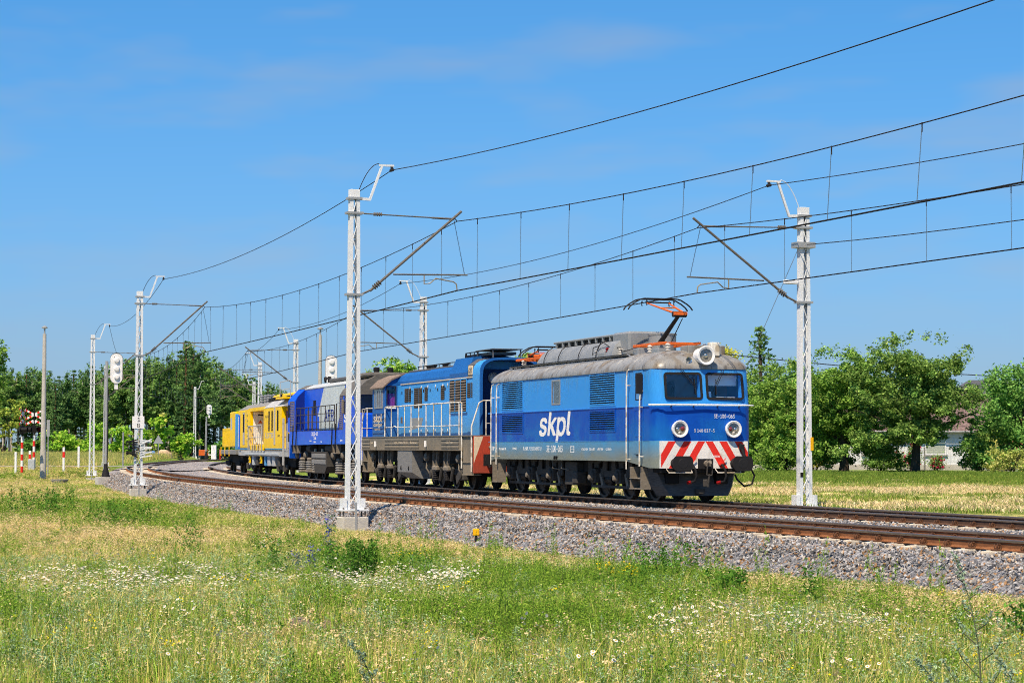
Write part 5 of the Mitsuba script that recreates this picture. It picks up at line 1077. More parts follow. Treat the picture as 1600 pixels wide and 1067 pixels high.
g_ = mast('distant lattice mast rising just right of the yellow roof crane', 139.75, FD(139.75), 'far', -0.15, 7.85, found=0, msg=7.2, con=5.6, arm=3.0)
mast('most distant lattice mast behind the yellow maintenance vehicle, with its bracket lowest in view', 172.0, FD(172), 'far', 0.0, 7.3, found=0, msg=6.9, con=5.6, arm=3.0)
labels[[k for k in labels if k.startswith('catenary_mast')][-1]]['label'] = 'most distant lattice mast, smallest of those rising behind the maintenance vehicle'
# plates on the masts
d_.part('yellow_plate', MB().box(-0.22 , -0.14, -0.135, -0.115, 1.35, 1.72), 'm_signyellow')
d_.part('small_plate', MB().box(0.1, 0.18, -0.13, -0.115, 0.62, 0.74), 'm_dark')
np_ = b_.part('number_plate', MB().box(-0.30, 0.24, -0.15, -0.125, 2.25, 2.80, 0.004), 'm_signwhite')
np_.part('lettering', MB().mesh(text('1', 0.18, frame([-0.09, -0.151, 2.56], [1, 0, 0], [0, 0, 1]), True).out()), 'm_black')
np_.part('lettering', MB().mesh(text('8', 0.18, frame([-0.11, -0.151, 2.30], [1, 0, 0], [0, 0, 1]), True).out()), 'm_black')
rs = np.random.default_rng(3)
for sg, mm in ((-1, 'm_black'), (1, 'm_mast')):
    sp_ = b_.part('anti_climb_guard', MB().box(sg * 0.22, sg * 0.26, -0.2, 0.2, 1.0, 1.75), mm)
    for z in np.linspace(0.95, 1.75, 8):
        a = rs.normal() * 0.25
        sp_.part('spike', MB().beam([sg * 0.05, -0.18, z], [sg * 0.58, -0.26 + rs.normal() * 0.08, z + 0.02 + a * 0.5], 0.03, 0.05), mm)
# anchor stay on the mast at the right
d_.part('anchor_frame', MB().box(-0.28, 0.28, -0.2, 0.2, 7.0, 7.16), 'm_galv')
P0, P1 = d_.at([0.2, 0, 6.9]), np.array([*tp(34.5, FD(34.5)), -0.2])
d_.part('guy_rope', MB().tube([P0 - d_.M[:3, 3] for P0 in ()] or [np.linalg.inv(d_.M)[:3, :3] @ (p - d_.M[:3, 3]) for p in (P0, P1)], 0.009, 5), 'm_galv')
d_.part('rope_yoke', MB().box(0.18, 0.62, -0.05, 0.05, 5.98, 6.1, 0.02), 'm_mast')
P2 = np.array([*tp(-14, FD(-14) - 0.3), 7.4]); q0 = d_.at([0.0, -0.25, 7.08])
anchor = thing('anchor_wire', 'single wire running right from the lattice mast beside the electric locomotive', 'wire')
scene[anchor] = mikit.ply(MB().tube([q0 + (P2 - q0) * t - np.array([0, 0, 0.5 * 4 * t * (1 - t)]) for t in np.linspace(0, 1, 16)], 0.013, 5).out(), 'm_wire')
# conductors
def para(p0, p1, sag, n=22):
    t = np.linspace(0, 1, n)
    P = p0 + (p1 - p0) * t[:, None]; P[:, 2] -= sag * 4 * t * (1 - t)
    return P
def conductors(which, label, dline, end_pts, earth_label):
    sup = sorted(SUP[which], key=lambda q: q[0])
    s0, m0, c0, e0 = end_pts[0]; s1, m1, c1, e1 = end_pts[1]
    sup = [end_pts[0]] + sup + [end_pts[1]]
    k = thing('overhead_line', label, 'overhead wire'); v = Veh(k, np.eye(4))
    ms = MB(); cs = [MB(), MB()]; ew = MB()
    for A, Bq in zip(sup[:-1], sup[1:]):
        L = np.linalg.norm(Bq[1] - A[1]); sag = 0.55 * min(1.6, (L / 42) ** 2)
        pm, pc = para(A[1], Bq[1], sag), para(A[2], Bq[2], 0.03)
        ms.tube(pm, 0.0125, 5)
        for q, o in enumerate((-0.03, 0.03)): cs[q].tube(pc + [o, 0, 0], 0.0115, 5)
        ew.tube(para(A[3], Bq[3], 0.50 * min(1.6, (L / 42) ** 2)), 0.0125, 5)
        if A[0] < 160:
            nd = max(2, int(L / 3.2))
            for q in range(1, nd + 1):
                t = (q - 0.5) / nd
                a = A[1] + (Bq[1] - A[1]) * t - np.array([0, 0, sag * 4 * t * (1 - t)]); b = A[2] + (Bq[2] - A[2]) * t - np.array([0, 0, 0.03 * 4 * t * (1 - t)])
                dr_ = v.part('dropper', MB().cyl(b, a, 0.0065, 4), 'm_dropper')
                if A[0] < 80: dr_.part('dropper_clip', MB().cyl(a - [0, 0, 0.15], a + [0, 0, 0.02], 0.013, 5), 'm_wire')
    v.part('messenger_wire', ms, 'm_wire')
    for c in cs: v.part('contact_wire', c, 'm_wire')
    ek = thing('earth_wire', earth_label, 'wire'); scene[ek] = mikit.ply(ew.out(), 'm_wire')
Pn = lambda s, d, z: np.array([*tp(s, d), z])
conductors('near', 'overhead line with droppers hanging above the empty nearer track', 1, [(-13, Pn(-13, 0.9, 7.65), Pn(-13, 0.7, 5.74), Pn(-13, -1.1, 8.42)), (330, Pn(330, 0.9, 7.3), Pn(330, 0.7, 5.7), Pn(330, -1.1, 8.8))], 'highest single wire running along the tops of the nearer masts')
conductors('far', 'overhead line above the track with the train, touched by the raised current collector', 1, [(-14, Pn(-14, FD(-14) - 3.0, 7.45), Pn(-14, FD(-14) - 3.0, 5.66), Pn(-14, FD(-14) - 1.06, 8.7)), (330, Pn(330, FD(330) - 3.0, 7.2), Pn(330, FD(330) - 3.0, 5.6), Pn(330, FD(330) - 1.06, 8.5))], 'single wire running along the tops of the farther masts behind the train')

# signals
def signal(label, x, y, zg, zpost, zh, w, h, arm, conc=True, face=0.35):
    k = thing('railway_signal', label, 'signal')
    M = np.eye(4); M[:3, 0], M[:3, 1], M[:3, 3] = [math.cos(face), math.sin(face), 0], [-math.sin(face), math.cos(face), 0], [x, y, 0]
    v = Veh(k, M)
    v.part('post', MB().cyl([0, 0, zg], [0, 0, zpost], 0.085, 12).cyl([-0.13, 0, zg], [-0.13, 0, zpost - 0.6], 0.03, 6), 'm_galv', smooth=30)
    v.part('foot', MB().lathe([(0.26, 0), (0.24, 0.12), (0.13, 0.55), (0.1, 0.8)], [0, 0, zg], [0, 0, 1], 14), 'm_black', smooth=30)
    if conc: v.part('foundation', MB().box(-0.55, 0.55, -0.5, 0.5, zg - 0.9, zg, 0.02), 'm_concrete')
    v.part('arm', MB().box(-0.1, arm + 0.1, -0.05, 0.05, zpost - 1.0 if arm else zpost - 0.2, zpost - 0.88 if arm else zpost - 0.1), 'm_galv')
    sh = rrect(-w / 2, w / 2, 0, h, w * 0.46, 7)
    hd = v.part('head', MB().prism(sh, 0.16, frame([arm, 0.0, zh], [1, 0, 0], [0, 0, 1])), 'm_signwhite', smooth=30)
    for z in np.linspace(h * 0.22, h * 0.78, 3):
        hd.part('lamp_housing', MB().lathe([(w * 0.24, 0), (w * 0.24, 0.07), (w * 0.18, 0.12), (0, 0.13)], [arm, -0.16, zh + z], [0, -1, 0], 14), 'm_signwhite', smooth=30)
        hd.part('hood', MB().lathe([(w * 0.26, 0), (w * 0.26, 0.30)], [arm, 0.0, zh + z], [0, 1, 0], 12), 'm_black')
    hd.part('backboard', MB().prism([(a * 1.08 + 0.02, b * 1.02) for a, b in sh], 0.02, frame([arm, 0.03, zh], [1, 0, 0], [0, 0, 1])), 'm_black')
    v.part('bracket', MB().box(arm - 0.1, arm + 0.1, -0.1, 0.02, zh - 0.35, zh + 0.05), 'm_signwhite')
    v.part('cable', MB().tube([(arm, 0.05, zh - 0.1), (arm - 0.2, -0.05, zh - 0.6), (0.12, -0.05, zpost - 1.6), (0.08, -0.09, zpost - 2.4), (0.08, -0.09, zg + 0.3)], 0.025, 5), 'm_rubber')
    return v
sg_ = signal('large white backed railway signal head on grey post beside the ballast', -24.25, 134.0, -0.38, 6.55, 5.22, 0.70, 1.78, 0.56)
sg_.part('lettering', text('1', 0.12, frame([0.38, -0.165, 6.70], [1, 0, 0], [0, 0, 1]), True), 'm_black')
signal('white backed railway signal head showing above the blue and white locomotive', -13.9, 172, 0.0, 6.3, 6.3, 0.88, 2.15, 0.0, False)
signal('small distant railway signal at the bend in front of the forest', -35.7, 262, 0.15, 5.0, 5.2, 0.58, 1.2, 0.30, False)
# concrete poles
def pole(label, x, y, zg, zt, r0, r1, cap):
    k = thing('concrete_pole', label, 'pole'); v = Veh(k, frame([x, y, 0], [1, 0, 0], [0, 1, 0]))
    v.part('shaft', MB().lathe([(r0, zg - 0.4), (r0 * 0.97, zg + 1.45), (r0 * 0.86, zg + 1.5), (r1, zt), (0, zt)], [0, 0, 0], [0, 0, 1], 12), 'm_concrete', smooth=40)
    v.part('aerial', MB().cyl([0, 0, zt], [0, 0, zt + 0.35], 0.05, 8).lathe([(0.05, 0), (0.2, 0.05), (0.2, 0.1), (0.05, 0.2)], [0, 0, zt + 0.33], [0, 0, 1], 12), 'm_galv', smooth=30)
pole('tall grey concrete pole beside the level crossing at the left', -30.4, 145.5, -0.25, 8.75, 0.205, 0.115, True)
pole('grey concrete pole rising behind the yellow maintenance vehicle and blue locomotive', -12.85, 150, -0.2, 8.95, 0.2, 0.10, True)
# level crossing signals
pbr('m_redlens', (0.35, 0.02, 0.02), 0.2)
def banded(v, x0, z0, z1, r, n, first=1):
    for q in range(n):
        a, b = z0 + (z1 - z0) * q / n, z0 + (z1 - z0) * (q + 1) / n
        v.part('band', MB().cyl([x0, 0, a], [x0, 0, b], r, 10), 'm_red' if (q + first) % 2 else 'm_white', smooth=30)
def xing(label, x, y, zg, face, cross):
    k = thing('crossing_signal', label, 'crossing signal')
    M = np.eye(4); M[:3, 0], M[:3, 1], M[:3, 3] = [math.cos(face), math.sin(face), 0], [-math.sin(face), math.cos(face), 0], [x, y, zg]
    v = Veh(k, M)
    banded(v, 0, 0, 2.3, 0.085, 6)
    v.part('upper_post', MB().cyl([0, 0, 2.3], [0, 0, 4.2], 0.05, 8), 'm_dark')
    for sx in (-0.34, 0.34):
        lk = v.part('lamp', MB().lathe([(0, 0.10), (0.15, 0.06), (0.20, 0.0), (0.235, -0.05), (0.235, -0.07), (0, -0.06)], [sx, 0, 2.72], [0, 1, 0], 16), 'm_black', smooth=30)
        lk.part('lens', MB().lathe([(0.12, 0), (0.08, 0.02), (0, 0.03)], [sx, -0.075, 2.72], [0, -1, 0], 12), 'm_redlens', smooth=True)
        lk.part('hood', MB().lathe([(0.14, 0), (0.15, 0.4)], [sx, -0.07, 2.74], [0, -1, 0.0], 12), 'm_black')
    v.part('lamp_box', MB().box(-0.15, 0.15, -0.08, 0.12, 2.45, 3.0, 0.02), 'm_dark')
    for q, (zc, full) in enumerate(((3.75, True), (3.25, False))):
        sv = v.part('cross', MB().box(-0.12, 0.12, -0.02, 0.0, zc - 0.1, zc + 0.1), 'm_white')
        for sx in (-1, 1):
            for sz in ((-1, 1) if full else (-1,)):
                for t0, t1, mm in ((0.06, 0.20, 'm_white'), (0.20, 0.34, 'm_red'), (0.34, 0.47, 'm_white'), (0.47, 0.60, 'm_red')):
                    d = np.array([sx * 0.88, 0, sz * 0.47]); d = d / np.linalg.norm(d)
                    c0 = np.array([0, -0.03, zc + (0 if full else 0.12)])
                    sv.part('bar', MB().beam(c0 + d * t0 * 1.15, c0 + d * t1 * 1.15, 0.02, 0.13, up=(0, 0, 1)), mm)
    return v
xing('striped crossing signal post nearest the left edge with lamps turned sideways', -31.4, 143.8, -0.22, 1.42, True)
xing('striped crossing signal post with red and white cross facing the camera', -33.45, 157.0, -0.08, 0.1, True)
for lab, x, y, zg, hh, rd in (('short plain white marker post left of the striped crossing signals', -33.5, 151.5, -0.18, 1.25, 0), ('short white and red marker post between the striped crossing signals', -33.4, 155.5, -0.1, 1.25, 1), ('short red and white marker post right of the concrete pole', -30.5, 152.7, -0.15, 1.55, 1), ('plain white marker post just behind the red and white one', -30.6, 158.5, -0.05, 1.5, 0)):
    k = thing('marker_post', lab, 'post'); v = Veh(k, frame([x, y, zg], [1, 0, 0], [0, 1, 0]))
    v.part('post', MB().box(-0.075, 0.075, -0.06, 0.06, -0.3, hh, 0.02), 'm_white')
    if rd: v.part('red_band', MB().box(-0.078, 0.078, -0.063, 0.063, hh * 0.55, hh * 0.8), 'm_red')
k = thing('cabinet', 'small pale grey cabinet at the level crossing', 'cabinet'); scene[k] = mikit.ply(MB().box(-33.35, -32.9, 154.6, 155.0, -0.2, 0.55, 0.02).out(), 'm_palegrey')
k = thing('road_sign', 'grey sign post seen from behind, right of the concrete pole', 'sign'); v = Veh(k, frame([-30.6, 148, -0.2], [1, 0, 0], [0, 1, 0]))
v.part('post', MB().cyl([0, 0, -0.2], [0, 0, 3.4], 0.035, 8), 'm_galv'); v.part('plate', MB().box(-0.10, 0.10, -0.03, -0.02, 2.3, 3.4), 'm_galv')
k = thing('road_sign', 'triangular road sign seen from behind in the grass beyond the track', 'sign'); v = Veh(k, frame([-38.3, 243, G(-38.3, 243)], [1, 0, 0], [0, 1, 0]))
v.part('post', MB().cyl([0, 0, -0.3], [0, 0, 2.2], 0.045, 8), 'm_galv'); v.part('plate', MB().prism([(-0.55, 1.7), (0.55, 1.7), (0, 2.65)], 0.02, frame([0, -0.05, 0], [1, 0, 0], [0, 0, 1])), 'm_galv')
k = thing('grey_post', 'thin grey post in the verge right of the large signal', 'post'); scene[k] = mikit.ply(MB().cyl([-31.2, 180, -0.2], [-31.2, 180, 2.6], 0.06, 8).out(), 'm_galv')
k = thing('manhole_ring', 'low dark grey concrete ring on dry ground by the concrete pole', 'manhole'); v = Veh(k, frame([-26.9, 133.5, G(-26.9, 133.5) + 0.05], [1, 0, 0], [0, 1, 0]))
v.part('wall', MB().lathe([(0.44, -0.3), (0.46, 0.2), (0.50, 0.21), (0.52, 0.30), (0.50, 0.33), (0.36, 0.33), (0.36, -0.1)], [0, 0, 0], [0, 0, 1], 20), 'm_tank', smooth=30)
v.part('lid', MB().lathe([(0, 0.26), (0.36, 0.26), (0.36, 0.2)], [0, 0, 0], [0, 0, -1], 20), 'm_tank')
k = thing('cable_marker', 'small yellow marker box on a black stub at the ballast edge', 'marker'); v = Veh(k, frame([-0.82, 52.0, -0.74], [1, 0, 0], [0, 1, 0]))
v.part('stub', MB().box(-0.03, 0.03, -0.03, 0.03, -0.2, 0.16), 'm_black'); v.part('head', MB().box(-0.075, 0.075, -0.06, 0.06, 0.12, 0.28, 0.015), 'm_signyellow')
# ---------------------------------------------------------------- vegetation
scene['m_leaf'] = {'type': 'principledthin', 'base_color': {'type': 'mesh_attribute', 'name': 'vertex_color'}, 'roughness': 0.55, 'diff_trans': 0.55, 'spec_trans': 0.0, 'eta': 1.35}
scene['m_grass'] = {'type': 'principledthin', 'base_color': {'type': 'mesh_attribute', 'name': 'vertex_color'}, 'roughness': 0.45, 'diff_trans': 0.32, 'spec_trans': 0.0, 'eta': 1.4}
pbr('m_bark', proc(lambda p, n, uv: mix((0.035, 0.028, 0.022), (0.10, 0.082, 0.065), fbm(p.x * 5, p.y * 5, p.z * 2, 3))), 0.95, spec=0.1)
pbr('m_birch', proc(lambda p, n, uv: mix((0.42, 0.39, 0.35), (0.06, 0.05, 0.045), smoothstep(0.5, 0.62, noise(p.x * 3, p.y * 3, p.z * 1.6)))), 0.9, spec=0.1)
pbr('m_pine_bark', proc(lambda p, n, uv: mix((0.25, 0.12, 0.06), (0.11, 0.07, 0.05), fbm(p.x * 3, p.y * 3, p.z, 3))), 0.95, spec=0.1)
def quads(C, size, r, up=0.35, aspect=0.62):
    """leaf-sized rhombi at the points C."""
    n = len(C)
    N = r.normal(size=(n, 3)); N[:, 2] = np.abs(N[:, 2]) + up; N /= np.linalg.norm(N, axis=1, keepdims=True)
    A = np.cross(N, r.normal(size=(n, 3))); A /= np.linalg.norm(A, axis=1, keepdims=True); B = np.cross(N, A)
    s = (size * r.uniform(0.6, 1.35, n))[:, None]
    V = np.stack([C - A * s, C - B * s * aspect + N * s * 0.12, C + A * s, C + B * s * aspect + N * s * 0.12], 1).reshape(-1, 3)
    i = np.arange(n)[:, None] * 4
    return V, np.vstack([i + [0, 1, 2], i + [0, 2, 3]])
def crown(r, blobs, per, leaf, cols, clump=0.55, shell=0.55, nclump=26):
    """blobs: (x, y, z, rx, ry, rz); leaf clumps spread through each blob's volume, denser towards its outside."""
    C, K = [], []
    vol = np.array([b[3] * b[4] * b[5] for b in blobs]) ** 0.75; vol /= vol.sum()
    for b, w in zip(blobs, vol):
        nc = max(5, int(nclump * len(blobs) * w)); n = max(10, int(per * w))
        d = r.normal(size=(nc, 3)); d /= np.linalg.norm(d, axis=1, keepdims=True)
        cen = np.array(b[:3]) + d * np.array(b[3:]) * (r.uniform(0, 1, (nc, 1)) ** (1 - shell)) 
        tint = r.normal(size=nc) * 0.20
        idx = r.integers(nc, size=n)
        q = cen[idx] + r.normal(size=(n, 3)) * clump * np.array([1, 1, 0.75]) * r.uniform(0.3, 1, (nc, 1))[idx]
        C.append(q)
        t = r.random((n, 1))
        c = np.array(cols[0]) * (1 - t) + np.array(cols[1]) * t
        K.append(2.75 * c * np.exp(tint[idx] * 1.25)[:, None] * np.exp(r.normal(size=(n, 1)) * 0.22))
    C, K = np.vstack(C), np.clip(np.vstack(K), 0.005, 0.7)
    V, F = quads(C, leaf, r)
    return V, F, np.repeat(K, 4, 0)
def limbs(r, base, r0, top, forks, mb=None, lean=(0, 0)):
    mb = mb or MB()
    t = np.linspace(0, 1, 7); b = np.asarray(base, float)
    P = b + np.stack([lean[0] * t ** 1.5 + 0.06 * np.sin(t * 5), lean[1] * t + 0.05 * np.cos(t * 4), t * (top - b[2])], 1)
    mb.tube(P, r0 * (1.25 - 0.75 * t) * np.where(t == 0, 1.25, 1), 9)
    for z, dx, dy, L in forks:
        s = np.array([np.interp(z, P[:, 2], P[:, k]) for k in range(3)]); rr = r0 * (1.2 - 0.8 * (z - b[2]) / (top - b[2])) * 0.55
        tt = np.linspace(0, 1, 5)
        mb.tube(s + np.stack([dx * L * tt, dy * L * tt, L * (0.75 * tt - 0.2 * tt ** 2) + 0.1 * np.sin(tt * 4)], 1), rr * (1 - 0.75 * tt), 6)
    return mb
def tree(name, label, cat, trunk, trunk_mat, crown_data, group=None, M=None):
    k = thing(name, label, cat, group)
    V, F, C = crown_data
    if trunk is not None: scene[k + '__trunk'] = mikit.ply(trunk.out(M), trunk_mat, smooth=40)
    scene[k + '__crown'] = mikit.ply((V if M is None else V @ M[:3, :3].T + M[:3, 3], F), 'm_leaf', color=C)
    return k
# --- the forest at the left: a few models, each copy its own tree
def birch(seed, H, cols, slim=1.0):
    r = np.random.default_rng(seed)
    blobs = []
    for z in np.linspace(H * 0.38, H * 0.98, 16):
        t = (z / H - 0.38) / 0.60
        w = slim * H * 0.155 * (1.0 - 0.82 * t ** 1.5) * (0.55 + 0.45 * min(1, t * 5))
        for q in range(2 if t < 0.75 else 1):
            a = r.uniform(0, 2 * PI); o = w * (0.55 if t < 0.75 else 0.15)
            blobs.append((o * math.cos(a), o * math.sin(a), z, w * r.uniform(0.5, 0.85), w * r.uniform(0.5, 0.85), H * r.uniform(0.04, 0.075)))
    return limbs(r, (0, 0, -0.5), 0.15, H * 0.93, [(H * f, math.cos(a), math.sin(a), H * 0.14) for f, a in zip(np.linspace(0.35, 0.8, 8), r.uniform(0, 6, 8))], lean=(r.normal() * 0.5, 0)), crown(r, blobs, 7600, 0.16, cols, 0.30, 0.5, 8)
def conifer(seed, H, cols, rad):
    r = np.random.default_rng(seed); blobs = []
    for z in np.linspace(H * 0.10, H * 0.985, 22):
        t = z / H; w = rad * (1.04 - t) ** 0.85
        for a in np.linspace(0, 2 * PI, max(3, int(7 * (1 - t) + 2)), endpoint=False) + r.uniform(0, 6):
            L = w * r.uniform(0.6, 1.1)
            for f in (0.35, 0.7, 1.0): blobs.append((L * f * math.cos(a), L * f * math.sin(a), z - 0.22 * L * f ** 1.3, 0.16 + 0.16 * w, 0.16 + 0.16 * w, 0.10 + 0.05 * w))
    return limbs(r, (0, 0, -0.5), 0.2, H * 0.96, []), crown(r, blobs, 6500, 0.13, cols, 0.13, 0.6, 5)
BC = [((0.040, 0.085, 0.022), (0.085, 0.14, 0.035)), ((0.055, 0.105, 0.025), (0.10, 0.155, 0.045)), ((0.030, 0.070, 0.022), (0.065, 0.115, 0.035)), ((0.048, 0.092, 0.030), (0.075, 0.13, 0.045))]
MODELS = [birch(11, 14.0, BC[0]), birch(12, 14.0, BC[1], 1.1), birch(13, 14.0, BC[2], 0.9), birch(14, 14.0, BC[3], 1.25), birch(15, 14.0, BC[0], 0.8)]
MODELS.append(conifer(21, 15.0, ((0.022, 0.055, 0.020), (0.050, 0.090, 0.032)), 2.6))
MP = []
for tr, (V, F, C) in MODELS: MP.append((mikit.ply(tr.out(), 'm_birch' if len(MP) < 5 else 'm_pine_bark', smooth=40), mikit.ply((V, F), 'm_leaf', color=C)))
r = np.random.default_rng(33)
top_px = [(-60, 500), (0, 572), (20, 580), (60, 578), (90, 590), (140, 575), (180, 577), (215, 552), (250, 560), (290, 538), (330, 560), (370, 583), (400, 592), (440, 600), (480, 640)]
PXT = np.array(top_px, float)
NF = FRN = 0
ONE = 'zeroth first second third fourth fifth sixth seventh eighth ninth tenth eleventh twelfth thirteenth fourteenth fifteenth sixteenth seventeenth eighteenth nineteenth'.split()
def ORD(n): return ONE[n] if n < 20 else ({2: 'twentieth', 3: 'thirtieth', 4: 'fortieth', 5: 'fiftieth'}[n // 10] if n % 10 == 0 else {2: 'twenty ', 3: 'thirty ', 4: 'forty ', 5: 'fifty '}[n // 10] + ONE[n % 10])
for row, (D0, dens) in enumerate(((283, 11.5), (296, 11), (316, 11.5))):
    x = -40.0 + row * 4
    while x < 452:
        D = D0 + r.uniform(-4, 4); X = (x - 800) / 3500 * D
        Hh = (700 - np.interp(x, PXT[:, 0], PXT[:, 1])) / 3500 * D + 1.4 - G(X, D)
        Hh *= r.uniform(0.86, 1.03) if row < 2 else r.uniform(0.95, 1.04)
        mi_ = int(r.integers(5)) if not (275 < x < 305 and row == 0) else 5
        if mi_ < 5 and r.random() < 0.16: mi_ = 5
        NF += 1
        front = row == 0; FRN += front
        k = thing('birch_tree' if mi_ < 5 else 'spruce_tree', (f'{ORD(FRN)} ' + ('birch' if mi_ < 5 else 'spruce') + ' counted from the left in the front row of the forest') if front else 'slender birch tree with pale trunk standing behind the front row of the forest' if mi_ < 5 else 'dark pointed spruce tree standing among the birches of the forest edge', 'tree', 'front row of the forest' if front else 'birches of the forest' if mi_ < 5 else 'spruces of the forest')
        M = T().translate([X, D, G(X, D)]).rotate([0, 0, 1], float(r.uniform(0, 360))).scale([Hh / 14 * r.uniform(0.85, 1.15)] * 2 + [Hh / (14 if mi_ < 5 else 15)])
        scene[k + '__trunk'] = {**MP[mi_][0], 'to_world': M}; scene[k + '__crown'] = {**MP[mi_][1], 'to_world': M}
        x += dens * r.uniform(0.75, 1.3)
# --- bushes in front of the forest
def bush(seed, w, h, cols, n=2600, leaf=0.14, group=None):
    r = np.random.default_rng(seed); bl = [(0, 0, h * 0.45, w * 0.55, w * 0.45, h * 0.42)]
    for _ in range(9): bl.append((r.uniform(-0.75, 0.75) * w, r.uniform(-0.5, 0.5) * w, h * r.uniform(0.18, 0.85), w * r.uniform(0.18, 0.36), w * r.uniform(0.18, 0.36), h * r.uniform(0.12, 0.25)))
    st = MB()
    for _ in range(6):
        a = r.uniform(0, 6.3); st.tube([(0.1 * math.cos(a), 0.1 * math.sin(a), -0.2), (w * 0.2 * math.cos(a), w * 0.2 * math.sin(a), h * 0.3), (w * 0.4 * math.cos(a), w * 0.4 * math.sin(a), h * 0.65)], [0.05, 0.035, 0.015], 5)
    return st, crown(r, bl, n, leaf, cols, 0.22, 0.55, 14)
def put_bush(name, label, px, D, w, h, cols, seed, n=2600, leaf=0.14, X=None):
    X = (px - 800) / 3500 * D if X is None else X
    st, cr = bush(seed, w, h, cols, n, leaf)
    M = np.eye(4); M[:3, 3] = [X, D, G(X, D)]
    return tree(name, label, 'bush', st, 'm_bark', cr, M=M)
LIME, OLIVE, DEEP = ((0.095, 0.20, 0.018), (0.16, 0.28, 0.035)), ((0.095, 0.135, 0.02), (0.17, 0.20, 0.04)), ((0.04, 0.10, 0.02), (0.08, 0.155, 0.03))
for q, (px, D, w, h, c, lab) in enumerate(((8, 270, 4.2, 8.2, OLIVE, 'tall yellowish green bush at the left edge before the forest'), (52, 268, 2.2, 2.8, DEEP, 'dark green bush between the crossing signals and forest'), (98, 268, 3.4, 3.5, LIME, 'bright green bush right of the tall concrete pole'), (128, 274, 2.4, 2.6, LIME, 'smaller bright green bush beside the one right of the pole'), (160, 272, 1.8, 4.2, LIME, 'narrow light green bush behind the first distant mast'), (196, 262, 1.7, 4.5, LIME, 'narrow light green bush left of the numbered mast'), (243, 262, 2.4, 5.2, LIME, 'upright light green bush right of the numbered mast'), (286, 262, 2.6, 3.1, LIME, 'low bright green bush left of the far mast at the bend'), (345, 275, 2.2, 2.2, DEEP, 'dark low bush behind the far end of the train'))):
    put_bush('bush', lab, px, D, w, h, c, 50 + q, 3000, 0.17)
# --- fruit trees and garden at the right
def fruit(seed, R_, H, zl, cols, n, lean=(0.6, 0), z0=0.0, leaf=0.085, shoots=18, skirt=12):
    """crown between the heights zl and H, R_ wide, lumpy, with shoots standing out."""
    r = np.random.default_rng(seed); bl = []; zc, hz = (H + zl) / 2, (H - zl) / 2
    for _ in range(64):
        d = r.normal(size=3); d /= np.linalg.norm(d); rad = r.uniform(0.25, 0.86)
        bl.append((d[0] * R_ * rad + lean[0], d[1] * R_ * rad * 0.85, zc + d[2] * hz * rad, R_ * r.uniform(0.17, 0.30), R_ * r.uniform(0.17, 0.28), hz * r.uniform(0.15, 0.26)))
    for _ in range(skirt):
        a = r.uniform(0, 6.3); q = r.uniform(0.55, 0.95)
        bl.append((math.cos(a) * R_ * q + lean[0], math.sin(a) * R_ * q * 0.85, zl + r.uniform(0.35, 1.6), R_ * r.uniform(0.15, 0.24), R_ * r.uniform(0.15, 0.24), r.uniform(0.4, 0.8)))
    for _ in range(shoots):
        a = r.uniform(0, 6.3); q = r.uniform(0.1, 0.9)
        bl.append((math.cos(a) * R_ * q + lean[0], math.sin(a) * R_ * q * 0.7, zc + hz * math.sqrt(max(0.05, 1 - q * q)) * r.uniform(0.88, 1.02), 0.30, 0.30, 0.40))
    fk = [(z0 + H * f, math.cos(a), 0.6 * math.sin(a), R_ * 0.75) for f, a in zip((0.20, 0.22, 0.26, 0.30, 0.36, 0.42), (0.2, 3.0, 1.5, 4.4, 5.6, 2.4))]
    return limbs(r, (0, 0, z0 - 0.4), 0.26, z0 + H * 0.62, fk, lean=lean), crown(r, bl, n, leaf, cols, 0.24, 0.45, 10)
FR = ((0.042, 0.088, 0.018), (0.105, 0.155, 0.04))
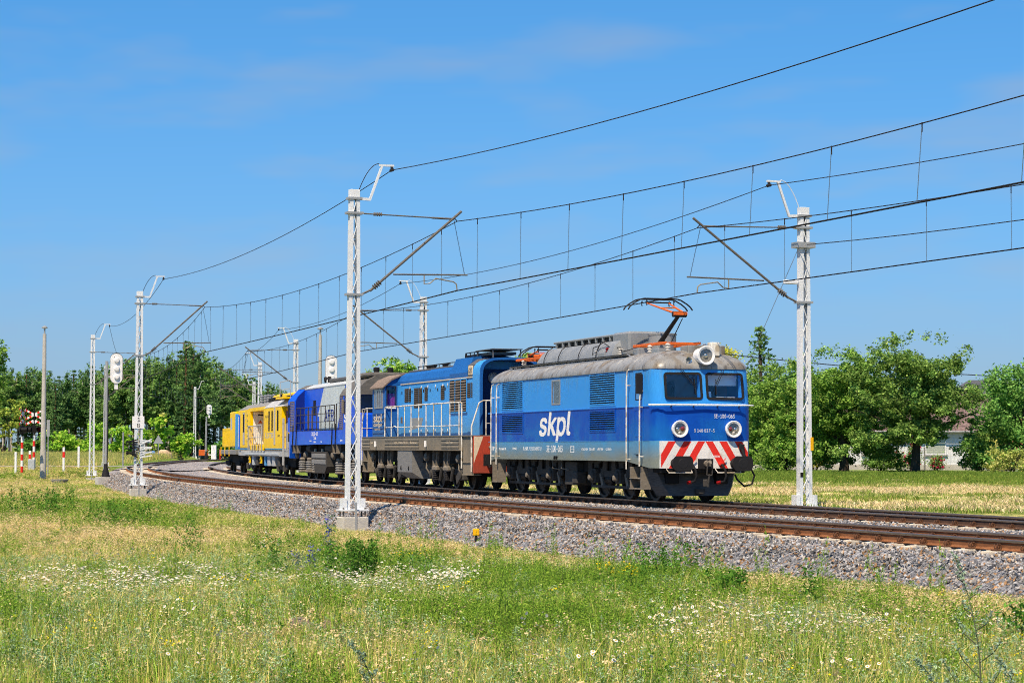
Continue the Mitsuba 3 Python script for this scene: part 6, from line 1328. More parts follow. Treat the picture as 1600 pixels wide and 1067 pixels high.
for name, lab, px, D, args in (
    ('apple_tree', 'broad apple tree with dark leaning trunk on the mown lawn at the right', 1428, 138, dict(seed=61, R_=5.1, H=8.5, zl=0.9, cols=FR, n=70000, lean=(0.35, 0))),
    ('apple_tree', 'dense green apple tree directly right of the lattice mast with yellow label', 1318, 143, dict(seed=62, R_=4.9, H=8.0, zl=0.1, cols=((0.05, 0.105, 0.018), (0.11, 0.175, 0.035)), n=66000, lean=(-0.2, 0))),
    ('apple_tree', 'low dense apple tree between the electric locomotive front and the mast', 1222, 146, dict(seed=63, R_=4.4, H=7.2, zl=-0.1, cols=((0.06, 0.115, 0.02), (0.12, 0.185, 0.04)), n=44000, lean=(0, 0))),
    ('apple_tree', 'apple tree half hidden behind the right side of the locomotive front', 1160, 150, dict(seed=64, R_=3.4, H=6.6, zl=0.3, cols=FR, n=20000, lean=(0, 0))),
    ('plum_tree', 'leafy darker green tree at the right edge of the picture', 1602, 139, dict(seed=65, R_=4.2, H=6.9, zl=0.2, cols=((0.045, 0.11, 0.025), (0.09, 0.165, 0.04)), n=22000, lean=(0, 0), leaf=0.10)),
    ('plum_tree', 'taller tree top right behind the house roof at the right edge', 1575, 152, dict(seed=66, R_=2.4, H=6.8, zl=1.5, cols=((0.045, 0.11, 0.025), (0.09, 0.165, 0.04)), n=9000, lean=(0, 0), leaf=0.10)),
    ('tree', 'round green tree crown showing above the light blue diesel locomotive', 613, 228, dict(seed=67, R_=3.2, H=10.6, zl=4.6, cols=((0.07, 0.145, 0.02), (0.13, 0.21, 0.04)), n=9000, lean=(0, 0), leaf=0.16)),
    ('tree', 'green tree top showing behind the grey roof hatch of the electric locomotive', 826, 236, dict(seed=68, R_=2.6, H=11.2, zl=6.6, cols=((0.07, 0.13, 0.02), (0.12, 0.18, 0.04)), n=9000, lean=(0, 0), leaf=0.15)),
    ('tree', 'dark rounded tree behind the spruce and the mast at the right', 1236, 205, dict(seed=69, R_=3.2, H=9.2, zl=3.6, cols=((0.03, 0.08, 0.025), (0.06, 0.11, 0.04)), n=7000, lean=(0, 0), leaf=0.15)),
    ('tree', 'yellowish tree top just right of the big roof headlight', 1133, 178, dict(seed=70, R_=1.3, H=9.4, zl=6.6, cols=((0.20, 0.22, 0.02), (0.30, 0.28, 0.03)), n=3000, lean=(0, 0), leaf=0.10)),
    ('tree', 'part of a big tree at the left edge in front of the forest', -26, 225, dict(seed=71, R_=2.7, H=13.2, zl=4.8, cols=((0.06, 0.12, 0.02), (0.12, 0.19, 0.04)), n=9000, lean=(0, 0), leaf=0.15))):
    X = (px - 800) / 3500 * D; tr, cr = fruit(**args); M = np.eye(4); M[:3, 3] = [X, D, G(X, D)]
    tree(name, lab, 'tree', tr, 'm_bark', cr, M=M)
tr, cr = conifer(75, 10.4, ((0.030, 0.075, 0.018), (0.075, 0.115, 0.03)), 4.2)
X, D = (1189 - 800) / 3500 * 164, 164.; M = np.eye(4); M[:3, 3] = [X, D, G(X, D)]
tree('spruce_tree', 'single pointed spruce rising behind the right side of the electric locomotive', 'tree', tr, 'm_bark', cr, M=M)
for q, (px, D, w, h, c, lab, n) in enumerate(((1372, 155, 1.5, 1.35, ((0.04, 0.085, 0.02), (0.08, 0.13, 0.03)), 'clipped dark green shrub by the garden fence', 2500), (1273, 153, 1.5, 1.9, ((0.16, 0.16, 0.025), (0.26, 0.24, 0.05)), 'yellowish shrub at the fence right of the mast', 2200), (1532, 139, 2.3, 2.4, ((0.06, 0.13, 0.03), (0.11, 0.18, 0.045)), 'spreading green bush right of the apple tree trunk', 4200), (1578, 134, 1.6, 1.9, ((0.11, 0.15, 0.03), (0.22, 0.22, 0.07)), 'pale green weedy bush at the right edge of the lawn', 2600), (1545, 145, 1.0, 2.9, ((0.16, 0.17, 0.04), (0.26, 0.25, 0.08)), 'pale yellow green bush beside the house wall', 1400), (1215, 152, 1.4, 1.5, ((0.04, 0.09, 0.02), (0.09, 0.13, 0.03)), 'low hedge bush by the fence left of the mast', 2000))):
    put_bush('shrub', lab, px, D, w, h, c, 90 + q, n, 0.085)
def rose(px, D, w, h, seed, lab):
    k = put_bush('rose_bush', lab, px, D, w, h, ((0.06, 0.11, 0.03), (0.13, 0.18, 0.06)), seed, 1500, 0.06)
    r = np.random.default_rng(seed + 500); X = (px - 800) / 3500 * D
    for q in range(22):
        c = np.array([X + r.uniform(-0.8, 0.8) * w, D - w * r.uniform(0.3, 0.7), G(X, D) + h * r.uniform(0.15, 1.0)])
        V, F = quads(np.repeat(c[None], 5, 0) + r.normal(size=(5, 3)) * 0.04, 0.085, r)
        scene[numbered(k + '__flower')] = mikit.ply((V, F), 'm_leaf', color=np.tile(np.array([0.62, 0.03, 0.14]) * r.uniform(0.7, 1.2), (len(V), 1)))
rose(1404, 154, 0.8, 1.3, 120, 'pink flowering rose bush left of the apple tree trunk')
rose(1424, 156, 0.7, 2.4, 121, 'tall pink flowering rose bush behind the apple tree trunk')
rose(1462, 156, 0.6, 1.1, 122, 'small sparse rose bush below the shuttered window')
rose(1525, 157, 0.8, 1.6, 123, 'rose bush with few flowers beside the house door')

# ---------------------------------------------------------------- house, fence and lane at the right
pbr('m_wall', proc(lambda p, n, uv: mix((0.60, 0.63, 0.67), (0.72, 0.74, 0.76), fbm(p.x * 1.5, p.y * 1.5, p.z * 1.5, 3))), 0.9, spec=0.2)
pbr('m_tile', proc(lambda p, n, uv: mix((0.14, 0.10, 0.095), (0.24, 0.175, 0.165), noise(p.x * 5, p.y * 5, p.z * 9))), 0.8)
pbr('m_slate', rust((0.06, 0.065, 0.08), (0.12, 0.125, 0.14)), 0.6)
pbr('m_shutter', (0.42, 0.47, 0.40), 0.6)
k = thing('house', 'white walled house with brown tiled roof half hidden by the apple tree', 'house'); v = Veh(k, frame([0, 0, 0], [1, 0, 0], [0, 1, 0]))
x0, x1, y0, y1 = 22.0, 37.2, 172.0, 181.0
v.part('wall', MB().box(x0, x1, y0, y1, -0.5, 2.95), 'm_wall')
v.part('plinth', MB().box(x0 - 0.05, x1 + 0.05, y0 - 0.05, y1 + 0.05, -0.5, 0.22), 'm_concrete')
rf_ = v.part('roof', MB().add([(x0 - 0.5, y0 - 0.6, 2.75), (x1 + 0.5, y0 - 0.6, 2.75), (x1 + 0.5, (y0 + y1) / 2, 5.75), (x0 - 0.5, (y0 + y1) / 2, 5.75), (x0 - 0.5, y1 + 0.6, 2.75), (x1 + 0.5, y1 + 0.6, 2.75)], [(0, 1, 2, 3), (3, 2, 5, 4)]).add([(x0, y0, 2.95), (x0, y1, 2.95), (x0, (y0 + y1) / 2, 5.6), (x1, y0, 2.95), (x1, y1, 2.95), (x1, (y0 + y1) / 2, 5.6)], [(0, 2, 1), (3, 4, 5)]), 'm_tile')
n = 9
for q in range(n):
    a, b = q / n, (q + 1) / n
    rf_.part('tile_course', MB().add([(x0 - 0.52, y0 - 0.62 + 5.1 * a, 2.83 + 3.0 * a), (x1 + 0.52, y0 - 0.62 + 5.1 * a, 2.83 + 3.0 * a), (x1 + 0.52, y0 - 0.62 + 5.1 * b, 2.78 + 3.0 * b), (x0 - 0.52, y0 - 0.62 + 5.1 * b, 2.78 + 3.0 * b), (x0 - 0.52, y0 - 0.62 + 5.1 * a, 2.76 + 3.0 * a), (x1 + 0.52, y0 - 0.62 + 5.1 * a, 2.76 + 3.0 * a)], [(0, 1, 2, 3), (4, 5, 1, 0)]), 'm_tile')
rf_.part('gutter', MB().cyl([x0 - 0.5, y0 - 0.68, 2.72], [x1 + 0.5, y0 - 0.68, 2.72], 0.06, 8), 'm_galv')
for a, b, z0_, z1_ in ((26.9, 28.3, 0.95, 2.1), (31.7, 33.3, 0.95, 2.3), (23.6, 24.9, 0.95, 2.2)):
    w = v.part('window', MB().prism(ring_poly([(a, z0_), (b, z0_), (b, z1_), (a, z1_)], [(a + 0.08, z0_ + 0.08), (b - 0.08, z0_ + 0.08), (b - 0.08, z1_ - 0.08), (a + 0.08, z1_ - 0.08)]), 0.06, SIDE(0, y0, 0)), 'm_white')
    for z in np.arange(z0_ + 0.1, z1_ - 0.1, 0.13): w.part('shutter_slat', MB().box(a + 0.08, b - 0.08, y0 - 0.04, y0 - 0.02, z, z + 0.115), 'm_shutter')
    w.part('sill', MB().box(a - 0.1, b + 0.1, y0 - 0.16, y0 - 0.0, z0_ - 0.09, z0_), 'm_tank')
dw = v.part('door', MB().prism(ring_poly([(34.9, 0.2), (36.2, 0.2), (36.2, 2.45), (34.9, 2.45)], [(35.02, 0.25), (36.08, 0.25), (36.08, 2.33), (35.02, 2.33)]), 0.06, SIDE(0, y0, 0)), 'm_white')
dw.part('pane', MB().box(35.02, 36.08, y0 - 0.03, y0 - 0.01, 0.25, 2.33), 'm_slate')
k = thing('house', 'slate roofed house end showing above the brown tiled roof at the right', 'house'); v = Veh(k, frame([0, 0, 0], [1, 0, 0], [0, 1, 0]))
v.part('wall', MB().box(36.5, 44.5, 188, 196, -0.5, 5.2), 'm_brickwall'); pbr('m_brickwall', (0.42, 0.20, 0.10), 0.9)
v.part('roof', MB().add([(36.0, 187.4, 5.1), (45, 187.4, 5.1), (45, 196.6, 5.1), (36.0, 196.6, 5.1), (39.2, 192, 7.3), (42.5, 192, 7.3)], [(0, 1, 5, 4), (2, 3, 4, 5)]).add([(36.0, 187.4, 5.1), (36.0, 196.6, 5.1), (39.2, 192, 7.3), (45, 187.4, 5.1), (45, 196.6, 5.1), (42.5, 192, 7.3)], [(1, 0, 2), (3, 4, 5)]), 'm_slate')
fk = thing('garden_fence', 'grey post and wire garden fence on a low white plinth before the house', 'fence'); v = Veh(fk, frame([0, 0, 0], [1, 0, 0], [0, 1, 0]))
yf = 160.0
for q, x in enumerate(np.arange(14.8, 45, 2.93)):
    v.part('post', MB().box(x - 0.05, x + 0.05, yf - 0.05, yf + 0.05, -0.5, 1.55), 'm_tank')
    z_ = -0.05
    v.part('plinth', MB().box(x + 0.06, x + 2.87, yf - 0.04, yf + 0.04, -0.5, 0.26, 0.01), 'm_concrete')
for z in (0.5, 0.9, 1.3, 1.5): v.part('wire', MB().cyl([14.8, yf - 0.06, z], [44.5, yf - 0.06, z], 0.008, 4), 'm_galv')
gm = MB()
for x in np.arange(14.8, 44.5, 0.30): gm.cyl([x, yf - 0.06, 0.28], [x, yf - 0.06, 1.5], 0.005, 3)
v.part('mesh_wires', gm, 'm_galv', kind='stuff', label='fine upright wires of the fence')
m = MB(); X_ = np.linspace(6, 90, 43)
z = lambda x, y: G(x, y) + 0.02
struct('lane', mikit.ply((np.array([[(x, 146.5, z(x, 146.5) + 0.03), (x, 150.3, z(x, 150.3) + 0.03)] for x in X_]).reshape(-1, 3), np.array([(2 * i, 2 * i + 2, 2 * i + 3, 2 * i + 1) for i in range(42)])), 'm_asphalt', smooth=True))
k = thing('power_cable', 'thin black cable crossing behind the garden trees at the right', 'cable')
scene[k] = mikit.ply(MB().tube([(14.3 + 24 * t, 162 + 3 * t, 8.35 - 1.7 * t - 0.9 * t * (1 - t)) for t in np.linspace(0, 1, 14)], 0.035, 5).out(), 'm_wire')
k = thing('cable_pole', 'wooden pole carrying the thin black cable behind the locomotive', 'pole'); scene[k] = mikit.ply(MB().cyl([14.3, 162, -0.5], [14.3, 162, 8.5], 0.12, 8).out(), 'm_bark')
k = thing('cable_pole', 'wooden pole at the right end of the thin black cable by the house', 'pole'); scene[k] = mikit.ply(MB().cyl([38.3, 165, -0.5], [38.3, 165, 6.8], 0.12, 8).out(), 'm_bark')
# small things in front of the forest
def heap(name, label, cat, px, D, w, h, mat, seed):
    X = (px - 800) / 3500 * D; s = trimesh.creation.icosphere(3); Vv = s.vertices.copy(); Vv[:, 2] = np.clip(Vv[:, 2], -0.2, 1)
    Vv *= [w / 2, w / 2.6, h]; Vv += (meshkit.fbm(s.vertices * 2 + seed, 3)[:, None] - 0.5) * 0.35 * h
    k = thing(name, label, cat); scene[k] = mikit.ply((Vv + [X, D, G(X, D)], s.faces), mat, smooth=True)
pbr('m_sand', (0.52, 0.38, 0.24), 0.95); pbr('m_earth', (0.46, 0.19, 0.11), 0.95); pbr('m_tarp', (0.12, 0.27, 0.55), 0.5); pbr('m_paletarp', (0.33, 0.43, 0.52), 0.5); pbr('m_maroon', (0.16, 0.02, 0.025), 0.3)
heap('sand_heap', 'pale sand heap before the forest right of the triangular sign', 'heap', 257, 258, 1.9, 0.95, 'm_sand', 1)
heap('earth_heap', 'reddish earth heap at the forest edge left of the first distant mast', 'heap', 140, 279, 2.6, 1.1, 'm_earth', 2)
heap('tarpaulin', 'small blue tarpaulin in the grass left of the sand heap', 'tarpaulin', 240, 259, 0.9, 0.8, 'm_tarp', 3)
heap('tarpaulin', 'grey blue covered stack at the foot of the far mast at the bend', 'tarpaulin', 312, 287, 2.2, 1.15, 'm_paletarp', 4)
def barrier(px, D):
    X = (px - 800) / 3500 * D
    k = thing('road_barrier', 'orange and white plastic barrier behind the tail of the train', 'barrier'); v = Veh(k, frame([X, D, G(X, D)], [1, 0, 0], [0, 1, 0]))
    for q in range(4): v.part('section', MB().box(-2.4 + 1.2 * q, -1.25 + 1.2 * q, -0.15, 0.15, 0.1, 0.85, 0.05), 'm_orange' if q % 2 == 0 else 'm_white')
barrier(342, 278)
k = thing('parked_car', 'dark red parked car partly hidden behind the tail of the train', 'car'); X, D = (341 - 800) / 3500 * 292, 292.; v = Veh(k, frame([X, D, G(X, D)], [1, 0, 0], [0, 1, 0]))
v.part('body', tm(sprism([(-2.1, 0.3), (2.1, 0.3), (2.1, 0.75), (1.2, 0.95), (0.6, 1.42), (-1.2, 1.45), (-2.0, 0.95), (-2.1, 0.8)], -0.85, 0.85)), 'm_maroon', smooth=25)
v.part('window', MB().prism([(-1.75, 0.98), (1.0, 0.96), (0.55, 1.34), (-1.1, 1.37)], 0.01, SIDE(0, -0.851, 0)), 'm_dark')
for x in (-1.3, 1.3): v.part('wheel', MB().lathe([(0, 0.02), (0.18, 0.02), (0.32, 0.0), (0.32, -0.2), (0, -0.2)], [x, -0.85, 0.32], [0, -1, 0], 16), 'm_black', smooth=30)
k = thing('relay_box', 'small white box standing by the barrier behind the train tail', 'box'); X, D = (335 - 800) / 3500 * 262, 262.; scene[k] = mikit.ply(MB().box(X - 0.3, X + 0.3, D - 0.2, D + 0.2, G(X, D) - 0.2, G(X, D) + 1.45, 0.03).out(), 'm_signwhite')
# ---------------------------------------------------------------- the meadow: clumps of single blades, leaves and flowers laid out many times
def blades(r, n, rad, h0, h1, w, c0, c1, bend=0.5, dark=0.0):
    a = r.uniform(0, 2 * PI, n); q = rad * np.sqrt(r.random(n)); B = np.stack([q * np.cos(a), q * np.sin(a), np.full(n, -0.03)], 1)
    h = r.uniform(h0, h1, n); d = r.uniform(0, 2 * PI, n); L = np.stack([np.cos(d), np.sin(d)], 1) * (bend * h * r.uniform(0.1, 1.0, n))[:, None]
    f = r.uniform(0, 2 * PI, n); W = np.stack([np.cos(f), np.sin(f), 0 * f], 1) * (w * r.uniform(0.7, 1.3, n))[:, None] / 2
    mid = B + np.column_stack([L * 0.35, h * 0.6]); tip = B + np.column_stack([L, h])
    V = np.stack([B - W, B + W, mid - W * 0.8, mid + W * 0.8, tip], 1).reshape(-1, 3)
    i = np.arange(n)[:, None] * 5
    t = r.random((n, 1)); C = (np.array(c0) * (1 - t) + np.array(c1) * t) * np.exp(r.normal(size=(n, 1)) * 0.18)
    return V, np.vstack([i + [0, 1, 3], i + [0, 3, 2], i + [2, 3, 4]]), np.repeat(C, 5, 0)
def leafy(r, stems, rad, h0, h1, per, leaf, c0, c1, spread=0.06, top=None, topc=None, stemc=(0.16, 0.2, 0.07)):
    V, F, C, k = [], [], [], 0
    def push(v, f, c):
        nonlocal k
        V.append(v); F.append(f + k); C.append(c); k += len(v)
    for _ in range(stems):
        a, q = r.uniform(0, 2 * PI), rad * math.sqrt(r.random()); b = np.array([q * math.cos(a), q * math.sin(a), -0.03]); h = r.uniform(h0, h1)
        t = b + [r.normal() * 0.12 * h, r.normal() * 0.12 * h, h]
        f = r.uniform(0, PI); w = np.array([math.cos(f), math.sin(f), 0]) * 0.005
        push(np.array([b - w, b + w, t]), np.array([[0, 1, 2]]), np.tile(np.array(stemc) * r.uniform(0.8, 1.2), (3, 1)))
        if per:
            u = r.uniform(0.12, 1.0, per)[:, None]
            P = b + (t - b) * u + r.normal(size=(per, 3)) * [spread, spread, 0.02] * (1.15 - u * 0.7)
            v, ff = quads(P, leaf, r, 0.05, 0.33); tt = r.random((per, 1)); c = (np.array(c0) * (1 - tt) + np.array(c1) * tt) * np.exp(r.normal(size=(per, 1)) * 0.18)
            push(v, ff, np.repeat(c, 4, 0))
        if top == 'daisy':
            an = np.arange(8) * PI / 4; N = np.array([r.normal() * 0.35, -0.45 + r.normal() * 0.3, 1]); N /= np.linalg.norm(N); A = np.cross(N, [1, 0.1, 0]); A /= np.linalg.norm(A); Bv = np.cross(N, A); R_ = r.uniform(0.015, 0.025)
            for RR, cc, off in ((R_, (0.80, 0.80, 0.76), 0), (R_ * 0.42, (0.75, 0.48, 0.02), 0.004)):
                ring = t + N * off + RR * (np.cos(an)[:, None] * A + np.sin(an)[:, None] * Bv)
                push(np.vstack([[t + N * (off + 0.002)], ring]), np.array([[0, 1 + j, 1 + (j + 1) % 8] for j in range(8)]), np.tile(np.array(cc), (9, 1)))
        elif top:
            m = top; P = t + r.normal(size=(m, 3)) * [0.022, 0.022, 0.03] - [0, 0, 0.02]
            v, ff = quads(P, 0.016, r, 0.3, 0.7); push(v, ff, np.repeat(np.tile(np.array(topc), (m, 1)) * np.exp(r.normal(size=(m, 1)) * 0.12), 4, 0))
    return np.vstack(V), np.vstack(F), np.vstack(C)
def join(*parts):
    V, F, C, k = [], [], [], 0
    for v, f, c in parts: V.append(v); F.append(f + k); C.append(c); k += len(v)
    return np.vstack(V), np.vstack(F), np.vstack(C)
GRN, DRY, PNK, SAGE, LEA = ((0.14, 0.29, 0.025), (0.42, 0.53, 0.10)), ((0.60, 0.50, 0.13), (0.88, 0.74, 0.30)), ((0.66, 0.51, 0.22), (0.86, 0.70, 0.36)), ((0.15, 0.32, 0.14), (0.54, 0.68, 0.40)), ((0.08, 0.22, 0.02), (0.30, 0.44, 0.06))
r = np.random.default_rng(77)
TYPES = {}
def group(name, n, fn):
    TYPES[name] = []
    for q in range(n):
        V, F, C = fn(); g = f'{name}_clump_{q}'; TYPES[name].append(g)
        scene[g] = {'type': 'shapegroup', 'tuft': mikit.ply((V, F), 'm_grass', color=np.clip(C, 0, 0.95))}
group('green', 5, lambda: join(blades(r, 52, 0.22, 0.12, 0.46, 0.010, *GRN, bend=0.35), blades(r, 18, 0.24, 0.15, 0.52, 0.007, *DRY), leafy(r, 3, 0.2, 0.35, 0.62, 0, 0.01, *PNK, top=3, topc=(0.62, 0.54, 0.26), stemc=(0.45, 0.45, 0.14))))
group('dry', 5, lambda: join(blades(r, 60, 0.26, 0.08, 0.40, 0.008, *DRY, bend=0.6), blades(r, 16, 0.26, 0.08, 0.26, 0.010, *GRN), leafy(r, 10, 0.25, 0.28, 0.52, 0, 0.01, *PNK, top=4, topc=(0.68, 0.54, 0.30), stemc=(0.6, 0.48, 0.24))))
group('sage', 6, lambda: join(leafy(r, 7, 0.24, 0.10, 0.52, 30, 0.016, *SAGE, spread=0.026), leafy(r, 5, 0.24, 0.10, 0.40, 22, 0.016, *LEA, spread=0.03), blades(r, 16, 0.24, 0.08, 0.36, 0.009, *GRN, bend=0.3), blades(r, 12, 0.24, 0.06, 0.40, 0.007, *DRY, bend=0.3)))
group('daisy', 5, lambda: join(leafy(r, 11, 0.22, 0.24, 0.46, 6, 0.014, *LEA, spread=0.03, top='daisy'), blades(r, 16, 0.24, 0.08, 0.32, 0.008, *GRN), leafy(r, 4, 0.22, 0.12, 0.34, 10, 0.018, *SAGE, spread=0.03)))
group('yellow', 3, lambda: join(leafy(r, 3, 0.2, 0.28, 0.50, 8, 0.018, *LEA, spread=0.03, top=6, topc=(0.88, 0.68, 0.02)), blades(r, 26, 0.24, 0.08, 0.34, 0.009, *GRN)))
group('leafy', 5, lambda: join(leafy(r, 9, 0.20, 0.12, 0.56, 34, 0.022, *LEA, spread=0.045), blades(r, 14, 0.24, 0.08, 0.36, 0.010, *GRN)))
group('mat', 4, lambda: join(blades(r, 44, 0.28, 0.03, 0.12, 0.010, *DRY, bend=1.6), blades(r, 22, 0.28, 0.03, 0.13, 0.010, *GRN), leafy(r, 5, 0.26, 0.03, 0.12, 7, 0.018, *LEA, spread=0.03)))
group('greenlawn', 4, lambda: join(blades(r, 80, 0.62, 0.04, 0.20, 0.022, (0.09, 0.18, 0.025), (0.23, 0.32, 0.06), bend=0.8), blades(r, 10, 0.62, 0.03, 0.16, 0.02, *DRY, bend=1.0)))  # green tufts, coloured darker to carry the shadow of the garden trees too
LG, LD = ((0.19, 0.30, 0.05), (0.34, 0.42, 0.09)), ((0.66, 0.52, 0.26), (0.86, 0.71, 0.44))
group('lawn', 4, lambda: join(blades(r, 60, 0.62, 0.03, 0.14, 0.022, *LG, bend=1.0), blades(r, 30, 0.62, 0.03, 0.12, 0.02, *LD, bend=1.4)))
group('hay', 4, lambda: join(blades(r, 90, 0.62, 0.03, 0.15, 0.020, *LD, bend=2.4), blades(r, 14, 0.62, 0.03, 0.14, 0.02, *LG)))
group('tall', 4, lambda: join(blades(r, 60, 0.85, 0.25, 0.75, 0.030, (0.34, 0.36, 0.11), (0.50, 0.47, 0.18), bend=0.4), blades(r, 40, 0.85, 0.2, 0.7, 0.03, *GRN, bend=0.4), blades(r, 40, 0.85, 0.2, 0.65, 0.03, *DRY, bend=0.5)))
K = {n: stuff(n_, l, c) for n, (n_, l, c) in dict(green=('meadow_grass', 'green and straw coloured meadow grass along the ballast and across the foreground', 'grass'), dry=('dry_grass', 'dry straw coloured grass with pinkish seed heads in the foreground', 'grass'), sage=('grey_green_herbs', 'low grey green herbs covering the foreground meadow', 'herbs'), daisy=('daisies', 'white daisies with yellow centres scattered in the foreground meadow', 'flowers'), yellow=('yellow_flowers', 'small yellow wild flowers scattered through the meadow', 'flowers'), leafy=('leafy_weeds', 'fresh green leafy weeds in patches of the meadow', 'weeds'), mat=('short_grass', 'short dry grass covering the ground between the taller tufts', 'grass'), greenlawn=('green_shade_grass', 'green lawn grass, its darker green by the garden trees standing for their shade', 'grass'), lawn=('lawn_grass', 'mown green lawn grass beyond the farther track', 'grass'), hay=('mown_hay', 'pale mown hay lying in stripes on the lawn', 'hay'), tall=('verge_grass', 'tall yellowish verge grass before the forest', 'grass')).items()}
CNT = {}
def sow(t, x, y, z, s, hz=None):
    CNT[t] = CNT.get(t, 0) + 1; a = r.uniform(0, 2 * PI); c, q = math.cos(a) * s, math.sin(a) * s
    scene[f'{K[t]}__{CNT[t]:05d}'] = {'type': 'instance', 'group': {'type': 'ref', 'id': TYPES[t][r.integers(len(TYPES[t]))]}, 'to_world': T([[c, -q, 0, x], [q, c, 0, y], [0, 0, (s if hz is None else hz) * r.uniform(0.8, 1.2), z], [0, 0, 0, 1]])}
def points(y0, y1, step, xr):
    out = []
    for y in np.arange(y0, y1, step):
        a, b = xr(y)
        xs_ = np.arange(a, b, step); out.append(np.stack([xs_, np.full(len(xs_), y)], 1))
    P = np.vstack(out); return P + r.uniform(-0.5, 0.5, P.shape) * step
fb = lambda P, fx, fy, sd_, o=3: meshkit.fbm(np.stack([P[:, 0] * fx, P[:, 1] * fy, P[:, 0] * 0 + sd_], -1), o, sd_)
half = lambda y: 0.2285 * y + 0.8
for y0, y1, st in ((18.5, 27, 0.20), (27, 40, 0.225), (40, 58, 0.26), (58, 80, 0.34), (80, 118, 0.46), (118, 159, 0.6)):
    P = points(y0, y1, st, lambda y: (-half(y), min(half(y), 9)))
    s, d = sd(P[:, 0], P[:, 1]); edge = -2.02 + 0.35 * (fb(P, 0.9, 0.9, 4) - 0.5)
    for ms in ((29.0, -2.2), (71.5, -2.2), (118.0, -2.35)):
        mp = tp(*ms); ok = (np.abs(P[:, 0] - mp[0] * P[:, 1] / mp[1]) > 0.5) | (P[:, 1] < mp[1] - 1.6) | (P[:, 1] > mp[1] + 0.6); P, d, edge = P[ok], d[ok], edge[ok]
    for ex, ey, rx, fr in ((-0.82, 52.0, 0.40, 2.0), (-26.9, 133.5, 1.0, 3.0), (-2.25, 25.5, 0.42, 0.9), (-24.25, 134, 0.9, 3.0)):
        ok = (np.abs(P[:, 0] - ex * P[:, 1] / ey) > rx) | (P[:, 1] < ey - fr) | (P[:, 1] > ey + 0.4); P, d, edge = P[ok], d[ok], edge[ok]
    P, d = P[d < edge], d[d < edge]; z = ground_z(P[:, 0], P[:, 1])
    A, Bn, Cn, Dn = fb(P, 0.22, 0.10, 21), fb(P, 0.9, 0.5, 22), fb(P, 0.45, 0.28, 23), fb(P, 1.6, 1.1, 24)
    u = r.random(len(P)); sc = st / 0.22 * 0.93
    for (x, y), dd, zz, a, b, c, e, q in zip(P, d, z, A, Bn, Cn, Dn, u):
        nr = np.clip(1 - (-1.9 - dd) / 2.2, 0, 1)                       # beside the ballast
        band = math.exp(-((dd + 4.4) / 1.6) ** 2)                         # the dry strip a little away from it
        tan = math.exp(-((y - 51 + 0.35 * x) / 5.5) ** 2) * (1 if x < -1 else 0.3) + 0.75 * band * (x > -4) + 0.5 * (x > 3.2) * (dd > -5)
        dk = 0.9 * (x < -9) * (y > 58) * (y < 90)
        wd = math.exp(-((x - 1.6) / 1.7) ** 2 - ((y - 33) / 3.0) ** 2) + math.exp(-((x + 1.6) / 2.4) ** 2 - ((y - 35.5) / 1.6) ** 2)
        pd = 0.06 + 0.62 * tan + 1.5 * (a - 0.5) + (0.25 if y > 95 else 0) - 0.5 * wd + (0.22 if y > 44 else 0)
        if (e > 0.63 and y < 34 and q < 0.8) or r.random() < 0.06: continue            # bare soil shows
        rn = r.random()
        if q < pd * 0.85: t = 'dry'
        elif y < 45 and math.exp(-((y - 34.8) / 2.8) ** 2) * (x < -0.6) * (b > 0.44) * 0.75 + (0.5 if 22.5 < y < 27.5 and x > 1.2 and b > 0.47 else 0.03 if b > 0.45 else 0.006) > rn: t = 'daisy'
        elif c + 0.16 * wd > 0.61 - 0.14 * dk or dk > 0.5 and rn < 0.5 or rn < 0.07: t = 'leafy'
        elif rn < 0.085 + 0.03 * (x > 0.3) * (y < 32) * (b > 0.45) and y < 60: t = 'yellow'
        elif y < 44: t = 'sage' if r.random() < 0.60 else 'green'
        else: t = 'green' if r.random() < 0.8 else 'dry'
        sow(t, x, y, zz, sc * r.uniform(0.7, 1.25), r.uniform(0.5, 1.1) * (0.85 if t == 'dry' else 1) * (0.85 if y < 27 else 0.66) * (1 - 0.52 * min(1, nr * 1.6)) * 1)
        if t == 'leafy' and r.random() < 0.07 or t == 'sage' and r.random() < 0.02: sow('leafy', x, y, zz, r.uniform(0.5, 0.9), r.uniform(1.0, 1.7) * (1 if y < 60 else 0.7))
        if nr > 0.55 and e > 0.52 and y < 75: sow('hay', x, y, zz, r.uniform(0.35, 0.6), 0.8)
        if r.random() < 0.30: sow('mat', x + r.normal() * 0.1, y + r.normal() * 0.1, zz, sc * 1.1, 1.0)
# the lawn beyond the farther track
P = points(58, 140, 0.62, lambda y: (-0.30 * (y - 58) + 5, half(y)))
s, d = sd(P[:, 0], P[:, 1]); ok = (d > gap(s) + 1.5 + 2.1) & (P[:, 0] > (700 - 800) / 3500 * P[:, 1]); P = P[ok]; z = ground_z(P[:, 0], P[:, 1])
hay = fb(P, 0.16, 0.55, 1, 3) + 0.10 * np.exp(-((P[:, 1] - 77) / 10) ** 2) - 0.085 - 0.10 * (P[:, 1] > 92)
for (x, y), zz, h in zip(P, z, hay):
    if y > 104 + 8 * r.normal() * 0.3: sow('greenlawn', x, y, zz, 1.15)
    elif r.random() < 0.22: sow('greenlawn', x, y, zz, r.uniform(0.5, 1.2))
    else: sow('hay' if h > 0.50 + 0.03 * r.normal() else 'lawn', x, y, zz + (0.06 if h > 0.55 else 0), r.uniform(0.8, 1.1) * (1.25 if h > 0.53 else 1))
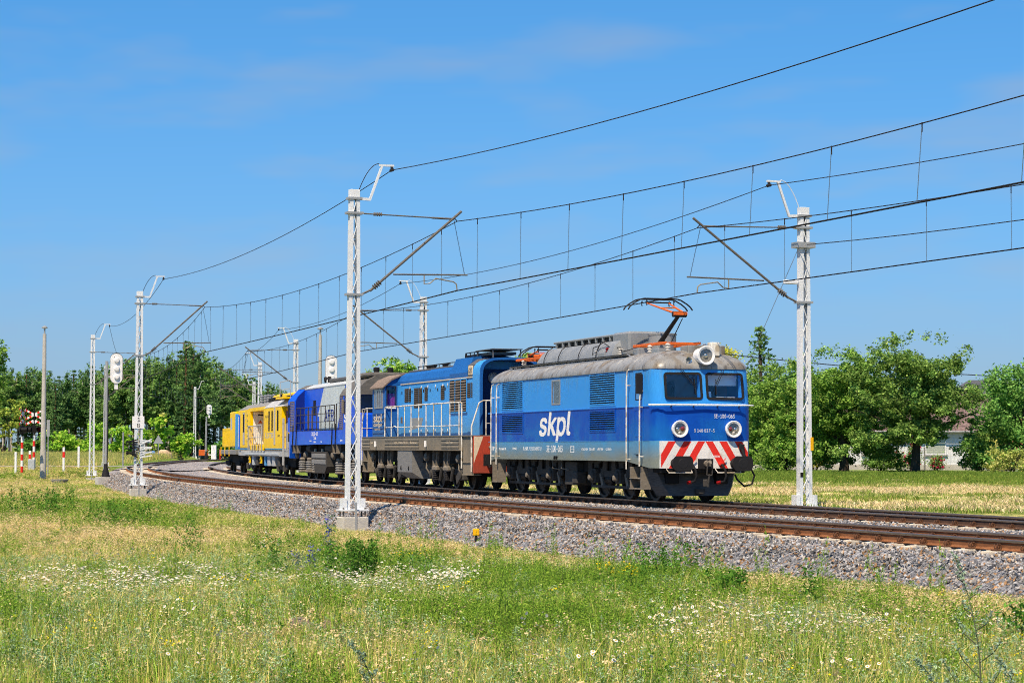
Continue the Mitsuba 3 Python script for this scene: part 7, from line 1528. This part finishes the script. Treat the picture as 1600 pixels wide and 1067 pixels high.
# verge before the forest and beyond the road
P = points(168, 272, 1.15, lambda y: (-half(y) - 1, -0.085 * y))
s, d = sd(P[:, 0], P[:, 1]); ok = ((d < -2.6) | (d > gap(s) + 4.5)); P = P[ok]; z = ground_z(P[:, 0], P[:, 1])
for (x, y), zz in zip(P, z): sow('tall', x, y, zz, r.uniform(0.8, 1.25) * (0.6 if y < 175 else 1))

# single plants that stand out of the meadow
def weed(label, cat, name, px, pbase, D, h, stems, per, leaf, cols, spread, top=None, topc=None, stemc=(0.14, 0.19, 0.06), rad=0.15, seed=0):
    rr = np.random.default_rng(900 + seed); X = (px - 800) / 3500 * D
    V, F, C = leafy(rr, int(stems * 1.5), rad, h * 0.75, h * 1.05, per, leaf * 1.15, *cols, spread=spread, top=top, topc=topc, stemc=stemc)
    k = thing(name, label, cat); scene[k] = mikit.ply((V + [X, D, G(X, D)], F), 'm_grass', color=np.clip(C, 0, 0.9))
DK = ((0.05, 0.17, 0.02), (0.15, 0.31, 0.05)); BL = ((0.08, 0.14, 0.10), (0.18, 0.26, 0.17))
for q, (lab, cat, nm, px, D, h, st, per, lf, col, spd, top, tc, rad) in enumerate((
    ('tall blue flowering herb spike in front of the mast footing', 'plant', 'blue_flowering_herb', 513, 41, 1.05, 1, 170, 0.028, BL, 0.075, None, None, 0.01),
    ('shorter blue flowering herb left of the dense green weed bush', 'plant', 'blue_flowering_herb', 486, 38, 0.62, 2, 70, 0.022, BL, 0.06, None, None, 0.06),
    ('faded blue flowering herb leaning left of the other two', 'plant', 'blue_flowering_herb', 464, 38.5, 0.5, 2, 60, 0.022, BL, 0.06, None, None, 0.08),
    ('dense dark green weed bush in the middle of the foreground', 'plant', 'weed_bush', 556, 36.2, 0.78, 30, 55, 0.030, DK, 0.07, None, None, 0.40),
    ('loose green weed with white umbels left of the blue herbs', 'plant', 'weed_bush', 432, 37.5, 0.85, 11, 45, 0.026, DK, 0.06, 4, (0.6, 0.62, 0.5), 0.34),
    ('green weed beside the dry strip at the left', 'plant', 'weed_bush', 296, 45, 0.95, 9, 40, 0.028, DK, 0.06, None, None, 0.3),
    ('sprawling green weed right of the dense bush', 'plant', 'weed_bush', 640, 36.5, 0.6, 10, 34, 0.026, DK, 0.06, 3, (0.8, 0.6, 0.03), 0.42),
    ('green leafy weed under the right part of the ballast slope', 'plant', 'weed_bush', 1015, 34, 0.72, 14, 46, 0.030, DK, 0.07, None, None, 0.42),
    ('leafy weed close to the ballast right of the middle', 'plant', 'weed_bush', 1068, 36, 0.75, 8, 40, 0.028, DK, 0.06, None, None, 0.28),
    ('dark stemmed green weed right of the white daisies', 'plant', 'weed_bush', 1270, 28.6, 0.72, 3, 60, 0.030, DK, 0.08, None, None, 0.12),
    ('low round leafy weed at the left of the white daisies', 'plant', 'weed_bush', 1135, 31, 0.42, 14, 40, 0.036, DK, 0.06, None, None, 0.3),
    ('green leafy weed at the right edge of the meadow', 'plant', 'weed_bush', 1582, 23.5, 0.62, 7, 40, 0.036, DK, 0.06, None, None, 0.25),
    ('yellow flowering weed below the ballast on the right', 'plant', 'weed_bush', 968, 31.5, 0.5, 9, 26, 0.024, DK, 0.05, 8, (0.85, 0.62, 0.02), 0.35),
    ('dark green weeds at the far left below the concrete ring', 'plant', 'weed_bush', 62, 74, 1.0, 26, 40, 0.045, DK, 0.1, None, None, 1.2),
    ('second patch of dark weeds right of the far left one', 'plant', 'weed_bush', 190, 62, 0.8, 20, 40, 0.04, DK, 0.1, None, None, 0.9))):
    weed(lab, cat, nm, px, 0, D, h, st, per, lf, col, spd, top, tc, rad=rad, seed=q)
def blossoms(key, px, D, h, n, colr, seed):
    rr = np.random.default_rng(seed); X = (px - 800) / 3500 * D; zz = rr.uniform(0.35, 1, n); P = np.stack([X + rr.normal(size=n) * 0.09 * (1.25 - zz), D + rr.normal(size=n) * 0.07, G(X, D) + h * zz], 1)
    V, F = quads(P, 0.019, rr, 0.2, 0.8); scene[key + '__blossoms'] = mikit.ply((V, F), 'm_leaf', color=np.tile(np.array(colr), (len(V), 1)))
    labels[key + '__blossoms'] = {'label': 'small violet blue blossoms', 'kind': 'stuff'}
blossoms('blue_flowering_herb', 513, 41, 1.05, 60, (0.10, 0.12, 0.55), 1); blossoms('blue_flowering_herb_001', 486, 38, 0.62, 46, (0.10, 0.12, 0.50), 2); blossoms('blue_flowering_herb_002', 464, 38.5, 0.5, 34, (0.12, 0.13, 0.48), 3)
def mugwort(label, px, D, ztop, seed, br=9):
    rr = np.random.default_rng(seed); X = (px - 800) / 3500 * D; g = G(X, D); h = ztop - g
    k = thing('mugwort_plant', label, 'plant'); stem = MB(); t = np.linspace(0, 1, 9); P = np.stack([X + 0.05 * np.sin(t * 3) * (1 - t) - 0.17 * t ** 3, D + 0 * t, g + h * t], 1); stem.tube(P, 0.009 * (1.15 - t), 5)
    C = []
    for q in range(br):
        u = 0.12 + 0.80 * q / br; b = np.array([np.interp(u, t, P[:, j]) for j in range(3)]); sgn = 1 if q % 2 else -1; L = h * rr.uniform(0.13, 0.30) * (1.15 - u)
        e = b + np.array([sgn * L * 0.8, rr.normal() * 0.06, L * 1.05]); stem.tube([b, (b + e) / 2 + [sgn * 0.02, 0, -0.01], e], [0.005, 0.004, 0.002], 4)
        n = int(10 + 60 * L / h * 3); uu = rr.uniform(0.45, 1.02, n)[:, None]; C.append(b + (e - b) * uu + rr.normal(size=(n, 3)) * 0.008)
    uu = np.abs(rr.normal(size=90)) * 0.16; C.append(np.stack([np.interp(1 - uu, t, P[:, j]) for j in range(3)], 1) + rr.normal(size=(90, 3)) * 0.012)
    uu = rr.uniform(0.2, 0.9, 40); C.append(np.stack([np.interp(uu, t, P[:, j]) for j in range(3)], 1) + rr.normal(size=(40, 3)) * [0.025, 0.02, 0.01])
    C = np.vstack(C); V, F = quads(C, 0.017, rr, 0.4, 0.4)
    pbr('m_stem', (0.10, 0.12, 0.07), 0.8)
    scene[k + '__stem'] = mikit.ply(stem.out(), 'm_stem', smooth=40)
    scene[k + '__leaves'] = mikit.ply((V, F), 'm_leaf', color=np.repeat(np.array([0.30, 0.42, 0.30]) * np.exp(rr.normal(size=(len(C), 1)) * 0.15), 4, 0)); labels[k + '__leaves'] = {'label': 'grey green leaves', 'kind': 'stuff'}
mugwort('tall grey green mugwort plant standing closest at the lower right', 1524, 17.0, 0.62, 5)
mugwort('tip of a grey green mugwort at the bottom edge left of the middle', 582, 17.5, -0.10, 6, 6)
mugwort('tip of a grey green mugwort at the lower right corner', 1592, 15.5, -0.02, 7, 6)
mugwort('small grey green mugwort tip below the tall mugwort', 1462, 17.5, -0.22, 8, 6)
# dug up clods of bare soil
pbr('m_soil', proc(lambda p, n, uv: mix((0.11, 0.085, 0.065), (0.23, 0.18, 0.14), noise(p.x * 30, p.y * 30, p.z * 30))), 0.95)
rr = np.random.default_rng(44)
for q, (px, D) in enumerate(((486, 25.6), (505, 25.4), (520, 25.8), (470, 25.9), (535, 25.3), (497, 25.0))):
    X = (px - 800) / 3500 * D; s = trimesh.creation.icosphere(2); Vv = s.vertices * [0.13, 0.11, 0.09] * rr.uniform(0.7, 1.2) * (0.75 + 0.6 * meshkit.fbm(s.vertices * 2.5 + q * 7, 3)[:, None])
    k = thing('soil_clod', 'brown clod of dug up soil in the meadow left of the middle', 'soil', 'clods of soil in the meadow'); scene[k] = mikit.ply((Vv + [X, D, G(X, D) + 0.06], s.faces), 'm_soil', smooth=40)
